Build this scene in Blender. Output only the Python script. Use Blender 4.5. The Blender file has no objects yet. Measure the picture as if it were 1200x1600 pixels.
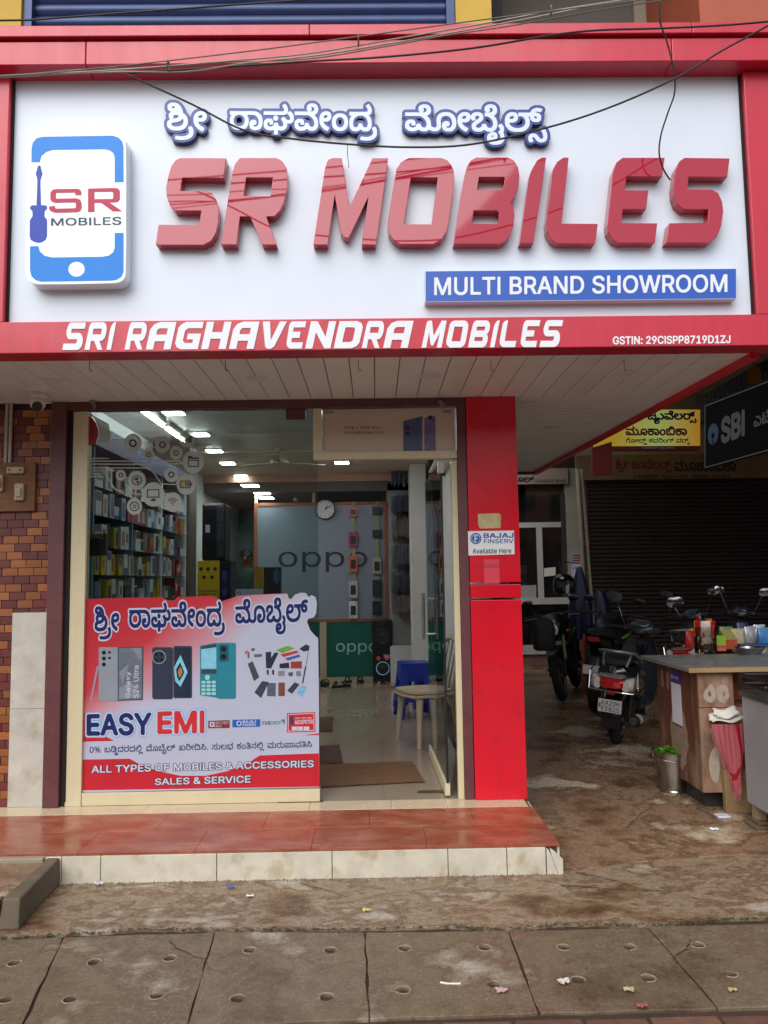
import bpy, bmesh, math, random
import numpy as np
from mathutils import Vector, Matrix
from mathutils.geometry import delaunay_2d_cdt
random.seed(7)
S = bpy.context.scene
COL = S.collection
rad = math.radians

# ---------------------------------------------------------------- camera
FPX = 1200.0                       # focal length in photo pixels (photo 1200 x 1600)
CAM = np.array([0.0,-4.95,1.38])
def _basis(p, y, r):
    fw = np.array([math.sin(y)*math.cos(p), math.cos(y)*math.cos(p), math.sin(p)])
    rt = np.array([math.cos(y),-math.sin(y),0.0]); up = np.cross(rt, fw)
    return rt*math.cos(r)-up*math.sin(r), rt*math.sin(r)+up*math.cos(r), fw
RT, UP, FW = _basis(rad(5.0), rad(.75), rad(.85))
cd = bpy.data.cameras.new('camera'); cam = bpy.data.objects.new('camera', cd); COL.objects.link(cam)
cd.sensor_fit = 'VERTICAL'; cd.sensor_height = 36; cd.sensor_width = 27; cd.lens = FPX/1600*36
cd.clip_start = .05; cd.clip_end = 2000
cam.matrix_world = Matrix(((RT[0], UP[0], -FW[0], CAM[0]),(RT[1], UP[1], -FW[1], CAM[1]),(RT[2], UP[2], -FW[2], CAM[2]),(0,0,0,1)))
S.camera = cam
# ---------------------------------------------------------------- world, sun, exposure
SUN_EL, SUN_ROT = rad(46), rad(200)      # light from high behind the camera
w = bpy.data.worlds.new('World'); S.world = w; w.use_nodes = True
nt = w.node_tree; nt.nodes.clear()
sky = nt.nodes.new('ShaderNodeTexSky'); sky.sky_type = 'NISHITA'; sky.sun_disc = False
sky.sun_elevation = SUN_EL; sky.sun_rotation = SUN_ROT; sky.dust_density = 4.0; sky.air_density = 1.2; sky.altitude = 600
hs = nt.nodes.new('ShaderNodeHueSaturation'); hs.inputs['Saturation'].default_value = .38
bg = nt.nodes.new('ShaderNodeBackground'); bg.inputs['Strength'].default_value = .15
wo = nt.nodes.new('ShaderNodeOutputWorld')
nt.links.new(sky.outputs[0], hs.inputs['Color']); nt.links.new(hs.outputs[0], bg.inputs['Color']); nt.links.new(bg.outputs[0], wo.inputs[0])
sl = bpy.data.lights.new('sun', 'SUN'); sl.energy = 1.5; sl.angle = rad(60); sl.color = (1,.985,.97)
sun = bpy.data.objects.new('sun', sl); COL.objects.link(sun)
sd = Vector((math.sin(SUN_ROT)*math.cos(SUN_EL), math.cos(SUN_ROT)*math.cos(SUN_EL), math.sin(SUN_EL)))
sun.rotation_euler = sd.to_track_quat('Z', 'Y').to_euler()
S.view_settings.view_transform = 'Standard'; S.view_settings.look = 'None'; S.view_settings.gamma = 1
S.view_settings.exposure = 0.33
S.render.engine = 'CYCLES'
S.cycles.use_denoising = True
S.cycles.max_bounces = 8; S.cycles.diffuse_bounces = 4; S.cycles.glossy_bounces = 4; S.cycles.transmission_bounces = 6; S.cycles.transparent_max_bounces = 12
S.cycles.sample_clamp_indirect = 6

# ---------------------------------------------------------------- pixel -> place
def _ray(x, y): return RT*(x-600)/FPX - UP*(y-800)/FPX + FW
def P(x, y, Y):  d = _ray(x, y); return CAM + d*(Y-CAM[1])/d[1]
def PZ(x, y, Z): d = _ray(x, y); return CAM + d*(Z-CAM[2])/d[2]
def PX(x, y, X): d = _ray(x, y); return CAM + d*(X-CAM[0])/d[0]

# ---------------------------------------------------------------- materials
def lin(c):
    return tuple(((v/255)/12.92 if v/255 <= .04045 else ((v/255+.055)/1.055)**2.4) for v in c[:3]) + (1,)
MATS = {}
def M(name, c, rough=.5, metal=0, var=.1, vs=5, bump=0, bs=60, spec=.5, coat=0, emit=0, rnd=0, rvar=0, c2=None, c2s=2, c2t=.5, stretch=None, alpha=1, ramp=None, rs=2, rd=0):
    """procedural surface: base colour with noise mottling, optional second tone, roughness mottling, fine relief"""
    if name in MATS: return MATS[name]
    m = bpy.data.materials.new(name); m.use_nodes = True; MATS[name] = m
    n = m.node_tree.nodes; L = m.node_tree.links; b = n['Principled BSDF']
    b.inputs['Roughness'].default_value = rough; b.inputs['Metallic'].default_value = metal
    b.inputs['Specular IOR Level'].default_value = spec; b.inputs['Coat Weight'].default_value = coat; b.inputs['Coat Roughness'].default_value = .05
    b.inputs['Alpha'].default_value = alpha
    tc = n.new('ShaderNodeTexCoord'); co = tc.outputs['Object']
    if stretch:
        mp = n.new('ShaderNodeMapping'); mp.inputs['Scale'].default_value = stretch; L.new(co, mp.inputs[0]); co = mp.outputs[0]
    def noise(s, d=4):
        t = n.new('ShaderNodeTexNoise'); t.inputs['Scale'].default_value = s; t.inputs['Detail'].default_value = d; t.inputs['Roughness'].default_value = .6
        L.new(co, t.inputs['Vector']); return t.outputs['Fac']
    rgb = n.new('ShaderNodeRGB'); rgb.outputs[0].default_value = lin(c); col = rgb.outputs[0]
    if ramp:
        t = n.new('ShaderNodeTexNoise'); t.inputs['Scale'].default_value = rs; t.inputs['Detail'].default_value = 9; t.inputs['Roughness'].default_value = .62; t.inputs['Distortion'].default_value = rd; L.new(co, t.inputs['Vector'])
        r = n.new('ShaderNodeValToRGB'); e = r.color_ramp.elements
        e[0].position = ramp[0][0]; e[0].color = lin(ramp[0][1]); e[1].position = ramp[-1][0]; e[1].color = lin(ramp[-1][1])
        for q, k in ramp[1:-1]: z = e.new(q); z.color = lin(k)
        L.new(t.outputs['Fac'], r.inputs[0]); col = r.outputs[0]
    if c2:
        r = n.new('ShaderNodeValToRGB'); r.color_ramp.elements[0].position = c2t-.12; r.color_ramp.elements[1].position = c2t+.12
        L.new(noise(c2s, 6), r.inputs[0])
        mx = n.new('ShaderNodeMix'); mx.data_type = 'RGBA'; L.new(r.outputs[0], mx.inputs['Factor']); L.new(col, mx.inputs['A']); mx.inputs['B'].default_value = lin(c2); col = mx.outputs['Result']
    if var or rnd:
        hv = n.new('ShaderNodeHueSaturation'); L.new(col, hv.inputs['Color'])
        mr = n.new('ShaderNodeMapRange'); mr.inputs['From Min'].default_value = .25; mr.inputs['From Max'].default_value = .75
        mr.inputs['To Min'].default_value = 1-var; mr.inputs['To Max'].default_value = 1+var*.6; L.new(noise(vs, 6), mr.inputs[0]); v = mr.outputs[0]
        if rnd:
            oi = n.new('ShaderNodeObjectInfo'); m2 = n.new('ShaderNodeMapRange'); m2.inputs['To Min'].default_value = 1-rnd; m2.inputs['To Max'].default_value = 1+rnd
            L.new(oi.outputs['Random'], m2.inputs[0]); mu = n.new('ShaderNodeMath'); mu.operation = 'MULTIPLY'; L.new(v, mu.inputs[0]); L.new(m2.outputs[0], mu.inputs[1]); v = mu.outputs[0]
        L.new(v, hv.inputs['Value']); col = hv.outputs[0]
    L.new(col, b.inputs['Base Color'])
    if rvar:
        mr = n.new('ShaderNodeMapRange'); mr.inputs['From Min'].default_value = .35; mr.inputs['From Max'].default_value = .65
        mr.inputs['To Min'].default_value = max(.03, rough-rvar); mr.inputs['To Max'].default_value = min(1, rough+rvar); L.new(noise(vs*.7,5), mr.inputs[0]); L.new(mr.outputs[0], b.inputs['Roughness'])
    if bump:
        bp = n.new('ShaderNodeBump'); bp.inputs['Strength'].default_value = min(1, bump); bp.inputs['Distance'].default_value = .004
        L.new(noise(bs, 5), bp.inputs['Height']); L.new(bp.outputs[0], b.inputs['Normal'])
    if emit:
        L.new(col, b.inputs['Emission Color']); b.inputs['Emission Strength'].default_value = emit
    return m
def glass_mat(name, tint=(232,240,236), rough=.01, refl=1.0):
    m = bpy.data.materials.new(name); m.use_nodes = True; MATS[name] = m
    n = m.node_tree.nodes; L = m.node_tree.links; n.clear()
    o = n.new('ShaderNodeOutputMaterial'); mx = n.new('ShaderNodeMixShader'); t = n.new('ShaderNodeBsdfTransparent'); t.inputs[0].default_value = lin(tint)
    g = n.new('ShaderNodeBsdfGlossy'); g.inputs['Roughness'].default_value = rough; g.inputs['Color'].default_value = (refl, refl, refl, 1)
    f = n.new('ShaderNodeFresnel'); f.inputs[0].default_value = 1.45
    L.new(f.outputs[0], mx.inputs[0]); L.new(t.outputs[0], mx.inputs[1]); L.new(g.outputs[0], mx.inputs[2]); L.new(mx.outputs[0], o.inputs[0])
    return m

# ---------------------------------------------------------------- objects
def wl(o): return Vector((0,0,0)) if o is None else Vector(o.location) + wl(o.parent)
def tag(o, label=None, cat=None, group=None, kind=None):
    if label: o['label'] = label
    if cat: o['category'] = cat
    if group: o['group'] = group
    if kind: o['kind'] = kind
    return o
def thing(name, label, cat, loc=(0,0,0), rz=0, group=None):
    o = bpy.data.objects.new(name, None); COL.objects.link(o); o.location = loc; o.rotation_euler = (0,0, rz); o.empty_display_size = .05
    return tag(o, label, cat, group)
class MB:
    def __init__(s): s.v = []; s.f = []
    def add(s, vs, fs):
        k = len(s.v); s.v += [tuple(map(float, p)) for p in vs]; s.f += [tuple(i+k for i in f) for f in fs]; return s
    def box(s, x0, x1, y0, y1, z0, z1):
        v = [(x, y, z) for z in (z0, z1) for y in (y0, y1) for x in (x0, x1)]
        return s.add(v, [(0,2,3,1),(4,5,7,6),(0,1,5,4),(2,6,7,3),(0,4,6,2),(1,3,7,5)])
    def hexa(s, a, b):
        """solid between two quads given in the same order"""
        return s.add(list(a)+list(b), [(0,1,2,3),(7,6,5,4),(0,4,5,1),(1,5,6,2),(2,6,7,3),(3,7,4,0)])
    def tube(s, pts, r, n=8, closed=False, flat=1.0):
        pts = [Vector(p) for p in pts]; m = len(pts); vs = []; rr = r if isinstance(r, (list, tuple)) else [r]*m
        prev = None
        for i, p in enumerate(pts):
            a = pts[(i-1) % m] if (closed or i > 0) else p; b = pts[(i+1) % m] if (closed or i < m-1) else p
            t = (b-a); t = t.normalized() if t.length > 1e-9 else Vector((0,0,1))
            u = prev - t*prev.dot(t) if prev is not None else t.orthogonal()
            if u.length < 1e-6: u = t.orthogonal()
            u.normalize(); prev = u; w_ = t.cross(u)
            vs += [p + (u*math.cos(2*math.pi*k/n) + w_*math.sin(2*math.pi*k/n)*flat)*rr[i] for k in range(n)]
        fs = []
        for i in range(m if closed else m-1):
            j = (i+1) % m
            fs += [(i*n+k, i*n+(k+1) % n, j*n+(k+1) % n, j*n+k) for k in range(n)]
        if not closed: fs += [tuple(range(n))[::-1], tuple((m-1)*n+k for k in range(n))]
        return s.add(vs, fs)
    def lathe(s, prof, c=(0,0,0), axis='Z', n=20, caps=True):
        """profile of (radius, height) pairs turned round an axis through c"""
        vs = []
        for r, h in prof:
            for k in range(n):
                a = 2*math.pi*k/n; x, y = r*math.cos(a), r*math.sin(a)
                q = {'Z': (x, y, h), 'Y': (x, h, y), 'X': (h, x, y)}[axis]
                vs.append((c[0]+q[0], c[1]+q[1], c[2]+q[2]))
        m = len(prof); fs = [(i*n+k, i*n+(k+1) % n, (i+1)*n+(k+1) % n, (i+1)*n+k) for i in range(m-1) for k in range(n)]
        if caps: fs += [tuple(range(n))[::-1], tuple((m-1)*n+k for k in range(n))]
        return s.add(vs, fs)
    def loft(s, secs, n=16, p=2.6, axis='X'):
        """rounded sections (position, cy, cz, half width, half height) joined along an axis"""
        vs = []
        for (x, cy, cz, hw, hh) in secs:
            for k in range(n):
                a = 2*math.pi*k/n; ca, sa = math.cos(a), math.sin(a)
                u = cy + hw*math.copysign(abs(ca)**(2/p), ca); v = cz + hh*math.copysign(abs(sa)**(2/p), sa)
                vs.append({'X': (x, u, v), 'Z': (u, v, x), 'Y': (u, x, v)}[axis])
        m = len(secs); fs = [(i*n+k, i*n+(k+1) % n, (i+1)*n+(k+1) % n, (i+1)*n+k) for i in range(m-1) for k in range(n)]
        fs += [tuple(range(n))[::-1], tuple((m-1)*n+k for k in range(n))]
        return s.add(vs, fs)
    def torus(s, c, R, r, axis='Y', n=28, m=10, w=1.0):
        vs = []; fs = []
        for i in range(n):
            a = 2*math.pi*i/n
            for j in range(m):
                b = 2*math.pi*j/m; q = R+r*math.cos(b); h = r*w*math.sin(b)
                x, y = q*math.cos(a), q*math.sin(a)
                d = {'Z': (x, y, h), 'Y': (x, h, y), 'X': (h, x, y)}[axis]
                vs.append((c[0]+d[0], c[1]+d[1], c[2]+d[2]))
                fs.append((i*m+j, i*m+(j+1) % m, ((i+1) % n)*m+(j+1) % m, ((i+1) % n)*m+j))
        return s.add(vs, fs)
    def plate(s, loops, fmap, off):
        """flat outline with holes (2-D loops) mapped to space by fmap, given thickness by the vector off (None = sheet)"""
        k = 0; v2 = []; ed = []
        for lp in loops:
            m = len(lp); v2 += [Vector(p) for p in lp]; ed += [(k+i, k+(i+1) % m) for i in range(m)]; k += m
        r = delaunay_2d_cdt(v2, ed, [tuple(e) for e in []] or [tuple(range(sum(map(len, loops[:i])), sum(map(len, loops[:i+1])))) for i in range(len(loops))], 2,1e-7)
        tri = [tuple(f) for f in r[2]]; front = [Vector(fmap(p.x, p.y)) for p in r[0]]
        if off is None: return s.add(front, tri)
        o = Vector(off); k = len(front); s.add(front+[p+o for p in front], tri + [tuple(i+k for i in t[::-1]) for t in tri])
        for lp in loops:
            m = len(lp); a = [Vector(fmap(*p)) for p in lp]; s.add(a+[p+o for p in a], [(i, (i+1) % m, (i+1) % m+m, i+m) for i in range(m)])
        return s
    def build(s, name, mat, parent=None, smooth=False, local=False, bevel=0, xf=None):
        me = bpy.data.meshes.new(name); v = s.v
        if xf is not None: v = [tuple(xf @ Vector(p)) for p in v]
        me.from_pydata(v, [], s.f)
        bm = bmesh.new(); bm.from_mesh(me); bmesh.ops.remove_doubles(bm, verts=bm.verts, dist=1e-6); bmesh.ops.recalc_face_normals(bm, faces=bm.faces); bm.to_mesh(me); bm.free()
        me.materials.append(mat)
        if smooth:
            me.polygons.foreach_set('use_smooth', [True]*len(me.polygons))
            if smooth != 'all':
                try: me.set_sharp_from_angle(angle=rad(40))
                except Exception: pass
        o = bpy.data.objects.new(name, me); COL.objects.link(o); o.parent = parent
        if parent is not None and not local: o.location = -wl(parent)
        if bevel:
            md = o.modifiers.new('bevel', 'BEVEL'); md.width = bevel; md.segments = 2; md.limit_method = 'ANGLE'; md.harden_normals = False
        return o
def mb(): return MB()
def rrect(x0, y0, x1, y1, r, n=5):
    out = []
    for cx, cy, a0 in ((x1-r, y0+r, -90),(x1-r, y1-r, 0),(x0+r, y1-r, 90),(x0+r, y0+r, 180)):
        out += [(cx+r*math.cos(rad(a0+90*i/n)), cy+r*math.sin(rad(a0+90*i/n))) for i in range(n+1)]
    return out
def circ(cx, cy, r, n=24, ry=None): return [(cx+r*math.cos(2*math.pi*k/n), cy+(ry or r)*math.sin(2*math.pi*k/n)) for k in range(n)]
def flat(name, loops, Y, mat, parent, th=.0008, **k):
    """outline given in photo pixels, laid on the upright plane y = Y (front face there)"""
    return mb().plate(loops, lambda a, b: P(a, b, Y),(0, th, 0)).build(name, mat, parent, **k)
def chaikin(lp, n=1):
    for _ in range(n):
        o = []
        for i, p in enumerate(lp):
            q = lp[(i+1) % len(lp)]; o += [(.75*p[0]+.25*q[0], .75*p[1]+.25*q[1]),(.25*p[0]+.75*q[0], .25*p[1]+.75*q[1])]
        lp = o
    return lp
def quadmap(q):
    """bilinear map of the unit square (0,0 = bottom left) to TL,TR,BR,BL"""
    tl, tr, br, bl = [np.array(c, float) for c in q]
    return lambda u, v: (bl*(1-u)+br*u)*(1-v) + (tl*(1-u)+tr*u)*v
def R4(x0, y0, x1, y1, dy=0): return [(x0, y0),(x1, y0+dy),(x1, y1+dy),(x0, y1)]
# outlines are stored in half units (HALF)
# ---------------------------------------------------------------- Kannada lettering: outline per glyph (advance, contours of x, y, on-curve)
KN = {
 'shivowel': (630,[[134,-6,1,97,-6,0,44,13,0,14,50,0,14,79,1,14,106,0,40,137,0,84,152,0,110,156,1,142,160,0,176,176,0,188,207,0,188,232,1,188,239,1,188,260,0,177,304,0,154,341,0,118,364,0,94,364,1,78,364,0,61,350,0,61,338,1,61,327,0,76,312,0,90,312,1,108,312,0,136,334,0,138,360,1,174,356,1,169,314,0,124,278,0,92,278,1,71,278,0,40,292,0,22,319,0,22,339,1,22,365,0,62,400,0,96,400,1,128,400,0,178,372,0,210,324,0,226,267,0,226,238,1,226,232,0,226,224,0,226,216,0,226,213,1,222,180,0,194,142,0,150,124,0,124,121,1,100,118,0,70,109,0,56,92,0,56,79,1,56,66,0,70,45,0,105,34,0,134,34,1,172,34,0,227,55,0,256,96,0,256,124,1,256,152,0,234,196,0,212,212,1,208,214,0,200,216,0,196,218,1,182,224,0,151,231,0,132,231,1,110,231,0,82,220,0,82,206,1,82,200,0,86,188,0,89,184,1,52,168,1,46,180,0,40,199,0,40,210,1,40,221,0,50,242,0,70,260,0,106,270,0,132,270,1,150,270,0,183,264,0,198,258,1,200,258,0,205,258,0,210,257,0,212,256,1,236,244,0,275,208,0,297,158,0,297,126,1,297,84,0,260,25,0,188,-6,0]]),
 'rasubscript': (134,[[64,-28,1,64,-69,0,21,-122,0,-54,-148,0,-104,-148,1,-124,-148,0,-166,-142,0,-186,-138,1,-176,-103,1,-160,-107,0,-124,-112,0,-104,-112,1,-38,-112,0,24,-66,0,24,-28,1,24,-10,0,13,18,0,4,30,1,39,48,1,54,28,0,64,-12,0]]),
 'lengthmark': (408,[[191,215,1,191,194,0,171,159,0,132,139,0,104,139,1,76,139,0,38,162,0,28,174,1,40,208,1,45,202,0,60,186,0,84,174,0,100,174,1,126,174,0,150,196,0,150,214,1,150,230,0,134,246,0,116,246,1,101,246,0,74,228,0,58,193,0,58,168,1,58,162,1,58,129,0,83,80,0,128,45,0,156,32,1,135,-6,1,101,10,0,48,58,0,18,121,0,18,162,1,18,198,0,44,252,0,89,282,0,118,282,1,142,282,0,174,264,0,191,235,0]]),
 'ranocrest': (651,[[163,-6,1,122,-6,0,58,25,0,21,84,0,21,128,1,21,156,0,36,200,0,64,233,0,84,244,1,93,237,1,21,237,1,21,276,1,251,276,1,251,237,1,246,237,1,246,242,1,266,230,0,292,198,0,305,155,0,305,128,1,305,88,0,271,28,0,208,-6,0],[164,34,1,198,34,0,242,62,0,264,108,0,264,136,1,264,168,0,238,214,0,192,238,0,164,238,1,133,238,0,87,212,0,62,167,0,62,136,1,62,88,0,118,34,0]]),
 'aavowelsign': (449,[[204,120,1,204,80,0,179,24,0,132,-6,0,98,-6,1,70,-6,0,32,16,0,12,52,0,12,74,1,12,96,0,27,125,0,52,140,0,68,140,1,86,140,0,106,121,0,106,106,1,106,92,0,90,75,0,78,75,1,64,75,0,50,90,0,50,105,1,54,106,1,50,98,0,48,86,0,48,78,1,48,60,0,70,31,0,98,31,1,118,31,0,146,50,0,162,90,0,162,120,1,162,148,0,148,190,0,134,205,1,124,216,0,100,230,0,60,237,0,30,237,1,-125,237,1,-125,276,1,40,276,1,73,276,0,121,266,0,156,245,0,168,230,1,186,212,0,204,156,0]]),
 'gha': (996,[[113,-6,1,85,-6,0,40,16,0,16,56,0,16,84,1,16,106,0,34,141,0,68,162,0,92,162,1,118,162,0,150,137,0,150,116,1,150,108,0,147,92,0,144,86,1,110,89,1,110,93,0,112,102,0,112,105,1,112,116,0,100,127,0,90,127,1,74,127,0,54,106,0,54,85,1,54,62,0,85,34,0,117,34,1,152,34,0,184,68,0,186,98,1,224,98,1,226,64,0,261,34,0,285,34,1,303,34,0,325,48,0,335,72,0,335,84,1,335,106,0,316,146,0,296,167,1,330,190,1,326,164,1,342,150,0,364,125,0,376,100,0,376,85,1,376,56,0,351,15,0,312,-6,0,288,-6,1,263,-6,0,231,7,0,209,32,0,198,50,1,214,52,1,200,28,0,171,4,0,136,-6,0],[182,-72,1,186,8,1,224,8,1,228,-72,1],[200,148,1,188,148,0,172,166,0,172,178,1,172,190,0,188,208,0,200,208,1,213,208,0,230,190,0,230,178,1,230,166,0,213,148,0],[16,237,1,16,276,1,282,276,1,310,276,0,332,280,0,337,284,1,344,290,0,348,302,0,348,309,1,348,326,0,332,357,0,316,374,1,348,395,1,372,369,0,388,328,0,388,306,1,388,296,0,380,269,0,368,258,1,355,247,0,320,237,0,292,237,1],[408,103,1,392,103,0,366,114,0,340,138,0,323,158,1,330,190,1,344,173,0,365,150,0,388,138,0,404,138,1,426,138,0,444,161,0,444,176,1,444,199,0,420,236,0,400,250,1,426,282,1,452,264,0,484,210,0,484,177,1,484,151,0,463,118,0,428,103,0]]),
 'vevowel': (794,[[113,-6,1,85,-6,0,40,16,0,16,56,0,16,84,1,16,106,0,34,141,0,68,162,0,92,162,1,118,162,0,150,137,0,150,116,1,150,108,0,147,92,0,144,86,1,110,89,1,110,92,0,112,102,0,112,105,1,112,116,0,100,127,0,90,127,1,74,127,0,54,106,0,54,85,1,54,62,0,85,34,0,117,34,1,152,34,0,184,68,0,186,98,1,224,98,1,226,64,0,261,34,0,285,34,1,313,34,0,335,70,0,335,96,1,335,125,0,314,174,0,280,212,0,240,236,0,219,238,1,296,242,1,321,226,0,357,182,0,376,129,0,376,99,1,376,63,0,352,16,0,312,-6,0,288,-6,1,263,-6,0,231,7,0,209,32,0,198,50,1,214,52,1,200,28,0,171,4,0,136,-6,0],[16,237,1,16,276,1,254,276,1,288,276,0,318,284,0,325,292,1,331,298,0,336,316,0,336,326,1,336,346,0,310,370,0,289,370,1,270,370,0,243,348,0,243,334,1,243,331,0,243,326,0,244,323,1,229,344,1,234,345,0,243,346,0,246,346,1,259,346,0,273,335,0,273,325,1,273,314,0,258,301,0,245,301,1,227,301,0,212,326,0,212,340,1,212,356,0,230,386,0,266,404,0,292,404,1,318,404,0,356,383,0,376,345,0,376,320,1,376,302,0,365,272,0,353,260,1,344,252,0,318,242,0,285,237,0,264,237,1]]),
 'anusvara': (550,[[136,-6,1,100,-6,0,48,24,0,18,81,0,18,122,1,18,160,0,47,218,0,100,250,0,138,250,1,179,250,0,231,216,0,256,158,0,256,122,1,256,85,0,228,27,0,175,-6,0],[136,32,1,178,32,0,216,82,0,216,122,1,216,164,0,176,212,0,138,212,1,110,212,0,76,189,0,60,148,0,60,123,1,60,80,0,100,32,0]]),
 'da': (765,[[108,-6,1,69,-6,0,21,52,0,21,110,1,21,141,0,38,193,0,74,232,0,98,244,1,106,237,1,21,237,1,21,276,1,256,276,1,282,276,0,305,280,0,310,284,1,317,290,0,321,302,0,321,309,1,321,326,0,305,357,0,288,374,1,321,395,1,344,369,0,362,328,0,362,306,1,362,296,0,354,269,0,341,258,1,336,254,0,322,246,0,304,240,0,292,238,1,292,242,1,314,230,0,344,191,0,362,140,0,362,110,1,362,52,0,313,-6,0,272,-6,1,251,-6,0,220,6,0,194,31,0,183,52,1,199,54,1,188,29,0,159,3,0,126,-6,0],[114,34,1,138,34,0,170,68,0,172,98,1,210,98,1,212,64,0,248,34,0,268,34,1,292,34,0,320,68,0,320,108,1,320,134,0,305,182,0,274,218,0,228,238,0,196,238,1,188,238,1,157,238,0,110,219,0,78,184,0,62,138,0,62,110,1,62,68,0,89,34,0]]),
 'movowel': (1540,[[113,-6,1,85,-6,0,40,16,0,16,56,0,16,84,1,16,106,0,34,141,0,68,162,0,92,162,1,118,162,0,150,137,0,150,116,1,150,108,0,147,92,0,144,86,1,110,89,1,110,92,0,112,102,0,112,105,1,112,116,0,100,127,0,90,127,1,74,127,0,54,106,0,54,85,1,54,62,0,85,34,0,117,34,1,152,34,0,184,68,0,186,98,1,224,98,1,226,64,0,261,34,0,285,34,1,313,34,0,335,70,0,335,96,1,335,125,0,314,174,0,280,212,0,240,236,0,219,238,1,296,242,1,321,226,0,357,182,0,376,129,0,376,99,1,376,63,0,352,16,0,312,-6,0,288,-6,1,263,-6,0,231,7,0,209,32,0,198,50,1,214,52,1,200,28,0,171,4,0,136,-6,0],[16,237,1,16,276,1,254,276,1,288,276,0,318,284,0,325,292,1,331,298,0,336,316,0,336,326,1,336,346,0,310,370,0,289,370,1,270,370,0,243,348,0,243,334,1,243,331,0,243,326,0,244,323,1,229,344,1,234,345,0,243,346,0,246,346,1,259,346,0,273,335,0,273,325,1,273,314,0,258,301,0,245,301,1,227,301,0,212,326,0,212,340,1,212,356,0,230,386,0,266,404,0,292,404,1,318,404,0,356,383,0,376,345,0,376,320,1,376,302,0,365,272,0,353,260,1,344,252,0,318,242,0,285,237,0,264,237,1],[442,-6,1,410,-6,0,360,29,0,338,56,1,363,84,1,384,58,0,420,34,0,442,34,1,464,34,0,484,58,0,484,78,1,484,97,0,482,124,0,480,148,0,480,162,1,480,200,0,512,253,0,569,282,0,606,282,1,642,282,0,697,256,0,733,212,0,751,152,0,751,119,1,751,80,0,726,24,0,679,-6,0,646,-6,1,618,-6,0,579,16,0,560,52,0,560,74,1,560,96,0,574,125,0,600,140,0,615,140,1,634,140,0,653,121,0,653,106,1,653,92,0,638,75,0,626,75,1,612,75,0,598,90,0,598,105,1,602,106,1,598,98,0,596,86,0,596,78,1,596,60,0,618,31,0,646,31,1,666,31,0,694,51,0,710,90,0,710,118,1,710,151,0,688,208,0,642,242,0,606,242,1,580,242,0,542,222,0,521,184,0,521,157,1,521,141,0,523,118,0,525,94,0,525,78,1,525,48,0,501,11,0,463,-6,0]]),
 'bevowel': (805,[[109,-6,1,81,-6,0,43,16,0,24,50,0,24,68,1,24,90,0,41,120,0,72,147,0,94,160,1,112,173,0,136,195,0,136,211,1,136,222,0,128,237,0,110,245,0,95,245,1,74,245,0,54,226,0,54,211,1,54,203,0,58,188,0,64,182,1,28,166,1,20,178,0,13,203,0,13,216,1,13,233,0,31,263,0,68,282,0,96,282,1,126,282,0,162,260,0,176,228,0,176,212,1,176,194,0,160,165,0,132,140,0,112,127,1,89,112,0,66,89,0,66,70,1,66,51,0,92,34,0,112,34,1,145,34,0,176,68,0,178,98,1,217,98,1,220,64,0,256,34,0,280,34,1,308,34,0,341,72,0,341,105,1,341,138,0,316,192,0,269,230,0,238,238,1,306,242,1,330,226,0,364,187,0,382,138,0,382,108,1,382,74,0,358,22,0,312,-6,0,278,-6,1,259,-6,0,228,6,0,202,32,0,190,52,1,206,52,1,194,30,0,166,4,0,132,-6,0],[216,237,1,216,276,1,256,276,1,290,276,0,320,284,0,326,292,1,332,298,0,337,316,0,337,326,1,337,346,0,311,370,0,290,370,1,271,370,0,244,348,0,244,334,1,244,331,0,244,326,0,245,323,1,230,344,1,236,345,0,244,346,0,248,346,1,260,346,0,274,335,0,274,325,1,274,314,0,259,301,0,246,301,1,228,301,0,213,326,0,213,340,1,213,356,0,232,386,0,267,404,0,293,404,1,320,404,0,357,383,0,378,345,0,378,320,1,378,302,0,366,272,0,354,260,1,345,252,0,319,242,0,286,237,0,266,237,1]]),
 'ailengthmark': (183,[[-42,-208,1,-78,-208,0,-127,-182,0,-152,-138,0,-152,-111,1,-152,-88,0,-132,-52,0,-98,-30,0,-76,-30,1,-56,-30,0,-30,-44,0,-18,-68,0,-18,-83,1,-18,-106,0,-48,-136,0,-82,-136,1,-95,-136,0,-116,-131,0,-126,-125,1,-132,-88,1,-122,-98,0,-101,-105,0,-88,-105,1,-70,-105,0,-54,-93,0,-54,-82,1,-54,-72,0,-66,-61,0,-77,-61,1,-90,-61,0,-108,-73,0,-117,-95,0,-117,-110,1,-117,-112,1,-117,-141,0,-82,-174,0,-44,-174,1,-20,-174,0,20,-159,0,46,-126,0,46,-98,1,46,-73,0,27,-34,0,14,-20,1,26,-10,0,41,11,0,41,26,1,41,40,0,26,64,0,12,75,1,38,102,1,63,82,0,80,46,0,80,28,1,80,6,0,64,-18,0,56,-25,1,53,-10,1,69,-30,0,84,-72,0,84,-98,1,84,-135,0,53,-184,0,-4,-208,0]]),
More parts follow.
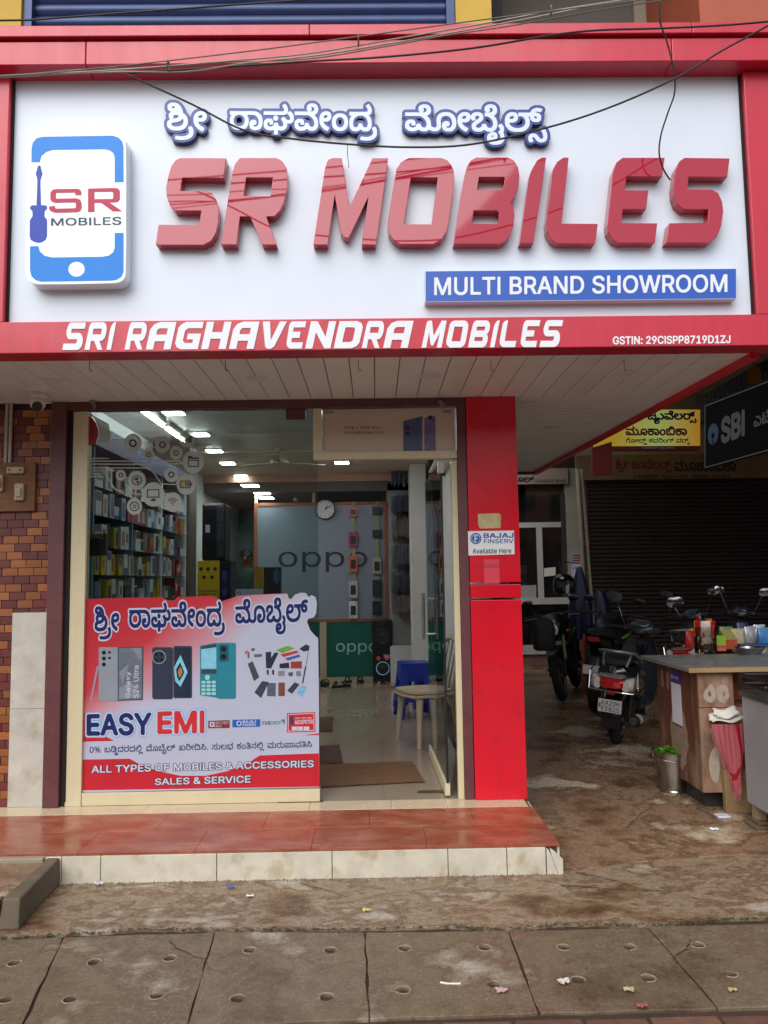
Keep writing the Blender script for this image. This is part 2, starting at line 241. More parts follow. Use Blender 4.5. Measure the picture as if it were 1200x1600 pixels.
 'lavirama': (1091,[[190,-6,1,136,-6,0,58,35,0,18,108,0,18,154,1,18,194,0,44,250,0,90,282,0,121,282,1,144,282,0,176,266,0,192,236,0,192,214,1,192,193,0,173,159,0,134,139,0,106,139,1,95,139,0,76,143,0,60,150,0,54,154,1,59,190,1,64,186,0,78,179,0,94,174,0,103,174,1,130,174,0,154,196,0,154,214,1,154,230,0,136,246,0,121,246,1,104,246,0,76,228,0,58,188,0,58,153,1,58,120,0,88,66,0,148,34,0,192,34,1,234,34,0,294,60,0,325,107,0,325,140,1,325,176,0,285,232,0,252,247,1,276,272,1,305,258,0,345,219,0,366,170,0,366,140,1,366,100,0,330,34,0,252,-6,0],[219,237,1,219,276,1,310,276,1,310,237,1],[466,148,1,430,148,0,388,194,0,388,236,1,388,240,1,388,274,0,414,322,0,460,348,0,490,348,1,510,348,0,540,339,0,551,332,1,530,301,1,518,307,0,497,312,0,486,312,1,470,312,0,442,299,0,426,267,0,426,239,1,426,234,1,426,210,0,446,182,0,466,182,1,479,182,0,496,193,0,496,208,1,496,214,0,490,225,0,486,228,1,480,234,0,464,237,0,450,237,1,307,237,1,307,276,1,444,276,1,468,276,0,502,267,0,514,256,1,524,248,0,534,224,0,534,208,1,534,178,0,495,148,0]]),
 'sasubscript': (120,[[2,-164,1,-20,-164,0,-49,-150,0,-68,-128,0,-76,-116,1,-90,-94,0,-108,-80,0,-118,-80,1,-131,-80,0,-144,-96,0,-144,-108,1,-144,-120,0,-134,-142,0,-126,-154,1,-160,-166,1,-170,-154,0,-182,-124,0,-182,-107,1,-182,-82,0,-146,-48,0,-120,-48,1,-94,-48,0,-64,-72,0,-50,-91,1,-41,-104,0,-25,-123,0,-8,-132,0,2,-132,1,20,-132,0,36,-116,0,40,-90,0,40,-80,1,40,-58,0,22,-3,0,4,18,1,38,34,1,50,18,0,68,-19,0,78,-58,0,78,-79,1,78,-110,0,58,-148,0,23,-164,0]]),
 'ba': (800,[[278,-6,1,259,-6,0,228,6,0,202,32,0,190,52,1,206,52,1,194,30,0,166,4,0,132,-6,0,109,-6,1,81,-6,0,43,16,0,24,50,0,24,68,1,24,90,0,41,120,0,72,147,0,94,160,1,112,173,0,136,195,0,136,211,1,136,222,0,128,237,0,110,245,0,95,245,1,74,245,0,54,226,0,54,211,1,54,203,0,58,188,0,64,182,1,28,166,1,20,178,0,13,203,0,13,216,1,13,233,0,31,263,0,68,282,0,96,282,1,126,282,0,162,260,0,176,228,0,176,212,1,176,194,0,160,165,0,132,140,0,112,127,1,89,112,0,66,89,0,66,70,1,66,51,0,92,34,0,112,34,1,145,34,0,177,68,0,179,98,1,217,98,1,220,64,0,256,34,0,280,34,1,308,34,0,340,72,0,340,105,1,340,140,0,316,193,0,272,232,0,242,244,1,264,282,1,298,266,0,351,216,0,382,149,0,382,108,1,382,74,0,358,22,0,312,-6,0]]),
 'ddivowel': (768,[[108,-6,1,82,-6,0,43,20,0,21,74,0,21,115,1,21,149,0,46,208,0,91,252,0,154,276,0,191,276,1,216,276,0,264,265,0,306,239,0,322,216,1,341,164,1,332,130,1,324,116,0,293,97,0,271,97,1,254,97,0,227,108,0,210,132,0,210,150,1,210,176,0,244,201,0,267,201,1,284,201,0,308,192,0,316,186,1,339,174,0,364,123,0,364,92,1,364,62,0,341,18,0,301,-6,0,275,-6,1,241,-6,0,200,20,0,183,52,1,199,54,1,188,29,0,159,3,0,126,-6,0],[114,34,1,138,34,0,168,67,0,172,92,1,210,92,1,215,62,0,248,34,0,271,34,1,286,34,0,312,46,0,327,72,0,327,92,1,327,112,0,315,147,0,290,170,0,272,170,1,261,170,0,248,160,0,248,150,1,248,140,0,260,128,0,274,128,1,282,128,0,299,136,0,311,154,0,311,168,1,311,184,0,296,209,0,267,227,0,228,237,0,206,237,1,188,237,1,157,237,0,110,218,0,78,184,0,62,137,0,62,110,1,62,68,0,89,34,0],[144,372,1,186,372,0,254,350,0,279,331,1,305,312,0,338,266,0,354,214,0,354,187,1,354,176,0,350,153,0,346,146,1,306,212,1,323,218,1,312,246,0,273,290,0,248,304,1,226,318,0,177,332,0,146,332,1,120,332,0,90,322,0,76,304,0,76,291,1,76,280,0,86,258,0,96,248,1,65,224,1,56,234,0,44,256,0,36,281,0,36,293,1,36,322,0,66,356,0,114,372,0]]),
 'ddasubscript': (71,[[-114,-184,1,-132,-184,0,-157,-167,0,-170,-138,0,-170,-119,1,-170,-86,0,-137,-46,0,-86,-28,0,-59,-28,1,-8,-28,0,47,-66,0,47,-94,1,44,-89,1,52,-96,0,58,-114,0,58,-127,1,58,-144,0,42,-170,0,16,-184,0,-2,-184,1,-24,-184,0,-50,-170,0,-60,-153,1,-58,-153,1,-68,-170,0,-96,-184,0],[-108,-152,1,-94,-152,0,-80,-135,0,-76,-124,1,-42,-124,1,-38,-138,0,-20,-152,0,-5,-152,1,4,-152,0,18,-146,0,26,-134,0,26,-124,1,26,-122,0,26,-118,0,26,-116,1,31,-126,1,24,-131,0,7,-136,0,-2,-136,1,-19,-136,0,-45,-119,0,-45,-101,1,-45,-90,0,-32,-75,0,-12,-68,0,-2,-68,1,0,-68,0,6,-68,0,8,-69,1,1,-70,1,-9,-65,0,-34,-59,0,-49,-59,1,-58,-59,1,-95,-59,0,-134,-94,0,-134,-118,1,-134,-136,0,-121,-152,0],[0,-110,1,6,-110,0,16,-106,0,19,-101,1,16,-97,0,6,-92,0,0,-92,1,-8,-92,0,-13,-98,0,-13,-101,1,-13,-104,0,-8,-110,0]]),
 'ra': (651,[[163,-6,1,122,-6,0,58,25,0,21,84,0,21,128,1,21,156,0,36,200,0,64,233,0,84,244,1,93,237,1,21,237,1,21,276,1,199,276,1,226,276,0,248,280,0,254,284,1,260,290,0,264,302,0,264,309,1,264,326,0,248,357,0,232,374,1,264,395,1,288,369,0,305,328,0,305,306,1,305,296,0,297,269,0,284,258,1,278,252,0,260,242,0,248,240,1,246,244,1,264,232,0,291,200,0,305,156,0,305,128,1,305,88,0,271,28,0,208,-6,0],[164,34,1,198,34,0,242,62,0,264,108,0,264,136,1,264,168,0,238,214,0,192,238,0,164,238,1,133,238,0,87,212,0,62,167,0,62,136,1,62,88,0,118,34,0]]),
 'livowel': (795,[[190,-6,1,134,-6,0,58,35,0,18,108,0,18,154,1,18,194,0,44,250,0,90,282,0,121,282,1,144,282,0,176,266,0,192,236,0,192,214,1,192,193,0,172,159,0,134,139,0,106,139,1,95,139,0,76,143,0,60,150,0,54,154,1,59,190,1,64,186,0,77,179,0,94,174,0,103,174,1,130,174,0,154,196,0,154,214,1,154,230,0,136,246,0,121,246,1,104,246,0,76,228,0,58,188,0,58,153,1,58,120,0,88,66,0,148,34,0,192,34,1,238,34,0,302,69,0,336,136,0,336,186,1,336,213,0,324,270,0,300,318,0,262,346,0,235,346,1,219,346,0,202,332,0,202,320,1,202,308,0,218,294,0,232,294,1,250,294,0,278,315,0,280,341,1,316,338,1,312,311,0,289,276,0,255,260,0,234,260,1,218,260,0,192,268,0,173,283,0,164,306,0,164,321,1,164,346,0,203,382,0,237,382,1,271,382,0,323,350,0,359,296,0,378,226,0,378,186,1,378,144,0,356,74,0,310,22,0,238,-6,0]]),
 'lasubscript': (63,[[-120,-34,1,-104,-34,0,-83,-44,0,-66,-64,0,-56,-80,1,-73,-78,1,-60,-58,0,-33,-34,0,-8,-34,1,12,-34,0,40,-51,0,54,-80,0,54,-97,1,54,-116,0,40,-148,0,18,-170,0,7,-180,1,-16,-154,1,-1,-142,0,19,-116,0,19,-99,1,19,-88,0,6,-68,0,-10,-68,1,-26,-68,0,-46,-92,0,-47,-111,1,-82,-111,1,-84,-91,0,-104,-68,0,-119,-68,1,-134,-68,0,-148,-86,0,-148,-100,1,-148,-116,0,-128,-140,0,-112,-154,1,-136,-180,1,-154,-165,0,-184,-125,0,-184,-96,1,-184,-80,0,-168,-51,0,-140,-34,0]]),
 'kha': (849,[[297,-6,1,274,-6,0,234,10,0,200,34,0,186,46,1,184,48,0,180,50,0,178,52,1,158,68,0,116,94,0,90,94,1,70,94,0,52,76,0,52,64,1,52,52,0,70,32,0,95,32,1,122,32,0,160,50,0,182,82,0,193,126,0,193,150,1,193,180,0,176,222,0,145,246,0,124,246,1,106,246,0,79,228,0,79,208,1,79,202,0,84,186,0,91,182,1,80,177,1,80,195,0,94,212,0,108,212,1,120,212,0,134,196,0,134,182,1,134,168,0,116,150,0,97,150,1,75,150,0,43,180,0,43,208,1,43,232,0,65,264,0,102,282,0,124,282,1,160,282,0,210,247,0,234,188,0,234,152,1,234,123,0,221,74,0,208,55,1,188,24,0,130,-6,0,94,-6,1,57,-6,0,12,30,0,12,65,1,12,81,0,28,110,0,63,128,0,90,128,1,112,128,0,146,118,0,177,100,0,190,90,1,200,83,1,221,66,0,252,44,0,282,34,0,298,34,1,331,34,0,365,78,0,365,117,1,365,156,0,332,216,0,274,261,0,235,276,1,256,314,1,300,296,0,368,240,0,406,165,0,406,118,1,406,82,0,382,26,0,334,-6,0]]),
 'rivowel': (651,[[163,-6,1,122,-6,0,58,24,0,21,88,0,21,138,1,21,167,0,43,217,0,82,255,0,132,276,0,161,276,1,182,276,0,216,266,0,247,246,0,260,227,1,262,228,1,254,249,0,230,287,0,198,316,0,159,332,0,136,332,1,103,332,0,76,310,0,76,291,1,76,280,0,86,258,0,94,250,1,67,222,1,54,236,0,36,274,0,36,293,1,36,322,0,63,356,0,108,372,0,133,372,1,172,372,0,228,343,0,250,319,1,272,294,0,296,236,0,305,174,0,305,143,1,305,96,0,271,28,0,208,-6,0],[164,34,1,198,34,0,242,62,0,264,108,0,264,136,1,264,168,0,238,213,0,192,237,0,164,237,1,133,237,0,87,212,0,62,166,0,62,136,1,62,88,0,118,34,0]]),
 'divowel': (765,[[108,-6,1,82,-6,0,43,20,0,21,74,0,21,115,1,21,142,0,41,199,0,82,246,0,147,276,0,191,276,1,228,276,0,278,254,0,310,222,0,320,206,1,322,208,1,312,233,0,278,278,0,234,312,0,178,332,0,144,332,1,108,332,0,76,310,0,76,291,1,76,280,0,86,258,0,94,250,1,67,222,1,58,232,0,44,255,0,36,280,0,36,293,1,36,322,0,65,356,0,113,372,0,142,372,1,169,372,0,216,361,0,256,343,0,272,331,1,305,308,0,344,246,0,362,167,0,362,118,1,362,74,0,340,19,0,300,-6,0,272,-6,1,251,-6,0,220,6,0,194,31,0,183,52,1,199,54,1,188,29,0,159,3,0,126,-6,0],[114,34,1,138,34,0,170,68,0,172,98,1,210,98,1,212,64,0,248,34,0,268,34,1,292,34,0,320,68,0,320,108,1,320,134,0,305,180,0,274,216,0,228,237,0,196,237,1,188,237,1,157,237,0,110,218,0,78,184,0,62,136,0,62,109,1,62,68,0,89,34,0]]),
 'sivowel': (705,[[240,-6,1,214,-6,0,180,14,0,156,46,0,146,62,1,134,84,0,116,106,0,100,114,0,90,114,1,73,114,0,54,93,0,54,74,1,54,58,0,68,24,0,80,8,1,41,-7,1,30,9,0,14,52,0,14,73,1,14,96,0,34,132,0,68,152,0,90,152,1,110,152,0,140,140,0,162,114,0,174,94,1,185,74,0,204,47,0,228,34,0,244,34,1,269,34,0,293,70,0,293,97,1,293,120,0,275,166,0,251,194,1,285,218,1,308,192,0,334,135,0,334,102,1,334,50,0,285,-6,0],[149,177,1,126,177,0,92,187,0,81,192,1,100,223,1,112,217,0,134,210,0,148,210,1,162,210,0,184,218,0,198,238,0,198,258,1,198,268,1,198,284,0,184,308,0,160,322,0,146,322,1,129,322,0,112,309,0,112,298,1,112,288,0,122,276,0,136,272,0,141,272,1,164,272,0,192,292,0,202,308,1,218,285,1,212,276,0,192,254,0,163,240,0,141,240,1,124,240,0,93,251,0,74,276,0,74,295,1,74,320,0,112,356,0,146,356,1,174,356,0,214,331,0,234,289,0,234,264,1,234,234,0,213,195,0,174,177,0]]),
 'period': (268,[[36,28,1,36,46,0,54,62,0,66,62,1,80,62,0,98,46,0,98,28,1,98,10,0,80,-6,0,66,-6,1,54,-6,0,36,10,0]]),
 'zero': (572,[[262,172,1,262,130,0,248,64,0,220,18,0,174,-6,0,142,-6,1,102,-6,0,50,36,0,24,116,0,24,172,1,24,229,0,48,308,0,100,351,0,142,351,1,182,351,0,236,309,0,262,229,0],[68,172,1,68,126,0,83,63,0,116,32,0,142,32,1,170,32,0,202,62,0,217,126,0,217,172,1,217,220,0,202,282,0,170,314,0,142,314,1,116,314,0,83,282,0,68,220,0]]),
 'percent': (831,[[90,0,1,288,345,1,326,345,1,128,0,1],[98,138,1,62,138,0,24,195,0,24,245,1,24,296,0,60,351,0,98,351,1,134,351,0,172,296,0,172,245,1,172,195,0,136,138,0],[98,170,1,117,170,0,136,207,0,136,245,1,136,282,0,117,320,0,98,320,1,78,320,0,61,282,0,61,245,1,61,208,0,78,170,0],[316,-6,1,280,-6,0,243,51,0,243,101,1,243,152,0,278,207,0,316,207,1,352,207,0,391,152,0,391,101,1,391,51,0,354,-6,0],[316,26,1,336,26,0,354,63,0,354,101,1,354,138,0,336,176,0,316,176,1,297,176,0,280,138,0,280,101,1,280,63,0,297,26,0]]),
 'sa': (709,[[242,-6,1,215,-6,0,180,14,0,157,46,0,147,62,1,134,84,0,116,106,0,101,114,0,91,114,1,74,114,0,56,93,0,56,74,1,56,58,0,70,24,0,81,8,1,42,-7,1,30,9,0,16,52,0,16,73,1,16,96,0,36,132,0,70,152,0,90,152,1,112,152,0,140,140,0,163,114,0,174,94,1,186,74,0,206,47,0,228,34,0,245,34,1,270,34,0,294,70,0,294,97,1,294,120,0,276,166,0,252,194,1,286,218,1,310,192,0,335,135,0,335,102,1,335,50,0,286,-6,0],[170,158,1,158,158,0,142,174,0,142,187,1,142,200,0,158,216,0,170,216,1,183,216,0,200,200,0,200,187,1,200,174,0,183,158,0],[16,237,1,16,276,1,229,276,1,256,276,0,278,280,0,284,284,1,290,290,0,294,302,0,294,309,1,294,326,0,278,357,0,262,374,1,294,395,1,318,369,0,335,328,0,335,306,1,335,296,0,327,269,0,314,258,1,302,247,0,267,237,0,238,237,1]]),
 'uvowelsign': (364,[[58,-6,1,20,-6,0,-37,32,0,-60,62,1,-34,88,1,-13,62,0,30,34,0,60,34,1,90,34,0,122,72,0,122,105,1,122,140,0,98,193,0,54,232,0,24,244,1,46,282,1,80,266,0,133,216,0,164,149,0,164,108,1,164,75,0,140,24,0,94,-6,0]]),
 'la': (759,[[188,-6,1,134,-6,0,58,35,0,18,108,0,18,154,1,18,194,0,44,250,0,90,282,0,121,282,1,144,282,0,176,266,0,192,236,0,192,214,1,192,193,0,173,159,0,134,139,0,106,139,1,95,139,0,76,143,0,60,150,0,54,154,1,59,190,1,64,186,0,78,179,0,94,174,0,103,174,1,130,174,0,154,196,0,154,214,1,154,230,0,136,246,0,121,246,1,104,246,0,76,228,0,58,188,0,58,153,1,58,120,0,88,66,0,146,34,0,189,34,1,231,34,0,290,60,0,320,107,0,320,140,1,320,176,0,280,228,0,246,246,1,269,282,1,312,259,0,361,189,0,361,140,1,361,100,0,326,34,0,249,-6,0]]),
 'bha': (805,[[109,-6,1,81,-6,0,43,16,0,24,50,0,24,68,1,24,90,0,41,120,0,72,147,0,94,160,1,112,173,0,136,195,0,136,211,1,136,222,0,128,237,0,110,245,0,95,245,1,74,245,0,54,226,0,54,211,1,54,203,0,58,188,0,64,182,1,28,166,1,20,178,0,13,203,0,13,216,1,13,233,0,31,263,0,68,282,0,96,282,1,126,282,0,162,260,0,176,228,0,176,212,1,176,194,0,160,165,0,132,140,0,112,127,1,89,112,0,66,89,0,66,70,1,66,51,0,92,34,0,112,34,1,145,34,0,176,68,0,178,98,1,217,98,1,220,64,0,256,34,0,280,34,1,308,34,0,341,72,0,341,105,1,341,138,0,316,192,0,269,230,0,238,238,1,307,242,1,330,226,0,364,187,0,382,138,0,382,108,1,382,74,0,358,22,0,312,-6,0,278,-6,1,250,-6,0,207,20,0,190,52,1,206,52,1,194,30,0,166,4,0,132,-6,0],[174,-72,1,178,8,1,217,8,1,221,-72,1],[216,237,1,216,276,1,272,276,1,298,276,0,320,280,0,326,284,1,332,290,0,337,302,0,337,309,1,337,326,0,321,357,0,304,374,1,337,395,1,360,369,0,378,328,0,378,306,1,378,296,0,370,269,0,357,258,1,344,247,0,310,237,0,281,237,1]]),
 'ka': (574,[[142,-6,1,106,-6,0,56,17,0,29,58,0,29,86,1,29,102,0,40,130,0,60,152,0,76,160,1,83,154,1,18,153,1,18,188,1,122,188,1,128,192,0,135,204,0,135,212,1,135,219,0,130,232,0,126,238,1,149,244,1,166,238,1,170,231,0,174,217,0,174,212,1,174,204,0,171,192,0,168,188,1,270,188,1,270,153,1,202,154,1,210,159,1,224,154,0,246,132,0,258,104,0,258,87,1,258,60,0,232,18,0,180,-6,0],[144,33,1,184,33,0,218,68,0,218,92,1,218,110,0,201,138,0,168,153,0,144,153,1,118,153,0,85,138,0,69,110,0,69,92,1,69,66,0,106,33,0],[18,237,1,18,276,1,167,276,1,194,276,0,216,280,0,221,284,1,228,290,0,232,302,0,232,309,1,232,326,0,216,357,0,200,374,1,232,395,1,256,369,0,272,328,0,272,306,1,272,296,0,265,269,0,252,258,1,240,247,0,205,237,0,176,237,1]]),
 'tivowel': (616,[[152,-6,1,118,-6,0,66,10,0,32,40,0,14,78,0,14,100,1,14,108,0,16,123,0,18,130,1,57,124,1,56,119,0,55,110,0,55,104,1,55,92,0,64,66,0,86,46,0,123,34,0,152,34,1,183,34,0,224,46,0,246,68,0,254,92,0,254,102,1,254,114,0,248,136,0,240,145,1,239,146,0,235,148,0,234,150,1,224,158,0,198,168,0,179,168,1,158,168,0,140,157,0,140,146,1,140,137,0,156,127,0,172,127,1,190,127,0,214,142,0,226,175,0,226,202,1,226,228,0,210,272,0,181,306,0,143,324,0,121,324,1,103,324,0,86,310,0,86,298,1,86,286,0,102,272,0,116,272,1,134,272,0,161,293,0,163,319,1,200,316,1,196,288,0,173,254,0,138,238,0,118,238,1,96,238,0,64,252,0,47,279,0,47,299,1,47,325,0,87,360,0,121,360,1,154,360,0,208,333,0,246,288,0,266,232,0,266,202,1,266,188,0,263,164,0,260,154,1,259,152,0,258,148,0,256,144,0,255,142,1,244,116,0,198,90,0,170,90,1,137,90,0,100,119,0,100,148,1,100,164,0,115,188,0,148,203,0,174,203,1,196,203,0,231,192,0,245,183,1,248,180,1,270,167,0,290,126,0,290,104,1,290,78,0,274,38,0,240,9,0,188,-6,0]]),
 'na': (711,[[242,-6,1,215,-6,0,180,14,0,157,46,0,147,62,1,134,84,0,116,106,0,101,114,0,91,114,1,74,114,0,56,93,0,56,74,1,56,58,0,70,24,0,81,8,1,42,-7,1,30,9,0,16,51,0,16,72,1,16,96,0,36,132,0,70,152,0,90,152,1,122,152,0,158,124,0,174,94,1,186,74,0,205,47,0,228,34,0,246,34,1,272,34,0,294,70,0,294,95,1,294,130,0,264,190,0,214,230,0,184,237,1,16,237,1,16,276,1,229,276,1,256,276,0,278,280,0,283,284,1,290,290,0,294,302,0,294,309,1,294,326,0,278,357,0,262,374,1,294,395,1,318,369,0,334,328,0,334,306,1,334,296,0,326,269,0,314,258,1,302,247,0,266,237,0,238,237,1,226,237,1,254,242,1,280,226,0,316,182,0,334,129,0,334,99,1,334,50,0,286,-6,0]]),
 'ma': (1156,[[113,-6,1,85,-6,0,40,16,0,16,56,0,16,84,1,16,106,0,34,141,0,68,162,0,92,162,1,118,162,0,150,137,0,150,116,1,150,108,0,147,92,0,144,86,1,110,89,1,110,92,0,112,102,0,112,105,1,112,116,0,100,127,0,90,127,1,74,127,0,54,106,0,54,85,1,54,62,0,85,34,0,117,34,1,152,34,0,184,68,0,186,98,1,224,98,1,226,64,0,261,34,0,285,34,1,313,34,0,335,70,0,335,96,1,335,125,0,314,174,0,280,212,0,240,236,0,219,238,1,296,242,1,321,226,0,357,182,0,376,129,0,376,99,1,376,63,0,352,16,0,312,-6,0,288,-6,1,263,-6,0,231,7,0,209,32,0,198,50,1,214,52,1,200,28,0,171,4,0,136,-6,0],[16,237,1,16,276,1,270,276,1,298,276,0,320,280,0,324,284,1,332,290,0,336,302,0,336,309,1,336,326,0,320,357,0,303,374,1,336,395,1,359,369,0,376,328,0,376,306,1,376,296,0,368,269,0,356,258,1,343,247,0,308,237,0,280,237,1],[454,-6,1,416,-6,0,359,32,0,336,62,1,362,88,1,383,62,0,426,34,0,456,34,1,486,34,0,518,72,0,518,105,1,518,140,0,494,193,0,450,232,0,420,244,1,442,282,1,476,266,0,529,216,0,560,149,0,560,108,1,560,75,0,536,24,0,490,-6,0]]),
 'panocrest': (792,[[113,-6,1,85,-6,0,40,16,0,16,56,0,16,84,1,16,106,0,34,141,0,68,162,0,92,162,1,118,162,0,150,137,0,150,116,1,150,108,0,147,92,0,144,86,1,110,89,1,110,93,0,112,102,0,112,105,1,112,116,0,100,127,0,90,127,1,74,127,0,54,106,0,54,85,1,54,62,0,85,34,0,117,34,1,152,34,0,184,68,0,186,98,1,224,98,1,226,64,0,261,34,0,285,34,1,303,34,0,325,50,0,335,78,0,335,96,1,335,118,0,317,166,0,293,194,1,328,218,1,352,192,0,376,134,0,376,99,1,376,63,0,352,16,0,312,-6,0,288,-6,1,263,-6,0,231,7,0,209,32,0,198,50,1,214,52,1,200,28,0,171,4,0,136,-6,0],[200,148,1,188,148,0,172,166,0,172,178,1,172,190,0,188,208,0,200,208,1,213,208,0,230,190,0,230,178,1,230,166,0,213,148,0],[16,237,1,16,276,1,321,276,1,321,237,1]]),
 'va': (794,[[113,-6,1,85,-6,0,40,16,0,16,56,0,16,84,1,16,106,0,34,141,0,68,162,0,92,162,1,118,162,0,150,137,0,150,116,1,150,108,0,147,92,0,144,86,1,110,89,1,110,92,0,112,102,0,112,105,1,112,116,0,100,127,0,90,127,1,74,127,0,54,106,0,54,85,1,54,62,0,85,34,0,117,34,1,152,34,0,184,68,0,186,98,1,224,98,1,226,64,0,261,34,0,285,34,1,313,34,0,335,70,0,335,96,1,335,125,0,314,174,0,280,212,0,240,236,0,219,238,1,296,242,1,321,226,0,357,182,0,376,129,0,376,99,1,376,63,0,352,16,0,312,-6,0,288,-6,1,263,-6,0,231,7,0,209,32,0,198,50,1,214,52,1,200,28,0,171,4,0,136,-6,0],[16,237,1,16,276,1,270,276,1,298,276,0,320,280,0,324,284,1,332,290,0,336,302,0,336,309,1,336,326,0,320,357,0,303,374,1,336,395,1,359,369,0,376,328,0,376,306,1,376,296,0,368,269,0,356,258,1,343,247,0,308,237,0,280,237,1]]),
 'ja': (775,[[280,-6,1,250,-6,0,208,20,0,190,52,1,206,52,1,194,30,0,166,4,0,132,-6,0,109,-6,1,81,-6,0,43,16,0,24,50,0,24,68,1,24,90,0,41,120,0,72,147,0,94,160,1,112,173,0,136,195,0,136,211,1,136,222,0,128,237,0,110,245,0,95,245,1,74,245,0,54,226,0,54,211,1,54,203,0,58,188,0,64,182,1,28,166,1,20,178,0,13,203,0,13,216,1,13,233,0,31,263,0,68,282,0,96,282,1,126,282,0,162,260,0,176,228,0,176,212,1,176,194,0,160,165,0,132,140,0,112,127,1,89,112,0,66,89,0,66,70,1,66,51,0,92,34,0,112,34,1,145,34,0,177,68,0,179,98,1,217,98,1,220,64,0,256,34,0,280,34,1,308,34,0,332,60,0,332,78,1,332,92,0,320,118,0,310,128,1,346,152,1,358,136,0,372,98,0,372,76,1,372,52,0,353,15,0,312,-6,0],[258,156,1,230,156,0,186,174,0,157,204,0,148,219,1,139,234,1,158,256,1,184,219,0,233,192,0,255,192,1,277,192,0,302,212,0,302,232,1,302,243,0,297,264,0,294,270,1,332,282,1,337,274,0,344,246,0,344,234,1,344,210,0,324,174,0,286,156,0]]),
 'yasubscript': (260,[[-2,-204,1,-35,-204,0,-73,-186,0,-88,-160,0,-88,-146,1,-88,-134,0,-80,-116,0,-62,-102,0,-48,-94,1,-34,-86,0,-21,-76,0,-21,-70,1,-21,-64,0,-30,-57,0,-41,-57,1,-56,-57,0,-66,-66,0,-66,-72,1,-66,-75,0,-65,-81,0,-64,-84,1,-95,-94,1,-98,-88,0,-102,-76,0,-102,-66,1,-102,-50,0,-71,-28,0,-41,-28,1,-20,-28,0,4,-39,0,14,-58,0,14,-70,1,14,-79,0,8,-94,0,-9,-109,0,-24,-117,1,-40,-126,0,-53,-138,0,-53,-146,1,-53,-154,0,-40,-165,0,-16,-170,0,-1,-170,1,26,-170,0,60,-154,0,76,-129,0,76,-114,1,76,-97,0,62,-70,0,42,-48,0,21,-25,0,7,0,0,7,16,1,7,34,0,24,56,0,50,67,0,66,67,1,90,67,0,124,44,0,128,16,1,93,10,1,91,19,0,83,30,0,72,35,0,66,35,1,58,35,0,44,26,0,44,16,1,44,6,0,58,-12,0,79,-34,0,100,-60,0,114,-92,0,114,-114,1,114,-139,0,94,-173,0,61,-194,0,20,-204,0]]),
 'ravirama': (964,[[163,-6,1,122,-6,0,58,25,0,21,84,0,21,128,1,21,156,0,36,200,0,64,233,0,84,244,1,93,237,1,21,237,1,21,276,1,251,276,1,251,237,1,246,237,1,246,242,1,266,230,0,292,198,0,305,155,0,305,128,1,305,88,0,271,28,0,208,-6,0],[164,34,1,198,34,0,242,62,0,264,108,0,264,136,1,264,168,0,238,214,0,192,238,0,164,238,1,133,238,0,87,212,0,62,167,0,62,136,1,62,88,0,118,34,0],[402,148,1,367,148,0,325,194,0,325,236,1,325,240,1,325,274,0,350,322,0,396,348,0,426,348,1,446,348,0,476,339,0,488,332,1,466,301,1,455,307,0,434,312,0,422,312,1,406,312,0,378,299,0,362,267,0,362,239,1,362,234,1,362,210,0,383,182,0,403,182,1,416,182,0,432,193,0,432,208,1,432,214,0,427,225,0,423,228,1,417,234,0,401,237,0,386,237,1,244,237,1,244,276,1,381,276,1,404,276,0,439,267,0,450,256,1,460,248,0,470,224,0,470,208,1,470,178,0,432,148,0]]),
 'uuvowelsign': (746,[[45,-6,1,12,-6,0,-38,29,0,-60,56,1,-34,84,1,-14,58,0,23,34,0,45,34,1,68,34,0,87,58,0,87,78,1,87,97,0,85,124,0,83,148,0,83,162,1,83,200,0,116,253,0,172,282,0,208,282,1,246,282,0,300,256,0,336,212,0,354,152,0,354,119,1,354,80,0,329,24,0,282,-6,0,248,-6,1,220,-6,0,182,16,0,162,52,0,162,74,1,162,96,0,178,125,0,203,140,0,218,140,1,236,140,0,256,121,0,256,106,1,256,92,0,240,75,0,228,75,1,215,75,0,200,90,0,200,105,1,204,106,1,201,98,0,198,86,0,198,78,1,198,60,0,221,31,0,248,31,1,268,31,0,298,51,0,313,90,0,313,118,1,313,151,0,291,208,0,246,242,0,210,242,1,183,242,0,144,222,0,124,184,0,124,157,1,124,141,0,126,118,0,128,94,0,128,78,1,128,48,0,104,11,0,66,-6,0]]),
 'kanocrest': (574,[[142,-6,1,106,-6,0,56,17,0,29,58,0,29,86,1,29,102,0,40,130,0,60,152,0,76,160,1,83,154,1,18,153,1,18,188,1,122,188,1,128,192,0,135,204,0,135,212,1,135,219,0,130,232,0,126,238,1,149,244,1,166,238,1,170,231,0,174,217,0,174,212,1,174,204,0,171,192,0,168,188,1,270,188,1,270,153,1,202,154,1,210,159,1,224,154,0,246,132,0,258,104,0,258,87,1,258,60,0,232,18,0,180,-6,0],[144,33,1,184,33,0,218,68,0,218,92,1,218,110,0,201,138,0,168,153,0,144,153,1,118,153,0,85,138,0,69,110,0,69,92,1,69,66,0,106,33,0],[18,237,1,18,276,1,212,276,1,212,237,1]]),
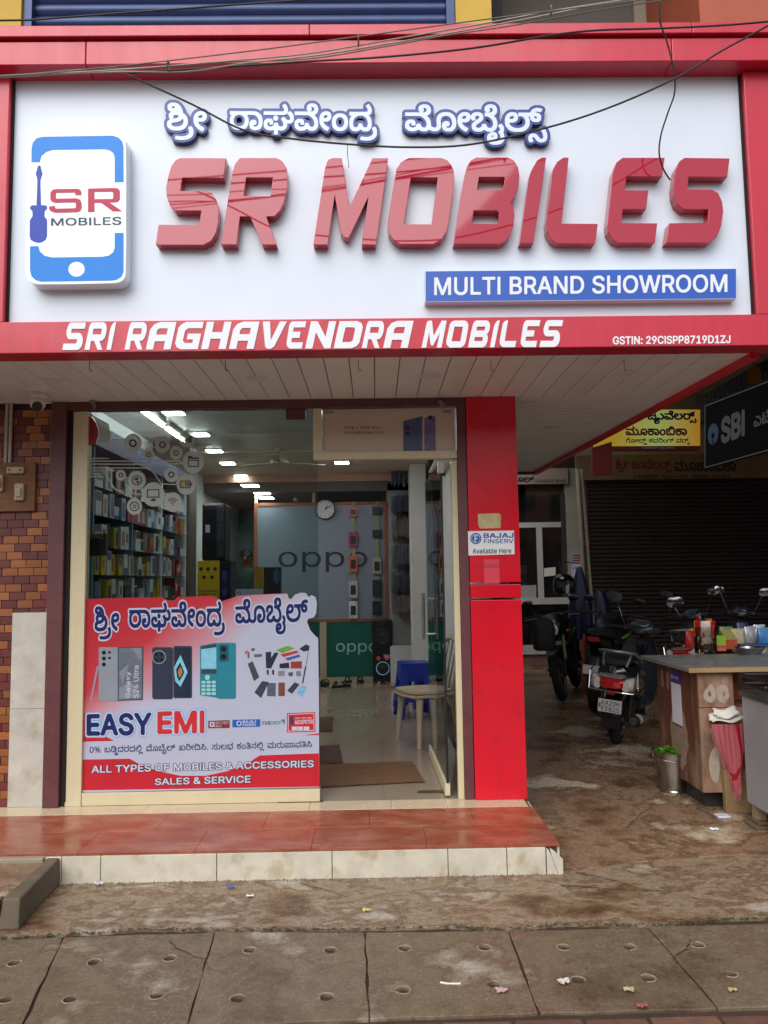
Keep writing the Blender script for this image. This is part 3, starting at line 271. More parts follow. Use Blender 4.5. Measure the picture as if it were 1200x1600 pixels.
 'bivowel': (822,[[109,-6,1,81,-6,0,43,16,0,24,50,0,24,68,1,24,90,0,41,120,0,72,147,0,94,160,1,112,173,0,136,195,0,136,211,1,136,222,0,128,237,0,110,245,0,95,245,1,74,245,0,54,226,0,54,211,1,54,203,0,58,188,0,64,182,1,28,166,1,20,178,0,13,203,0,13,216,1,13,233,0,31,263,0,68,282,0,96,282,1,126,282,0,162,260,0,176,228,0,176,212,1,176,194,0,160,165,0,132,140,0,112,127,1,89,112,0,66,89,0,66,70,1,66,51,0,92,34,0,112,34,1,145,34,0,176,68,0,178,98,1,217,98,1,220,64,0,256,34,0,280,34,1,304,34,0,334,59,0,348,110,0,348,148,1,348,184,0,331,254,0,300,312,0,256,346,0,230,346,1,214,346,0,197,332,0,197,320,1,197,308,0,212,294,0,226,294,1,244,294,0,272,315,0,274,341,1,310,338,1,305,296,0,260,260,0,228,260,1,212,260,0,186,268,0,168,283,0,158,306,0,158,321,1,158,346,0,198,382,0,232,382,1,268,382,0,326,344,0,367,279,0,389,195,0,389,149,1,389,90,0,361,22,0,312,-6,0,279,-6,1,260,-6,0,228,6,0,202,31,0,190,52,1,206,52,1,194,30,0,166,4,0,132,-6,0]]),
 'gevowel': (648,[[163,238,1,141,238,0,110,218,0,89,184,0,82,162,1,78,150,0,73,118,0,70,80,0,70,55,1,70,0,1,25,0,1,25,64,1,25,103,0,38,173,0,70,228,0,99,244,1,108,237,1,24,237,1,24,276,1,178,276,1,212,276,0,241,284,0,248,292,1,254,298,0,258,316,0,258,326,1,258,346,0,232,370,0,212,370,1,192,370,0,166,348,0,166,334,1,166,331,0,166,326,0,166,323,1,152,344,1,157,345,0,166,346,0,170,346,1,182,346,0,196,335,0,196,325,1,196,314,0,180,301,0,168,301,1,150,301,0,134,326,0,134,340,1,134,356,0,153,386,0,188,404,0,214,404,1,241,404,0,278,383,0,299,345,0,299,320,1,299,300,0,284,266,0,252,244,0,227,240,1,230,244,1,260,222,0,290,164,0,299,100,0,299,64,1,299,0,1,254,0,1,254,55,1,254,80,0,250,122,0,245,156,0,240,168,1,228,200,0,192,238,0]]),
 'gavirama': (960,[[250,276,1,250,237,1,232,237,1,234,239,1,262,220,0,290,163,0,299,98,0,299,65,1,299,0,1,254,0,1,254,55,1,254,80,0,250,122,0,245,156,0,240,168,1,228,200,0,192,238,0,163,238,1,141,238,0,110,218,0,89,184,0,82,162,1,78,150,0,73,118,0,70,80,0,70,55,1,70,0,1,25,0,1,25,64,1,25,103,0,38,173,0,70,228,0,99,244,1,108,237,1,24,237,1,24,276,1],[400,148,1,365,148,0,323,194,0,323,236,1,323,240,1,323,274,0,348,322,0,394,348,0,424,348,1,444,348,0,474,339,0,486,332,1,464,301,1,453,307,0,432,312,0,420,312,1,404,312,0,376,299,0,360,267,0,360,239,1,360,234,1,360,210,0,381,182,0,401,182,1,414,182,0,430,193,0,430,208,1,430,214,0,425,225,0,421,228,1,415,234,0,399,237,0,384,237,1,242,237,1,242,276,1,379,276,1,402,276,0,437,267,0,448,256,1,458,248,0,468,224,0,468,208,1,468,178,0,430,148,0]]),
 'kasubscript': (175,[[19,-184,1,-19,-184,0,-57,-152,0,-57,-126,1,-57,-112,0,-45,-90,0,-30,-81,1,-29,-84,1,-66,-84,1,-66,-52,1,14,-52,1,6,-56,1,14,-47,0,23,-25,0,23,-12,1,23,-2,0,16,25,0,8,38,1,46,48,1,54,34,0,62,5,0,62,-10,1,62,-26,0,48,-52,0,42,-60,1,44,-52,1,109,-52,1,109,-84,1,68,-84,1,71,-82,1,84,-89,0,98,-111,0,98,-126,1,98,-152,0,60,-184,0],[20,-152,1,43,-152,0,62,-132,0,62,-119,1,62,-104,0,41,-85,0,20,-85,1,-2,-85,0,-22,-104,0,-22,-119,1,-22,-134,0,-2,-152,0]]),
 'e': (787,[[288,-6,1,262,-6,0,230,7,0,208,32,0,197,50,1,212,52,1,200,28,0,170,4,0,134,-6,0,112,-6,1,84,-6,0,40,16,0,14,56,0,14,84,1,14,106,0,32,141,0,66,162,0,90,162,1,117,162,0,149,137,0,149,116,1,149,108,0,146,92,0,142,86,1,108,89,1,110,93,0,112,102,0,112,105,1,112,116,0,100,127,0,89,127,1,74,127,0,53,106,0,53,85,1,53,62,0,84,34,0,116,34,1,150,34,0,182,68,0,185,98,1,223,98,1,226,64,0,260,34,0,284,34,1,311,34,0,334,72,0,334,103,1,334,140,0,301,194,0,242,232,0,163,250,0,117,250,1,122,292,1,174,290,0,255,271,0,316,236,0,356,190,0,375,134,0,375,104,1,375,65,0,350,16,0,310,-6,0]]),
 'ttivowel': (815,[[122,-6,1,99,-6,0,62,8,0,34,38,0,20,80,0,20,108,1,20,144,0,45,200,0,90,232,0,122,232,1,142,232,0,172,217,0,190,190,0,190,171,1,190,152,0,171,122,0,134,104,0,108,104,1,82,104,0,46,126,0,37,137,1,47,170,1,54,161,0,82,140,0,104,140,1,128,140,0,150,156,0,150,169,1,150,182,0,134,197,0,120,197,1,100,197,0,72,172,0,60,131,0,60,108,1,60,102,1,60,82,0,70,56,0,88,40,0,113,34,0,126,34,1,160,34,0,192,70,0,197,98,1,236,98,1,238,64,0,274,34,0,298,34,1,326,34,0,350,62,0,350,81,1,350,100,0,331,130,0,301,150,0,283,154,1,320,180,1,344,168,0,376,140,0,390,102,0,390,78,1,390,42,0,347,-6,0,301,-6,1,280,-6,0,246,6,0,220,32,0,208,51,1,225,52,1,210,30,0,180,4,0,145,-6,0],[94,206,1,68,214,0,42,250,0,42,268,1,42,284,0,58,309,0,94,326,0,124,326,1,128,288,1,104,287,0,82,274,0,82,262,1,82,251,0,102,234,0,123,229,1],[249,153,1,249,190,1,296,190,1,318,198,0,352,234,0,352,264,1,352,269,1,352,284,0,338,308,0,314,322,0,300,322,1,284,322,0,266,309,0,266,298,1,266,288,0,276,276,0,290,272,0,295,272,1,318,272,0,346,292,0,357,308,1,372,285,1,366,276,0,347,254,0,318,240,0,296,240,1,278,240,0,248,251,0,228,276,0,228,295,1,228,320,0,267,356,0,300,356,1,329,356,0,368,331,0,389,289,0,389,264,1,389,244,0,378,209,0,354,180,0,315,158,0,288,153,1]]),
 'mavirama': (1469,[[113,-6,1,85,-6,0,40,16,0,16,56,0,16,84,1,16,106,0,34,141,0,68,162,0,92,162,1,118,162,0,150,137,0,150,116,1,150,108,0,147,92,0,144,86,1,110,89,1,110,92,0,112,102,0,112,105,1,112,116,0,100,127,0,90,127,1,74,127,0,54,106,0,54,85,1,54,62,0,85,34,0,117,34,1,152,34,0,184,68,0,186,98,1,224,98,1,226,64,0,261,34,0,285,34,1,313,34,0,335,70,0,335,96,1,335,125,0,314,174,0,280,212,0,240,236,0,219,238,1,296,242,1,321,226,0,357,182,0,376,129,0,376,99,1,376,63,0,352,16,0,312,-6,0,288,-6,1,263,-6,0,231,7,0,209,32,0,198,50,1,214,52,1,200,28,0,171,4,0,136,-6,0],[16,237,1,16,276,1,270,276,1,298,276,0,320,280,0,324,284,1,332,290,0,336,302,0,336,309,1,336,326,0,320,357,0,303,374,1,336,395,1,359,369,0,376,328,0,376,306,1,376,296,0,368,269,0,356,258,1,343,247,0,308,237,0,280,237,1],[454,-6,1,416,-6,0,359,32,0,336,62,1,362,88,1,383,62,0,427,34,0,454,34,1,486,34,0,518,72,0,518,105,1,518,138,0,493,192,0,446,230,0,416,238,1,484,240,1,508,226,0,542,186,0,560,138,0,560,108,1,560,88,0,549,47,0,525,14,0,484,-6,0],[400,237,1,400,276,1,503,276,1,503,237,1],[654,148,1,620,148,0,578,194,0,578,236,1,578,240,1,578,274,0,603,322,0,648,348,0,679,348,1,698,348,0,729,339,0,740,332,1,718,301,1,708,307,0,686,312,0,674,312,1,658,312,0,631,299,0,615,267,0,615,239,1,615,234,1,615,210,0,636,182,0,656,182,1,668,182,0,684,193,0,684,208,1,684,214,0,680,225,0,676,228,1,670,234,0,654,237,0,639,237,1,496,237,1,496,276,1,634,276,1,657,276,0,692,267,0,703,256,1,712,248,0,722,224,0,722,208,1,722,178,0,684,148,0]]),
 'manocrest': (1156,[[113,-6,1,85,-6,0,40,16,0,16,56,0,16,84,1,16,106,0,34,141,0,68,162,0,92,162,1,118,162,0,150,137,0,150,116,1,150,108,0,147,92,0,144,86,1,110,89,1,110,92,0,112,102,0,112,105,1,112,116,0,100,127,0,90,127,1,74,127,0,54,106,0,54,85,1,54,62,0,85,34,0,117,34,1,152,34,0,184,68,0,186,98,1,224,98,1,226,64,0,261,34,0,285,34,1,313,34,0,335,70,0,335,96,1,335,125,0,314,174,0,280,212,0,240,236,0,219,238,1,296,242,1,321,226,0,357,182,0,376,129,0,376,99,1,376,63,0,352,16,0,312,-6,0,288,-6,1,263,-6,0,231,7,0,209,32,0,198,50,1,214,52,1,200,28,0,171,4,0,136,-6,0],[16,237,1,16,276,1,270,276,1,298,276,0,320,280,0,324,284,1,332,290,0,336,302,0,336,309,1,336,326,0,320,357,0,303,374,1,336,395,1,359,369,0,376,328,0,376,306,1,376,296,0,368,269,0,356,258,1,343,247,0,308,237,0,280,237,1],[454,-6,1,416,-6,0,359,32,0,336,62,1,362,88,1,383,62,0,427,34,0,454,34,1,486,34,0,518,72,0,518,105,1,518,138,0,493,192,0,446,230,0,416,238,1,484,240,1,508,226,0,542,186,0,560,138,0,560,108,1,560,88,0,549,47,0,525,14,0,484,-6,0],[400,237,1,400,276,1,503,276,1,503,237,1]]),
 'ttavirama': (1128,[[122,-6,1,99,-6,0,62,8,0,34,38,0,20,80,0,20,108,1,20,144,0,45,200,0,90,232,0,122,232,1,142,232,0,172,217,0,190,190,0,190,171,1,190,152,0,171,122,0,134,104,0,108,104,1,82,104,0,46,126,0,37,137,1,47,170,1,54,161,0,82,140,0,104,140,1,128,140,0,150,156,0,150,169,1,150,182,0,134,197,0,120,197,1,100,197,0,72,172,0,60,132,0,60,108,1,60,102,1,60,82,0,70,56,0,88,40,0,113,34,0,126,34,1,160,34,0,192,70,0,197,98,1,236,98,1,238,64,0,274,34,0,298,34,1,326,34,0,350,62,0,350,81,1,350,100,0,331,130,0,301,150,0,283,154,1,317,176,1,342,166,0,374,137,0,390,100,0,390,78,1,390,42,0,347,-6,0,301,-6,1,280,-6,0,246,6,0,220,32,0,208,51,1,225,52,1,210,30,0,180,4,0,145,-6,0],[94,206,1,68,214,0,42,250,0,42,268,1,42,284,0,58,309,0,94,326,0,124,326,1,128,288,1,104,287,0,82,274,0,82,262,1,82,251,0,102,234,0,123,229,1],[249,153,1,249,190,1,288,190,1,304,190,0,329,200,0,329,216,1,329,226,0,318,239,0,310,244,1,348,259,1,352,256,0,360,247,0,366,236,0,370,224,0,370,216,1,370,204,0,362,183,0,344,166,0,331,161,1,322,158,0,304,153,0,294,153,1],[212,237,1,212,276,1,348,276,1,348,237,1],[484,148,1,449,148,0,407,194,0,407,236,1,407,240,1,407,274,0,432,322,0,478,348,0,508,348,1,528,348,0,558,339,0,570,332,1,548,301,1,537,307,0,516,312,0,504,312,1,488,312,0,460,299,0,444,267,0,444,239,1,444,234,1,444,210,0,465,182,0,485,182,1,498,182,0,514,193,0,514,208,1,514,214,0,509,225,0,505,228,1,499,234,0,483,237,0,468,237,1,326,237,1,326,276,1,463,276,1,486,276,0,521,267,0,532,256,1,542,248,0,552,224,0,552,208,1,552,178,0,514,148,0]]),
 'ta': (622,[[154,-6,1,120,-6,0,68,10,0,34,40,0,16,78,0,16,100,1,16,108,0,18,123,0,20,130,1,59,124,1,58,119,0,57,110,0,57,104,1,57,92,0,66,66,0,87,46,0,124,34,0,154,34,1,185,34,0,226,46,0,248,68,0,256,92,0,256,102,1,256,114,0,250,135,0,244,144,1,242,146,0,238,148,0,236,150,1,226,158,0,200,168,0,181,168,1,160,168,0,142,157,0,142,147,1,142,138,0,158,127,0,174,127,1,192,127,0,214,140,0,226,164,0,226,180,1,226,200,0,206,226,0,180,241,0,169,243,1,228,246,1,244,236,0,262,201,0,262,178,1,262,174,0,262,166,0,262,164,1,258,150,1,252,129,0,225,103,0,190,90,0,171,90,1,139,90,0,102,119,0,102,146,1,102,162,0,117,186,0,150,201,0,176,201,1,194,201,0,226,194,0,238,188,1,240,187,0,242,186,0,246,184,0,247,183,1,270,170,0,292,127,0,292,104,1,292,78,0,276,38,0,242,9,0,190,-6,0],[20,237,1,20,276,1,186,276,1,214,276,0,236,280,0,240,284,1,248,290,0,252,302,0,252,309,1,252,326,0,236,357,0,219,374,1,252,395,1,275,369,0,292,328,0,292,306,1,292,296,0,284,269,0,272,258,1,259,247,0,224,237,0,196,237,1]]),
 'tasubscript': (65,[[50,-87,1,50,-106,0,38,-128,0,27,-137,1,13,-148,0,-28,-156,0,-59,-156,1,-224,-156,1,-224,-118,1,-62,-118,1,-76,-127,1,-80,-119,0,-85,-100,0,-85,-86,1,-85,-72,0,-71,-44,0,-40,-26,0,-17,-26,1,16,-26,0,50,-62,0],[-50,-92,1,-50,-102,0,-43,-120,0,-37,-129,1,-54,-118,1,-32,-118,1,-10,-118,0,14,-104,0,14,-87,1,14,-76,0,-2,-60,0,-17,-60,1,-32,-60,0,-50,-78,0]]),
 'ga': (648,[[163,238,1,141,238,0,110,218,0,89,184,0,82,162,1,78,150,0,73,118,0,70,80,0,70,55,1,70,0,1,25,0,1,25,64,1,25,103,0,38,173,0,70,228,0,99,244,1,108,237,1,24,237,1,24,276,1,193,276,1,220,276,0,242,280,0,248,284,1,254,290,0,258,302,0,258,309,1,258,326,0,242,357,0,226,374,1,258,395,1,282,369,0,299,328,0,299,306,1,299,286,0,281,258,0,250,240,0,230,238,1,234,240,1,262,220,0,290,164,0,299,100,0,299,65,1,299,0,1,254,0,1,254,55,1,254,80,0,250,122,0,245,156,0,240,168,1,228,200,0,192,238,0]]),
}
# Latin lettering in the same form
LT = {
 'A': (690,[[12,0,1,145,364,1,198,364,1,332,0,1,284,0,1,206,216,1,199,236,0,180,296,0,167,342,1,176,342,1,162,295,0,144,234,0,137,216,1,62,0,1],[79,102,1,79,142,1,266,142,1,266,102,1]]),
 'B': (654,[[44,0,1,44,364,1,173,364,1,211,364,0,260,338,0,284,294,0,284,268,1,284,244,0,268,214,0,241,196,0,225,191,1,225,188,1,242,186,0,276,165,0,299,126,0,299,97,1,299,70,0,274,26,0,220,0,0,177,0,1],[90,41,1,176,41,1,218,41,0,254,74,0,254,98,1,254,116,0,236,146,0,202,165,0,178,165,1,90,165,1],[90,204,1,170,204,1,190,204,0,222,220,0,240,248,0,240,266,1,240,290,0,208,323,0,172,323,1,90,323,1]]),
 'C': (730,[[191,-5,1,144,-5,0,72,40,0,30,124,0,30,182,1,30,240,0,72,323,0,144,368,0,191,368,1,219,368,0,268,352,0,307,322,0,333,278,0,338,250,1,292,250,1,288,268,0,269,296,0,242,316,0,209,326,0,191,326,1,158,326,0,106,292,0,75,228,0,75,182,1,75,136,0,106,71,0,158,38,0,191,38,1,209,38,0,242,48,0,269,68,0,288,96,0,292,114,1,338,114,1,334,86,0,307,42,0,268,12,0,219,-5,0]]),
 'D': (722,[[158,0,1,70,0,1,70,41,1,154,41,1,199,41,0,258,75,0,286,138,0,286,182,1,286,226,0,258,289,0,201,323,0,159,323,1,68,323,1,68,364,1,162,364,1,216,364,0,291,320,0,331,239,0,331,182,1,331,126,0,290,44,0,213,0,0],[90,364,1,90,0,1,44,0,1,44,364,1]]),
 'E': (601,[[44,0,1,44,364,1,266,364,1,266,323,1,90,323,1,90,204,1,254,204,1,254,163,1,90,163,1,90,41,1,268,41,1,268,0,1]]),
 'F': (590,[[44,0,1,44,364,1,264,364,1,264,323,1,90,323,1,90,198,1,248,198,1,248,157,1,90,157,1,90,0,1]]),
 'G': (746,[[192,-5,1,144,-5,0,71,40,0,30,124,0,30,182,1,30,240,0,71,323,0,143,368,0,190,368,1,218,368,0,268,352,0,308,320,0,334,276,0,339,250,1,292,250,1,286,268,0,267,295,0,242,315,0,209,326,0,190,326,1,158,326,0,106,292,0,75,228,0,75,182,1,75,136,0,106,72,0,159,38,0,192,38,1,224,38,0,270,64,0,296,112,0,296,145,1,310,142,1,202,142,1,202,183,1,342,183,1,342,143,1,342,98,0,303,32,0,236,-5,0]]),
 'H': (743,[[44,0,1,44,364,1,90,364,1,90,206,1,281,206,1,281,364,1,328,364,1,328,0,1,281,0,1,281,166,1,90,166,1,90,0,1]]),
 'I': (270,[[45,0,1,45,364,1,90,364,1,90,0,1]]),
 'J': (571,[[133,-5,1,85,-5,0,24,52,0,24,104,1,24,124,1,71,124,1,71,104,1,71,71,0,105,36,0,133,36,1,161,36,0,195,71,0,195,104,1,195,364,1,242,364,1,242,104,1,242,52,0,181,-5,0]]),
 'K': (672,[[76,104,1,76,154,1,88,170,0,113,202,0,138,232,0,152,246,1,261,364,1,322,364,1,166,198,1,164,198,1],[44,0,1,44,364,1,90,364,1,90,240,1,90,161,1,90,138,1,90,0,1],[267,0,1,136,185,1,164,221,1,322,0,1]]),
 'L': (565,[[44,0,1,44,364,1,90,364,1,90,41,1,259,41,1,259,0,1]]),
 'M': (903,[[44,0,1,44,364,1,110,364,1,200,134,1,202,126,0,210,102,0,220,74,0,228,46,0,231,34,1,221,34,1,224,45,0,232,72,0,242,101,0,250,126,0,253,134,1,342,364,1,408,364,1,408,0,1,362,0,1,362,208,1,362,219,0,362,248,0,363,280,0,364,312,0,364,328,1,368,328,1,363,311,0,352,276,0,340,244,0,330,216,0,327,208,1,246,0,1,206,0,1,123,208,1,120,216,0,110,242,0,100,274,0,88,310,0,82,328,1,86,328,1,86,314,0,87,282,0,88,250,0,88,220,0,88,208,1,88,0,1]]),
 'N': (753,[[44,0,1,44,364,1,98,364,1,246,131,1,252,122,0,269,94,0,288,58,0,298,38,1,291,38,1,289,59,0,287,97,0,286,130,0,286,140,1,286,364,1,333,364,1,333,0,1,278,0,1,146,207,1,136,222,0,118,252,0,95,294,0,78,324,1,86,324,1,88,298,0,90,252,0,90,218,0,90,208,1,90,0,1]]),
 'O': (765,[[192,-5,1,145,-5,0,72,40,0,30,124,0,30,182,1,30,240,0,72,323,0,145,368,0,192,368,1,238,368,0,311,323,0,352,240,0,352,182,1,352,124,0,311,40,0,238,-5,0],[192,38,1,224,38,0,276,71,0,308,136,0,308,182,1,308,228,0,276,292,0,224,326,0,192,326,1,158,326,0,106,292,0,75,228,0,75,182,1,75,136,0,106,72,0,158,38,0]]),
 'P': (639,[[44,0,1,44,364,1,168,364,1,211,364,0,266,333,0,292,280,0,292,248,1,292,216,0,266,163,0,211,132,0,168,132,1,80,132,1,80,172,1,166,172,1,196,172,0,230,192,0,246,226,0,246,248,1,246,270,0,230,304,0,195,323,0,166,323,1,90,323,1,90,0,1]]),
 'R': (644,[[44,0,1,44,364,1,168,364,1,211,364,0,266,334,0,292,284,0,292,252,1,292,219,0,266,169,0,211,141,0,168,141,1,70,141,1,70,182,1,166,182,1,196,182,0,230,199,0,246,230,0,246,252,1,246,273,0,230,305,0,195,323,0,166,323,1,90,323,1,90,0,1],[253,0,1,165,164,1,218,164,1,306,0,1]]),
 'S': (642,[[160,-6,1,121,-6,0,63,19,0,30,64,0,28,95,1,76,95,1,78,74,0,102,48,0,139,35,0,160,35,1,185,35,0,224,52,0,248,80,0,248,100,1,248,118,0,228,140,0,195,154,0,176,159,1,132,172,1,88,184,0,38,230,0,38,266,1,38,297,0,72,344,0,128,368,0,164,368,1,200,368,0,254,344,0,286,300,0,288,272,1,242,272,1,239,298,0,194,328,0,162,328,1,138,328,0,104,312,0,84,286,0,84,268,1,84,250,0,108,226,0,140,214,0,153,210,1,190,200,1,204,196,0,240,182,0,272,160,0,292,124,0,292,99,1,292,70,0,262,22,0,202,-6,0]]),
 'T': (646,[[24,323,1,24,364,1,299,364,1,299,323,1,185,323,1,185,0,1,138,0,1,138,323,1]]),
 'U': (744,[[186,-6,1,144,-6,0,79,28,0,44,86,0,44,124,1,44,364,1,90,364,1,90,128,1,90,102,0,114,60,0,156,37,0,186,37,1,216,37,0,259,60,0,282,102,0,282,128,1,282,364,1,328,364,1,328,124,1,328,86,0,293,28,0,229,-6,0]]),
 'V': (690,[[146,0,1,12,364,1,62,364,1,138,148,1,145,130,0,165,68,0,178,22,1,169,22,1,182,68,0,202,130,0,208,148,1,283,364,1,332,364,1,200,0,1]]),
 'W': (985,[[112,0,1,12,364,1,60,364,1,118,140,1,122,123,0,130,86,0,138,48,0,142,28,1,136,28,1,140,48,0,148,86,0,156,123,0,161,140,1,220,364,1,272,364,1,331,140,1,336,123,0,344,86,0,353,48,0,356,28,1,350,28,1,354,48,0,362,86,0,370,123,0,375,140,1,432,364,1,480,364,1,380,0,1,326,0,1,264,230,1,258,253,0,246,306,0,241,340,1,251,340,1,246,308,0,236,256,0,228,230,1,166,0,1]]),
 'Y': (679,[[146,0,1,146,149,1,12,364,1,66,364,1,138,246,1,150,226,0,170,190,0,180,164,1,161,164,1,171,191,0,190,228,0,202,246,1,273,364,1,326,364,1,193,149,1,193,0,1]]),
 'Z': (629,[[32,0,1,32,32,1,194,274,1,206,291,0,230,324,0,242,340,1,248,325,1,226,324,0,180,323,0,158,323,1,30,323,1,30,364,1,282,364,1,282,330,1,122,92,1,111,75,0,84,40,0,72,24,1,66,39,1,89,40,0,134,41,0,156,41,1,284,41,1,284,0,1]]),
 'a': (562,[[115,-6,1,89,-6,0,47,13,0,22,51,0,22,78,1,22,101,0,40,130,0,72,147,0,109,156,0,128,158,1,152,161,0,184,164,0,198,173,0,198,183,1,198,184,1,198,202,0,186,225,0,160,238,0,141,238,1,122,238,0,94,226,0,76,208,0,72,198,1,30,212,1,40,236,0,76,264,0,119,276,0,140,276,1,154,276,0,188,270,0,221,250,0,242,212,0,242,180,1,242,0,1,199,0,1,199,37,1,196,37,1,192,28,0,171,8,0,138,-6,0],[122,32,1,147,32,0,180,52,0,198,82,0,198,98,1,198,136,1,196,134,0,178,128,0,154,124,0,132,122,0,126,121,1,110,119,0,83,110,0,66,91,0,66,76,1,66,62,0,81,42,0,106,32,0]]),
 'b': (612,[[166,-6,1,140,-6,0,108,12,0,90,34,0,86,42,1,81,42,1,81,0,1,38,0,1,38,364,1,82,364,1,82,229,1,86,229,1,90,236,0,107,259,0,138,276,0,165,276,1,199,276,0,251,242,0,281,179,0,281,136,1,281,92,0,252,29,0,200,-6,0],[158,34,1,184,34,0,219,61,0,236,108,0,236,136,1,236,164,0,219,210,0,184,237,0,158,237,1,134,237,0,100,212,0,82,166,0,82,136,1,82,106,0,100,60,0,134,34,0]]),
 'e': (583,[[154,-6,1,114,-6,0,56,30,0,26,92,0,26,134,1,26,176,0,56,240,0,111,276,0,148,276,1,170,276,0,212,262,0,246,230,0,267,178,0,267,140,1,267,122,1,55,122,1,55,158,1,244,158,1,223,145,1,223,172,0,206,214,0,173,238,0,148,238,1,124,238,0,88,213,0,70,174,0,70,152,1,70,128,1,70,97,0,91,55,0,128,33,0,154,33,1,170,33,0,196,42,0,215,62,0,220,75,1,262,64,1,256,43,0,226,12,0,182,-6,0]]),
 'h': (591,[[82,164,1,82,0,1,38,0,1,38,364,1,82,364,1,82,207,1,75,207,1,88,244,0,134,276,0,164,276,1,192,276,0,234,254,0,257,208,0,257,174,1,257,0,1,213,0,1,213,170,1,213,201,0,180,237,0,152,237,1,132,237,0,100,220,0,82,187,0]]),
 'i': (242,[[38,0,1,38,273,1,82,273,1,82,0,1],[61,318,1,48,318,0,30,334,0,30,346,1,30,359,0,48,376,0,61,376,1,74,376,0,92,359,0,92,346,1,92,334,0,74,318,0]]),
 'k': (549,[[80,98,1,80,152,1,88,152,1,204,273,1,259,273,1,133,144,1,128,144,1],[38,0,1,38,364,1,82,364,1,82,0,1],[211,0,1,106,134,1,138,164,1,268,0,1]]),
 'l': (275,[[100,-2,1,69,-2,0,38,31,0,38,60,1,38,364,1,82,364,1,82,72,1,82,52,0,92,38,0,105,38,1,112,38,0,120,38,0,123,40,1,132,2,1,126,0,0,108,-2,0]]),
 'n': (591,[[82,164,1,82,0,1,38,0,1,38,273,1,81,273,1,81,207,1,75,207,1,88,244,0,134,276,0,164,276,1,192,276,0,234,254,0,257,208,0,257,174,1,257,0,1,213,0,1,213,170,1,213,201,0,180,237,0,152,237,1,132,237,0,100,220,0,82,187,0]]),
 'o': (600,[[150,-6,1,112,-6,0,56,30,0,26,93,0,26,135,1,26,178,0,56,241,0,112,276,0,150,276,1,187,276,0,243,241,0,274,178,0,274,135,1,274,93,0,243,30,0,187,-6,0],[150,34,1,177,34,0,213,62,0,230,108,0,230,135,1,230,162,0,213,208,0,177,237,0,150,237,1,122,237,0,87,208,0,70,162,0,70,135,1,70,108,0,87,62,0,122,34,0]]),
 'p': (612,[[38,-102,1,38,273,1,81,273,1,81,229,1,86,229,1,90,236,0,107,259,0,138,276,0,165,276,1,199,276,0,251,242,0,281,179,0,281,136,1,281,92,0,252,29,0,200,-6,0,166,-6,1,140,-6,0,108,12,0,90,34,0,86,42,1,82,42,1,82,-102,1],[158,34,1,184,34,0,219,61,0,236,108,0,236,136,1,236,164,0,219,210,0,184,237,0,158,237,1,134,237,0,100,212,0,82,166,0,82,136,1,82,106,0,100,60,0,134,34,0]]),
 'r': (376,[[38,0,1,38,273,1,81,273,1,81,231,1,84,231,1,92,252,0,130,277,0,155,277,1,160,277,0,173,276,0,177,276,1,177,232,1,175,232,0,160,234,0,150,234,1,131,234,0,100,218,0,82,190,0,82,171,1,82,0,1]]),
 's': (528,[[132,-6,1,104,-6,0,60,10,0,31,42,0,26,66,1,68,76,1,74,54,0,106,32,0,131,32,1,160,32,0,194,57,0,194,74,1,194,88,0,174,107,0,154,112,1,108,122,1,71,131,0,34,168,0,34,197,1,34,220,0,61,256,0,106,276,0,136,276,1,164,276,0,203,260,0,228,230,0,234,210,1,194,200,1,188,215,0,162,239,0,136,239,1,112,239,0,79,216,0,79,200,1,79,184,0,101,166,0,125,160,1,166,150,1,204,142,0,239,105,0,239,77,1,239,53,0,212,16,0,164,-6,0]]),
 't': (327,[[146,273,1,146,236,1,5,236,1,5,273,1],[46,338,1,90,338,1,90,71,1,90,52,0,104,36,0,122,36,1,126,36,0,139,38,0,144,38,1,154,2,1,146,-1,0,130,-4,0,121,-4,1,86,-4,0,46,34,0,46,68,1]]),
 'u': (591,[[131,-4,1,104,-4,0,62,20,0,38,65,0,38,100,1,38,273,1,82,273,1,82,104,1,82,72,0,116,36,0,144,36,1,164,36,0,195,53,0,213,86,0,213,110,1,213,273,1,257,273,1,257,0,1,214,0,1,214,66,1,220,66,1,208,28,0,161,-4,0]]),
 'v': (562,[[118,0,1,13,273,1,62,273,1,120,111,1,128,86,0,142,36,0,148,12,1,132,12,1,140,36,0,152,86,0,162,111,1,220,273,1,268,273,1,164,0,1]]),
 'x': (546,[[16,0,1,124,157,1,124,124,1,22,273,1,73,273,1,106,220,1,120,200,0,139,164,0,150,147,1,126,147,1,137,164,0,154,200,0,168,220,1,202,273,1,252,273,1,150,122,1,150,154,1,257,0,1,206,0,1,166,62,1,153,82,0,134,116,0,124,132,1,148,132,1,138,116,0,120,82,0,107,62,1,66,0,1]]),
 'y': (562,[[34,-99,1,46,-61,1,50,-62,1,64,-66,0,86,-62,0,103,-44,0,110,-24,1,118,-2,1,13,273,1,62,273,1,120,111,1,128,86,0,142,36,0,148,12,1,132,12,1,140,36,0,152,86,0,162,111,1,220,273,1,268,273,1,148,-41,1,140,-62,0,116,-90,0,86,-104,0,66,-104,1,54,-104,0,38,-100,0]]),
 '0': (648,[[162,-5,1,122,-5,0,64,39,0,34,122,0,34,182,1,34,240,0,65,324,0,122,368,0,162,368,1,202,368,0,260,324,0,290,240,0,290,182,1,290,122,0,260,39,0,203,-5,0],[162,36,1,188,36,0,226,70,0,245,136,0,245,182,1,245,228,0,226,294,0,188,328,0,162,328,1,136,328,0,98,294,0,79,228,0,79,182,1,79,136,0,98,70,0,136,36,0]]),
 '1': (648,[[55,0,1,55,39,1,280,39,1,280,0,1],[198,364,1,198,0,1,152,0,1,152,321,1,150,321,1,62,256,1,62,306,1,141,364,1]]),
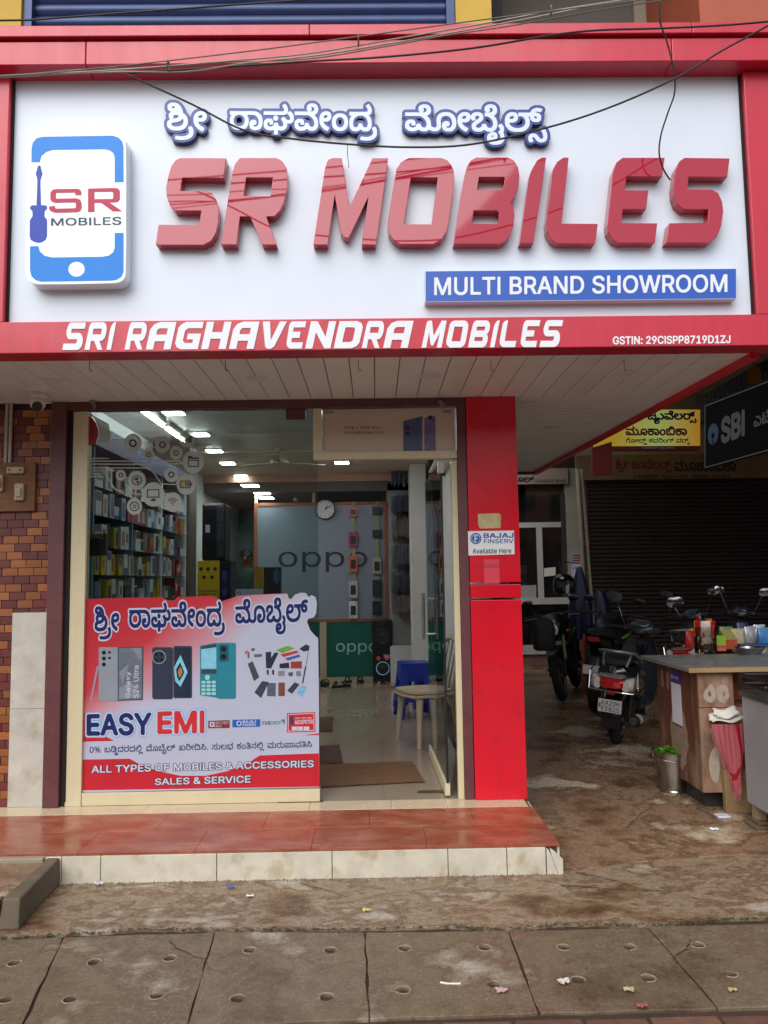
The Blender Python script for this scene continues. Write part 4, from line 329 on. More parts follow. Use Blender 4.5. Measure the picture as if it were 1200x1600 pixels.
 '2': (648,[[46,0,1,46,34,1,167,164,1,188,186,0,214,220,0,228,250,0,228,266,1,228,286,0,210,314,0,179,328,0,160,328,1,138,328,0,108,312,0,92,281,0,92,260,1,47,260,1,47,292,0,77,342,0,128,368,0,160,368,1,193,368,0,243,342,0,272,296,0,272,267,1,272,248,0,258,210,0,222,162,0,190,128,1,110,44,1,110,41,1,278,41,1,278,0,1]]),
 '4': (648,[[30,74,1,30,112,1,174,364,1,220,364,1,78,118,1,78,114,1,294,114,1,294,74,1],[201,0,1,201,85,1,201,103,1,201,227,1,245,227,1,245,0,1]]),
 '5': (648,[[158,-5,1,126,-5,0,75,20,0,44,64,0,44,92,1,88,92,1,90,76,0,109,50,0,140,36,0,158,36,1,180,36,0,214,56,0,234,92,0,234,116,1,234,139,0,213,176,0,178,198,0,155,198,1,138,198,0,104,186,0,92,178,1,49,184,1,70,364,1,262,364,1,262,323,1,110,323,1,97,217,1,99,217,1,110,226,0,144,238,0,164,238,1,188,238,0,230,220,0,262,187,0,279,142,0,279,116,1,279,82,0,248,26,0,193,-5,0]]),
 '7': (648,[[70,0,1,231,320,1,231,323,1,44,323,1,44,364,1,280,364,1,280,320,1,118,0,1]]),
 '8': (648,[[162,-5,1,125,-5,0,68,21,0,37,67,0,37,96,1,37,120,0,56,159,0,88,186,0,108,189,1,108,191,1,82,198,0,50,243,0,50,272,1,50,300,0,79,344,0,130,368,0,162,368,1,194,368,0,244,344,0,273,300,0,273,272,1,273,243,0,242,198,0,216,191,1,216,189,1,236,186,0,268,159,0,287,120,0,287,96,1,287,67,0,255,21,0,198,-5,0],[162,36,1,186,36,0,221,52,0,240,80,0,240,99,1,240,120,0,220,150,0,184,168,0,162,168,1,139,168,0,104,150,0,83,120,0,83,99,1,83,80,0,102,52,0,138,36,0],[162,207,1,181,207,0,211,222,0,228,250,0,228,268,1,228,287,0,212,314,0,182,328,0,162,328,1,142,328,0,112,314,0,95,287,0,95,268,1,95,250,0,112,222,0,142,207,0]]),
 '9': (648,[[162,368,1,196,368,0,248,338,0,278,284,0,278,248,1,278,222,0,255,164,0,226,122,1,144,0,1,94,0,1,215,178,1,220,178,1,214,167,0,196,150,0,170,140,0,156,140,1,123,140,0,74,168,0,46,218,0,46,252,1,46,286,0,76,338,0,128,368,0],[162,329,1,141,329,0,109,309,0,90,274,0,90,252,1,90,229,0,109,194,0,141,175,0,162,175,1,183,175,0,216,194,0,234,229,0,234,251,1,234,274,0,216,309,0,183,329,0]]),
 '&': (644,[[142,-5,1,106,-5,0,54,22,0,26,67,0,26,95,1,26,119,0,45,154,0,80,184,0,101,200,1,155,240,1,162,244,0,177,258,0,188,277,0,188,290,1,188,307,0,165,330,0,146,330,1,132,330,0,110,318,0,99,298,0,99,285,1,99,272,0,112,246,0,133,220,0,146,203,1,314,0,1,261,0,1,124,166,1,104,189,0,73,226,0,55,263,0,55,285,1,55,309,0,77,346,0,117,367,0,144,367,1,172,367,0,211,346,0,232,310,0,232,289,1,232,272,0,220,244,0,198,220,0,184,210,1,112,156,1,89,139,0,70,110,0,70,94,1,70,76,0,88,48,0,118,34,0,138,34,1,160,34,0,200,52,0,232,84,0,250,132,0,250,160,1,292,160,1,292,124,0,276,78,0,255,52,0,248,44,1,239,34,1,221,14,0,168,-5,0]]),
 ':': (269,[[68,-3,1,54,-3,0,35,16,0,35,30,1,35,44,0,54,62,0,68,62,1,82,62,0,101,44,0,101,30,1,101,16,0,82,-3,0],[68,194,1,54,194,0,35,214,0,35,228,1,35,241,0,54,260,0,68,260,1,82,260,0,101,241,0,101,228,1,101,214,0,82,194,0]]),
 '|': (333,[[102,481,1,102,-117,1,64,-117,1,64,481,1]]),
 '/': (360,[[169,381,1,52,-54,1,11,-54,1,128,381,1]]),
}
KN['kn_e'] = KN['e']
LT[' '] = (290, [])
KN.update(LT)
def kn_contours(words, gap=330):
    out = []; x = 0
    for wd in words:
        for g in (wd.split() if not isinstance(wd, tuple) else wd):
            adv, cs = KN[g]
            for c in cs:
                pts = [(c[i]*2+x, c[i+1]*2, c[i+2])  for i in range(0, len(c),3)]; q = []
                m = len(pts); full = []
                for i in range(m):
                    a, b = pts[i], pts[(i+1) % m]; full.append(a)
                    if not a[2] and not b[2]: full.append(((a[0]+b[0])/2,(a[1]+b[1])/2,1))
                k0 = next(i for i, p in enumerate(full) if p[2]); full = full[k0:]+full[:k0]; m = len(full); i = 0
                while i < m:
                    a = full[i]; b = full[(i+1) % m]
                    if b[2]: q.append(a[:2]); i += 1
                    else:
                        d = full[(i+2) % m]
                        for t in (0,.25,.5,.75):
                            q.append(((1-t)**2*a[0]+2*t*(1-t)*b[0]+t*t*d[0], (1-t)**2*a[1]+2*t*(1-t)*b[1]+t*t*d[1]))
                        i += 2
                out.append(q)
            x += adv
        x += gap
    return out
def kn_mask(cs, cell, pad):
    xs = [p[0] for c in cs for p in c]; ys = [p[1] for c in cs for p in c]
    bb = (min(xs), min(ys), max(xs), max(ys)); ox, oy = bb[0]-pad, bb[1]-pad
    W = int((bb[2]-bb[0]+2*pad)/cell)+2; Hh = int((bb[3]-bb[1]+2*pad)/cell)+2
    acc = np.zeros((Hh, W+1), np.int32)
    for c in cs:
        for i in range(len(c)):
            (x0, y0),(x1, y1) = c[i], c[(i+1) % len(c)]
            a, b = (y0-oy)/cell-.5,(y1-oy)/cell-.5
            if a == b: continue
            lo, hi, sg = (a, b, 1) if a < b else (b, a, -1)
            r = np.arange(math.ceil(lo), math.ceil(hi))
            if len(r) == 0: continue
            xx = x0 + (r-a)/(b-a)*(x1-x0); ci = np.clip(np.ceil((xx-ox)/cell-.5).astype(int),0, W)
            np.add.at(acc, (r, ci), sg)
    return (np.cumsum(acc, 1)[:, :W] != 0), bb, ox, oy
def dilate(m, r):
    if r <= 0: return m
    R = int(math.ceil(r)); out = np.zeros_like(m); Hh, W = m.shape
    for dy in range(-R, R+1):
        if abs(dy) > r: continue
        hw = int(math.sqrt(r*r-dy*dy)); cs = np.zeros((Hh, W+2*hw+1), np.int32)
        cs[:, 1:] = np.cumsum(np.pad(m, ((0,0),(hw, hw))),1)
        row = (cs[:, 2*hw+1:] - cs[:, :-2*hw-1]) > 0
        if dy >= 0: out[dy:] |= row[:Hh-dy]
        else: out[:dy] |= row[-dy:]
    return out
def contours(m):
    f = np.pad(m.astype(float),2)
    for _ in range(2): f = (np.roll(f, 1,0)+f*2+np.roll(f, -1,0))/4; f = (np.roll(f, 1,1)+f*2+np.roll(f, -1,1))/4
    b = f > .5; code = b[:-1, :-1]*1 + b[:-1,1:]*2 + b[1:, 1:]*4 + b[1:, :-1]*8
    T = {1: ((3,0),),2: ((0,1),),3: ((3,1),),4: ((1,2),),5: ((3,0),(1,2)),6: ((0,2),),7: ((3,2),),8: ((2,3),),9: ((2,0),),10: ((0,1),(2,3)),11: ((2,1),),12: ((1,3),),13: ((1,0),),14: ((0,3),)}
    nx = {}
    def ek(i, j, e): return [('h', i, j),('v', i, j+1),('h', i+1, j),('v', i, j)][e]
    for i, j in zip(*np.nonzero((code > 0) & (code < 15))):
        for a, c in T[int(code[i, j])]: nx[ek(i, j, a)] = ek(i, j, c)
    def pos(k):
        t, i, j = k
        if t == 'h': a, c = f[i, j], f[i, j+1]; return (j+(.5-a)/(c-a)-2, i-2)
        a, c = f[i, j], f[i+1, j]; return (j-2, i+(.5-a)/(c-a)-2)
    loops = []
    while nx:
        k0 = next(iter(nx)); k = k0; lp = []
        while k in nx: lp.append(pos(k)); k = nx.pop(k)
        if len(lp) > 6: loops.append(lp)
    return loops
def simplify(lp, tol):
    a = np.array(lp); h = len(a)//2
    def dp(i, j):
        if j-i < 2: return [i]
        d = a[j % len(a)]-a[i]; n = np.hypot(*d) or 1e-9; q = a[i+1:j]-a[i]; e = abs(q[:, 0]*d[1]-q[:, 1]*d[0])/n; k = int(e.argmax())
        if e[k] < tol: return [i]
        return dp(i, i+1+k)+dp(i+1+k, j)
    return [tuple(a[i]) for i in dp(0, h)+dp(h, len(a))]
_KC = {}
def kn_loops(words, grow=0, cell=7, tol=.25, gap=330):
    """union of the glyphs, thickened by grow font units, as simple loops in 0..1 of the plain text box"""
    key = (tuple(words), grow, cell, gap)
    if key not in _KC:
        m, bb, ox, oy = kn_mask(kn_contours(words, gap), cell, grow+6*cell)
        lps = [simplify(l, tol) for l in contours(dilate(m, grow/cell))]
        _KC[key] = [[((ox+(x+.5)*cell-bb[0])/(bb[2]-bb[0]),(oy+(y+.5)*cell-bb[1])/(bb[3]-bb[1])) for x, y in l] for l in lps if len(l) > 3]
    return _KC[key]
def kn_text(name, words, quad, fmap, mat, parent, grow=0, off=None, cell=7, gap=330, tol=.25, **k):
    qm = quadmap(quad)
    return mb().plate(kn_loops(words, grow, cell, tol, gap), lambda u, v: fmap(*qm(u, v)), off).build(name, mat, parent, **k)
def text(name, s, quad, fmap, mat, parent, grow=0, off=None, cell=14, tol=.2, **k):
    return kn_text(name, [tuple(s)], quad, fmap, mat, parent, grow=grow, off=off, cell=cell, tol=tol, **k)
SRI = 'shivowel rasubscript lengthmark'; RAGH = 'ranocrest aavowelsign gha vevowel lengthmark anusvara da rasubscript'
MOBS = 'movowel lengthmark bevowel ailengthmark lavirama sasubscript'; MOB = 'movowel bevowel ailengthmark lavirama'
# ================================================================ THE SETTING
GZ = -.15                                   # paving level; the shop floor is z = 0
concrete = M('wet_concrete', (140,122,100), rough=.4, rvar=.3, var=.4, vs=70, bump=.7, bs=110, stretch=(.8,1.25,1), ramp=((.35,(88,64,42)),(.43,(126,100,74)),(.5,(148,130,108)),(.55,(112,84,58)),(.61,(158,144,126)),(.68,(176,166,152))), rs=3.2, rd=.15)
concrete2 = M('alley_concrete', (120,94,72), rough=.32, rvar=.26, var=.35, vs=60, bump=.5, bs=90, ramp=((.36,(78,54,36)),(.44,(128,98,72)),(.5,(146,120,96)),(.54,(108,80,56)),(.58,(150,126,100)),(.63,(196,180,158))), rs=1.6, rd=.2)
slab_m = M('slab_concrete', (126,102,86), rough=.42, rvar=.28, var=.32, vs=60, bump=.6, bs=120, ramp=((.34,(88,70,52)),(.43,(108,92,72)),(.5,(118,102,82)),(.56,(104,86,66)),(.61,(130,116,96)),(.69,(170,162,146))), rs=2.4, rd=.1, rnd=.05)
dirt_m = M('damp_dirt', (62,46,34), rough=.8, var=.3, vs=9, bump=1, bs=40)
moss_m = M('moss', (52,62,44), rough=.9, var=.4, vs=30, bump=1, bs=80)
tag(mb().add([(-60,-60,-.22),(60,-60,-.22),(60,60,-.22),(-60,60,-.22)], [(0,1,2,3)]).build('ground', dirt_m), kind='structure')
def sl0(x, y): return PZ(x, y, GZ)[1]
# concrete apron: one cast sheet in front of the step, another through the passage
seam = [PZ(x, y, GZ) for x, y in ((-260,1472),(0,1466),(90,1460),(240,1452),(330,1452),(500,1452),(700,1447),(780,1452),(890,1444),(1020,1446),(1110,1437),(1200,1434),(1500,1426))]
def sheet(name, pts, z, m, th=.06, sub=True):
    return tag(mb().plate([[(p[0], p[1]) for p in pts]], lambda a, b: (a, b, z),(0,0,-th)).build(name, m, bevel=.006), kind='structure')
jag = []
for i in range(len(seam)-1):
    for t in np.linspace(0,1,7)[:-1]:
        p = seam[i]*(1-t)+seam[i+1]*t; jag.append((p[0], p[1]+random.uniform(-.007,.007)))
ctrl = (.98,-.83)
sheet('concrete_apron', [(-6,-.80)]+[(-6, jag[0][1])]+jag+[(9, jag[-1][1]),(9,-.35),(1.9,-.62),(1.35,-.70),(.98,-.82)], GZ, concrete)
sheet('passage_floor', [(.93,-.834),(1.35,-.714),(1.9,-.634),(9,-.362),(9,16),(.93,16)], GZ+.004, concrete2)
tag(mb().box(-6,9, sl0(600,1600)-.05,-1.2,-.21, GZ-.012).build('dirt_bed', dirt_m), kind='structure')
# drain cover slabs with finger holes
pav = bpy.data.objects.new('pavement', None); COL.objects.link(pav); tag(pav, kind='structure')
def sl(x, y): p = PZ(x, y, GZ); return (p[0], p[1])
joints = [((-150,1478),(-330,1620)),((100,1463),(35,1602)),((336,1456),(292,1606)),((570,1456),(577,1592)),((795,1454),(842,1583)),((1012,1448),(1122,1576)),((1240,1442),(1420,1572))]
holes = [[(22,1505),(10,1562)], [(147,1503),(265,1497),(110,1561),(245,1555)], [(390,1485),(516,1485),(371,1561),(510,1558)],
         [(632,1482),(757,1481),(630,1547),(772,1538)], [(881,1480),(983,1479),(903,1531),(1013,1528)], [(1090,1477),(1141,1522)]]
for i in range(6):
    (a, b),(c, d) = joints[i], joints[i+1]
    A, Bq, Cq, Dq = sl(*a), sl(*c), sl(*d), sl(*b); g = .0035; dz = random.uniform(-.006,.004)
    def edge(p, q, n=9, am=.004): return [(p[0]*(1-t)+q[0]*t+random.uniform(-am, am), p[1]*(1-t)+q[1]*t+random.uniform(-am, am)) for t in np.linspace(0,1, n)[:-1]]
    A = (A[0]+g, A[1]-g); Bq = (Bq[0]-g, Bq[1]-g); Cq = (Cq[0]-g, Cq[1]+g); Dq = (Dq[0]+g, Dq[1]+g)
    lp = [edge(A, Bq)+edge(Bq, Cq)+edge(Cq, Dq)+edge(Dq, A)]
    rims = []
    for (hx, hy) in holes[i]:
        c_ = sl(hx, hy); r = .026
        lp.append(chaikin([(c_[0]+r*random.uniform(.8,1.12)*math.cos(k*.7), c_[1]+r*random.uniform(.8,1.12)*math.sin(k*.7)) for k in range(9)], 1)); rims.append(c_)
    s_ = mb().plate(lp, lambda u, v: (u, v, GZ+dz),(0,0,-.055)).build('slab', slab_m, pav, bevel=.004)
    for c_ in rims:
        n = 18; k0 = random.randint(0,17); k1 = random.randint(9,17)
        mb().tube([(c_[0]+.028*math.cos(2*math.pi*(k0+k)/n), c_[1]+.028*math.sin(2*math.pi*(k0+k)/n), GZ+dz) for k in range(k1)], .0022,5).build('hole_rim', M('pale_cement', (150,138,120), rough=.8), s_)
g = mb(); pts = [(a, b) for a, b in jag]
for (a, b) in pts:
    for _ in range(5):
        c_ = (a+random.uniform(-.04,.04), b+random.uniform(-.012,.004)); r = random.uniform(.003,.008); k0 = random.random()*6
        g.add([(c_[0]+r*1.6*math.cos(k0+k*1.05), c_[1]+r*.6*math.sin(k0+k*1.05), GZ+.003) for k in range(6)]+[(c_[0], c_[1], GZ+.003+r*.5)], [(k, (k+1) % 6,6) for k in range(6)])
tag(g.build('moss', moss_m), 'dark green moss along the seam behind the drain slabs', 'moss', kind='stuff')
# paving bricks along the road edge
pb = M('paving_brick', (104,74,58), rough=.6, rvar=.2, var=.3, vs=14, bump=.8, bs=50, rnd=.18)
x = -2.0
y1 = sl(600,1590)[1]
while x < 3.0:
    wdt = random.uniform(.22,.26)
    for r_ in range(2): mb().box(x+.006, x+wdt-.006, y1-.125*(r_+1)-.01, y1-.125*r_-.02, GZ-.06, GZ-.008+random.uniform(-.003,.003)).build('paver', pb, pav, bevel=.006)
    x += wdt
tag(mb().box(-30,30,-13, y1-.28,-.21, GZ-.03).build('road', M('wet_asphalt', (112,102,92), rough=.55, rvar=.2, var=.3, vs=3, bump=1, bs=90)), kind='structure')

# ---------------------------------------------------------------- front step
XR, YS = .94,-.84
redtile = M('wet_red_tile', (146,72,46), rough=.26, rvar=.2, var=.22, vs=5, bump=.3, bs=30, rnd=.06, c2=(164,104,82), c2s=6, c2t=.55, stretch=(.7,1.4,1))
cream = M('cream_tile', (202,182,152), rough=.2, rvar=.12, var=.1, vs=5, rnd=.04)
white_tile = M('white_riser_tile', (204,198,180), rough=.45, var=.22, vs=9, bump=.5, bs=18, c2=(166,142,104), c2s=7, c2t=.64, rnd=.04)
grout = M('dark_grout', (70,60,50), rough=.9)
st = thing('front_step', 'red tiled step with white tiled riser before the shop entrance', 'step', (-.6,-.5, GZ))
mb().box(-3.2, XR-.012, YS+.012,0, GZ-.04,-.012).build('step_core', grout, st)
# tread tiles: front row of red tiles, a cream row behind
def prow(xs, y0, y1, z, m, nm):
    for a, b in zip(xs[:-1], xs[1:]): mb().box(a+.0008, b-.0008, y0+.0008, y1-.0008, z-.014, z).build(nm, m, st, bevel=.0012)
yr = -.185
prow([-3.2,-2.75,-2.15,-1.55,-.95,-.35,.25, XR], YS, YS+.33,0, redtile, 'tread_tile')
prow([-3.2,-2.45,-1.85,-1.25,-.65,-.05,.55, XR-.003], YS+.33, yr, .0005, redtile, 'tread_tile')
prow([-3.2,-2.6,-2.02,-1.42,-.42,.08,.42, XR-.03], yr, .0,.002, cream, 'threshold_tile')
# riser tiles
rx = [P(v, 1350, YS)[0] for v in (-60,97,158,339,519,700,792)]+[XR-.075]
for a, b in zip(rx[:-1], rx[1:]): mb().box(a+.002, b-.002, YS-.008, YS+.008, GZ-.002,-.016).build('riser_tile', white_tile, st, bevel=.0015)
# broken end tile and its core behind
mb().plate([[(XR-.072, GZ),(XR-.015, GZ),(XR-.03,-.11),(XR-.045,-.06),(XR-.06,-.03),(XR-.071,-.018)]], lambda a, b: (a, YS-.008, b),(0,.014,0)).build('broken_tile', white_tile, st)
mb().plate([[(XR-.012, GZ),(XR+.012, GZ),(XR+.012,-.075),(XR-.005,-.06),(XR-.03,-.035),(XR-.055,-.02),(XR-.044,-.06),(XR-.028,-.11)]], lambda a, b: (a, YS-.009, b),(0,.014,0)).build('broken_tile', white_tile, st)
mb().box(XR-.012, XR, YS+.01,-.02, GZ, -.016).build('riser_tile', white_tile, st)
# concrete trough at the left end of the step
tr = thing('concrete_trough', 'mossy concrete trough edge at the left end of the step', 'trough', (-1.9,-1.1, GZ))
rough_c = M('rough_mossy_concrete', (112,96,78), rough=.75, var=.4, vs=7, bump=1, bs=40, c2=(64,72,46), c2s=3.5, c2t=.58)
tz = -.02
o1 = PZ(97,1338, tz); o2 = PZ(28,1402, tz)
mb().hexa([(o1[0]-.075, o1[1]+.02, GZ),(o1[0], o1[1], GZ),(o2[0]+.02, o2[1]-.03, GZ),(o2[0]-.075, o2[1]-.03, GZ)], [(o1[0]-.07, o1[1]+.02, tz),(o1[0]-.005, o1[1], tz),(o2[0]+.01, o2[1], tz-.004),(o2[0]-.07, o2[1], tz-.004)]).build('side_wall', rough_c, tr, bevel=.008)
mb().box(-3.2, o2[0]-.077, o2[1]-.03, o2[1]+.04, GZ, tz-.006).build('front_wall', rough_c, tr, bevel=.008)
mb().box(-3.2, o1[0]-.077, o1[1]-.05, o1[1]+.035, GZ, tz+.008).build('back_wall', M('pale_cement', (150,138,120), rough=.8, var=.3, vs=14), tr, bevel=.006)
mb().box(-3.2, o2[0]-.077, o2[1]+.042, o1[1]-.052, GZ, tz-.012).build('silt_fill', concrete2, tr)
mb().tube([PZ(37,1362, tz-.03), PZ(56,1355, tz-.03)], .006,6).build('paper_straw', M('paper', (220,215,205)), tr)
# litter
lit = [((153,1383),(190,192,198),.03, 'crumpled white foil wrapper under the left riser tiles'),((360,1387),(70,90,170),.022, 'small blue and red wrapper lying below the riser'),((390,1402),(225,222,215),.02, 'small white paper scrap below the middle of the step'),((573,1424),(205,180,110),.022, 'flat cream and gold wrapper on the wet apron'),((881,1536),(196,190,180),.026, 'white crumpled tissue between two drain slab holes'),((982,1548),(176,170,136),.022, 'pale cream leaf like scrap on the right drain slab'),((1003,1574),(150,84,80),.022, 'pink and red wrapper at the slab front edge'),((784,1549),(180,148,146),.026, 'flattened pale pink paper beside a slab hole'),((1116,1297),(230,228,232),.026, 'white paper scrap lying before the steel cart'),((1145,1548),(176,154,108),.016, 'tiny yellow scrap on the far right drain slab')]
for (px, c, r, lb) in lit:
    p = PZ(px[0], px[1], GZ+.006); vs = []
    g = mb(); n = 5
    for i in range(n+1):
        for j in range(n+1): vs.append((p[0]+(i/n-.5)*r*1.7+random.uniform(-.003,.003), p[1]+(j/n-.5)*r*1.1+random.uniform(-.003,.003), GZ+.008+random.uniform(0, r*.5)))
    g.add(vs, [(i*(n+1)+j, (i+1)*(n+1)+j, (i+1)*(n+1)+j+1, i*(n+1)+j+1) for i in range(n) for j in range(n)])
    tag(g.build('paper_scrap', M('scrap_%d_%d' % px, c, rough=.6, var=.2, vs=60)), lb, 'litter', 'litter on the paving')
# grit swept against the riser, seams and joints, and a few cracks
g = mb(); rs_ = random.Random(3)
def pebble(x, y, r):
    z = GZ+.004; g.add([(x+r*rs_.uniform(.6,1.3)*math.cos(k*1.57+r*900), y+r*rs_.uniform(.6,1.3)*math.sin(k*1.57+r*900), z) for k in range(4)]+[(x, y, z+r*.8)], [(0,1,4),(1,2,4),(2,3,4),(3,0,4)])
for _ in range(500): pebble(rs_.uniform(-1.6,1.0), YS-.01-abs(rs_.gauss(0,.03)), rs_.uniform(.0015,.005))
for _ in range(700): a, b = rs_.choice(jag); pebble(a+rs_.uniform(-.06,.06), b+rs_.gauss(0,.02), rs_.uniform(.0015,.005))
for _ in range(1200): pebble(rs_.uniform(-2,3), rs_.uniform(-2.1,-.86), rs_.uniform(.001,.0035))
for _ in range(900): pebble(rs_.uniform(1,3), rs_.uniform(-.8,3), rs_.uniform(.001,.004))
tag(g.build('grit', M('grit', (112,96,78), rough=.9, var=.5, vs=90)), 'fine grit and pebbles scattered over the wet paving', 'grit', kind='stuff')
g = mb()
for x, y, dx, dy, n in ((1.02,-.84,.05,-.03,14),(-.4,-.9,.03,-.025,14),(.9,-1.0,.06,-.012,12),(1.5,-.2,.04,.05,26),(-.9,-1.5,.03,-.03,14),(1.3,-1.6,-.02,-.03,12)):
    pts = []
    for k in range(n): pts.append((x, y)); x += dx*rs_.uniform(.3,1.2)+rs_.uniform(-.02,.02); y += dy*rs_.uniform(.3,1.2)+rs_.uniform(-.01,.01)
    wd = [.0035*(1-k/n)+.0006 for k in range(n)]
    g.add([(a, b+s_*w_, GZ+.0062) for (a, b), w_ in zip(pts, wd) for s_ in (-1,1)], [(2*k, 2*k+1,2*k+3,2*k+2) for k in range(n-1)])
tag(g.build('crack_lines', M('crack_dark', (40,30,22), rough=.9)), 'dark hairline cracks running over the concrete paving', 'cracks', kind='stuff')
tag(mb().tube([PZ(688,1535, GZ+.004), PZ(700,1537, GZ+.004), PZ(720,1537, GZ+.004)], .004,6).build('paper_strip', M('paper', (220,215,205))), 'thin white paper strip lying on the middle drain slab', 'litter')
# ================================================================ SHOP BUILDING
maroon = M('maroon_steel', (98,54,58), rough=.45, var=.25, vs=12, bump=.3, bs=90)
beige_al = M('beige_aluminium', (206,194,160), rough=.38, var=.06, vs=8)
soff_m = M('white_pvc_plank', (232,228,222), rough=.35, var=.06, vs=6, rnd=.03)
wall_in = M('interior_wall', (196,196,190), rough=.7, var=.06)
pill_m = M('red_panel', (208,22,42), rough=.24, rvar=.08, var=.12, vs=2.5, c2=(168,34,46), c2s=11, c2t=.7)
glass = glass_mat('shop_glass', (226,236,232))
shop = thing('shop_building', 'phone shop with red pillar, glazed front and white plank soffit', 'shop', (-.6,2,0))
SZ = 2.555
# outer shell (walls round the room)
YB = 8.2; XL = -2.32; XI = .8; CZ = 2.84
mb().box(XL-.2, XL, .02, YB, 0,3.0).build('left_wall', wall_in, shop)
mb().box(XI, XI+.12,.36, YB, -.15,3.0).build('right_wall', wall_in, shop)
mb().box(XL, XI, YB, YB+.2,0,3.0).build('back_wall', M('back_wall_paint', (150,170,170), rough=.7, var=.06), shop)
flr = M('interior_floor_tile', (146,131,110), rough=.12, rvar=.06, var=.08, vs=4)
for i in range(5):
    for j in range(14):
        mb().box(XL+i*.59+.001, min(XI, XL+(i+1)*.59)-.001, j*.6+.001, min(YB, (j+1)*.6)-.001,-.012,0).build('floor_tile', flr, shop)
mb().box(XL-.2, XI+.12,0.01, YB, -.15,-.013).build('floor_slab', grout, shop)
# ceiling: ribbed planks then plain board
g = mb(); y = .06
while y < 3.6:
    g.box(XL, XI, y, y+.094, CZ, CZ+.02); g.box(XL, XI, y+.094, y+.1, CZ+.006, CZ+.02); y += .1
tag(g.build('ceiling_ribs', M('ceiling_pvc', (180,168,158), rough=.4, var=.05), shop), kind='stuff')
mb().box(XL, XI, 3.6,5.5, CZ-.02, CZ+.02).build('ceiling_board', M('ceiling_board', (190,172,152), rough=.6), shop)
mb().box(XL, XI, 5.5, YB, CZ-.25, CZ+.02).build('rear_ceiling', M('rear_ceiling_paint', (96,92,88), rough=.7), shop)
mb().box(XL, XI, 5.44,5.5, CZ-.12, CZ-.021).build('ceiling_beam', M('beam_paint', (196,150,128), rough=.6), shop)
mb().box(XL-.2, XI+.12,.02, YB+.2,3.0,3.15).build('roof_slab', grout, shop)
# lintel, steel posts
mb().box(-2.07,.605,-.03,.05, P(400,639,0)[2], SZ).build('lintel', maroon, shop, bevel=.003)
pl = P(88,700,0)[0]
mb().box(-2.075,-1.975,-.045,.06,-.002, SZ-.002).build('steel_post', maroon, shop, bevel=.004)
mb().box(.545,.604,-.032,.05,.002, SZ-.002).build('steel_post', maroon, shop, bevel=.003)
mb().box(-1.973,-1.945,-.02,.05,.003, P(110,641,0)[2]-.002).build('dark_joint', M('dark_gap', (28,22,20), rough=.9), shop)
zt = P(300,641,0)[2]-.003
mb().box(-1.943,-1.89,-.012,.05,.003, zt).build('frame_stile', beige_al, shop, bevel=.002)
mb().box(-1.888,-1.845,-.02,.05,.003, zt).build('frame_stile', beige_al, shop, bevel=.002)
mb().box(.505,.543,-.012,.045,.003, P(700,720,0)[2]).build('frame_stile', beige_al, shop, bevel=.002)
xm = -.362
mb().box(-1.843, xm, -.016,.045,.004,.08).build('bottom_rail', beige_al, shop, bevel=.002)
mb().box(-1.943,-1.845,-.022,.0,.0035,.03).build('bottom_rail', beige_al, shop)
# fixed pane and transom
mb().box(-1.843, xm,   .004,.014,.08, zt).build('glass_pane', glass, shop)
tx0, tx1 = P(490,680,0)[0], P(709,680,0)[0]; tz0, tz1 = P(600,718,0)[2], P(600,706,0)[2]
mb().box(tx0,.543,-.022,.04, tz0, tz1).build('transom_rail', beige_al, shop, bevel=.002)
mb().box(tx0, tx0+.055,-.022,.04, tz1+.001, zt).build('transom_post', beige_al, shop, bevel=.002)
flat('transom_sheet', [[(505,640),(709,637),(711,706),(507,708)]], -.004, M('transom_print', (196,176,158), rough=.35, var=.04), shop, th=.004)
ts = [c for c in shop.children if c.name.startswith('transom_sheet')][0]
ink = M('dark_ink', (36,32,34), rough=.5, var=.03)
F = lambda Y: (lambda a, b: P(a, b, Y))
text('lettering', 'V15 | V15 Pro', R4(538,665,594,671), F(-.0055), ink, ts, grow=14)
text('lettering', 'THE FUTURE BELONGS TO YOU', R4(538,674,600,678), F(-.0055), ink, ts, grow=6)
text('lettering', 'vivo', R4(507,641,521,646), F(-.0055), ink, ts, grow=20)
text('lettering', 'vivo', R4(692,640,705,645), F(-.0055), ink, ts, grow=20)
flat('phone_print', [[(630,658),(660,650),(660,706),(630,706)]], -.0055, M('phone_blue', (70,84,122), rough=.3, var=.25, vs=20), ts)
flat('phone_print', [[(663,653),(680,650),(681,706),(663,706)]], -.0057, M('phone_violet', (112,100,142), rough=.3, var=.4, vs=24), ts)
flat('camera_print', [circ(637,668,3,10), ], -.0062, ink, ts); flat('camera_print', [circ(637,677,3,10)], -.0062, ink, ts); flat('camera_print', [[(669,650),(675,649),(675,655),(669,655)]], -.0062, ink, ts)
flat('header_box', [[(447,638),(477,638),(477,655),(447,655)]], -.006, maroon, shop, th=.02)
# red pillar in clad panels
x0, x1 = .607,.93
for a, b in ((-.0, P(780,937,0)[2]),(P(780,935,0)[2]+.001, P(780,913,0)[2]),(P(780,911,0)[2]+.001, SZ-.002)):
    mb().box(x0, x1,-.045,.35, a+.004, b).build('pillar_panel', pill_m, shop, bevel=.003)
flat('faded_patch', [[(756,874),(780,874),(781,912),(757,912)]], -.0462, M('faded_red', (206,66,80), rough=.4), shop)
text('faded_lettering', 'CANISHOT', R4(741,882,786,889,-2), F(-.0466), M('faint_red', (150,20,40), rough=.5), shop)
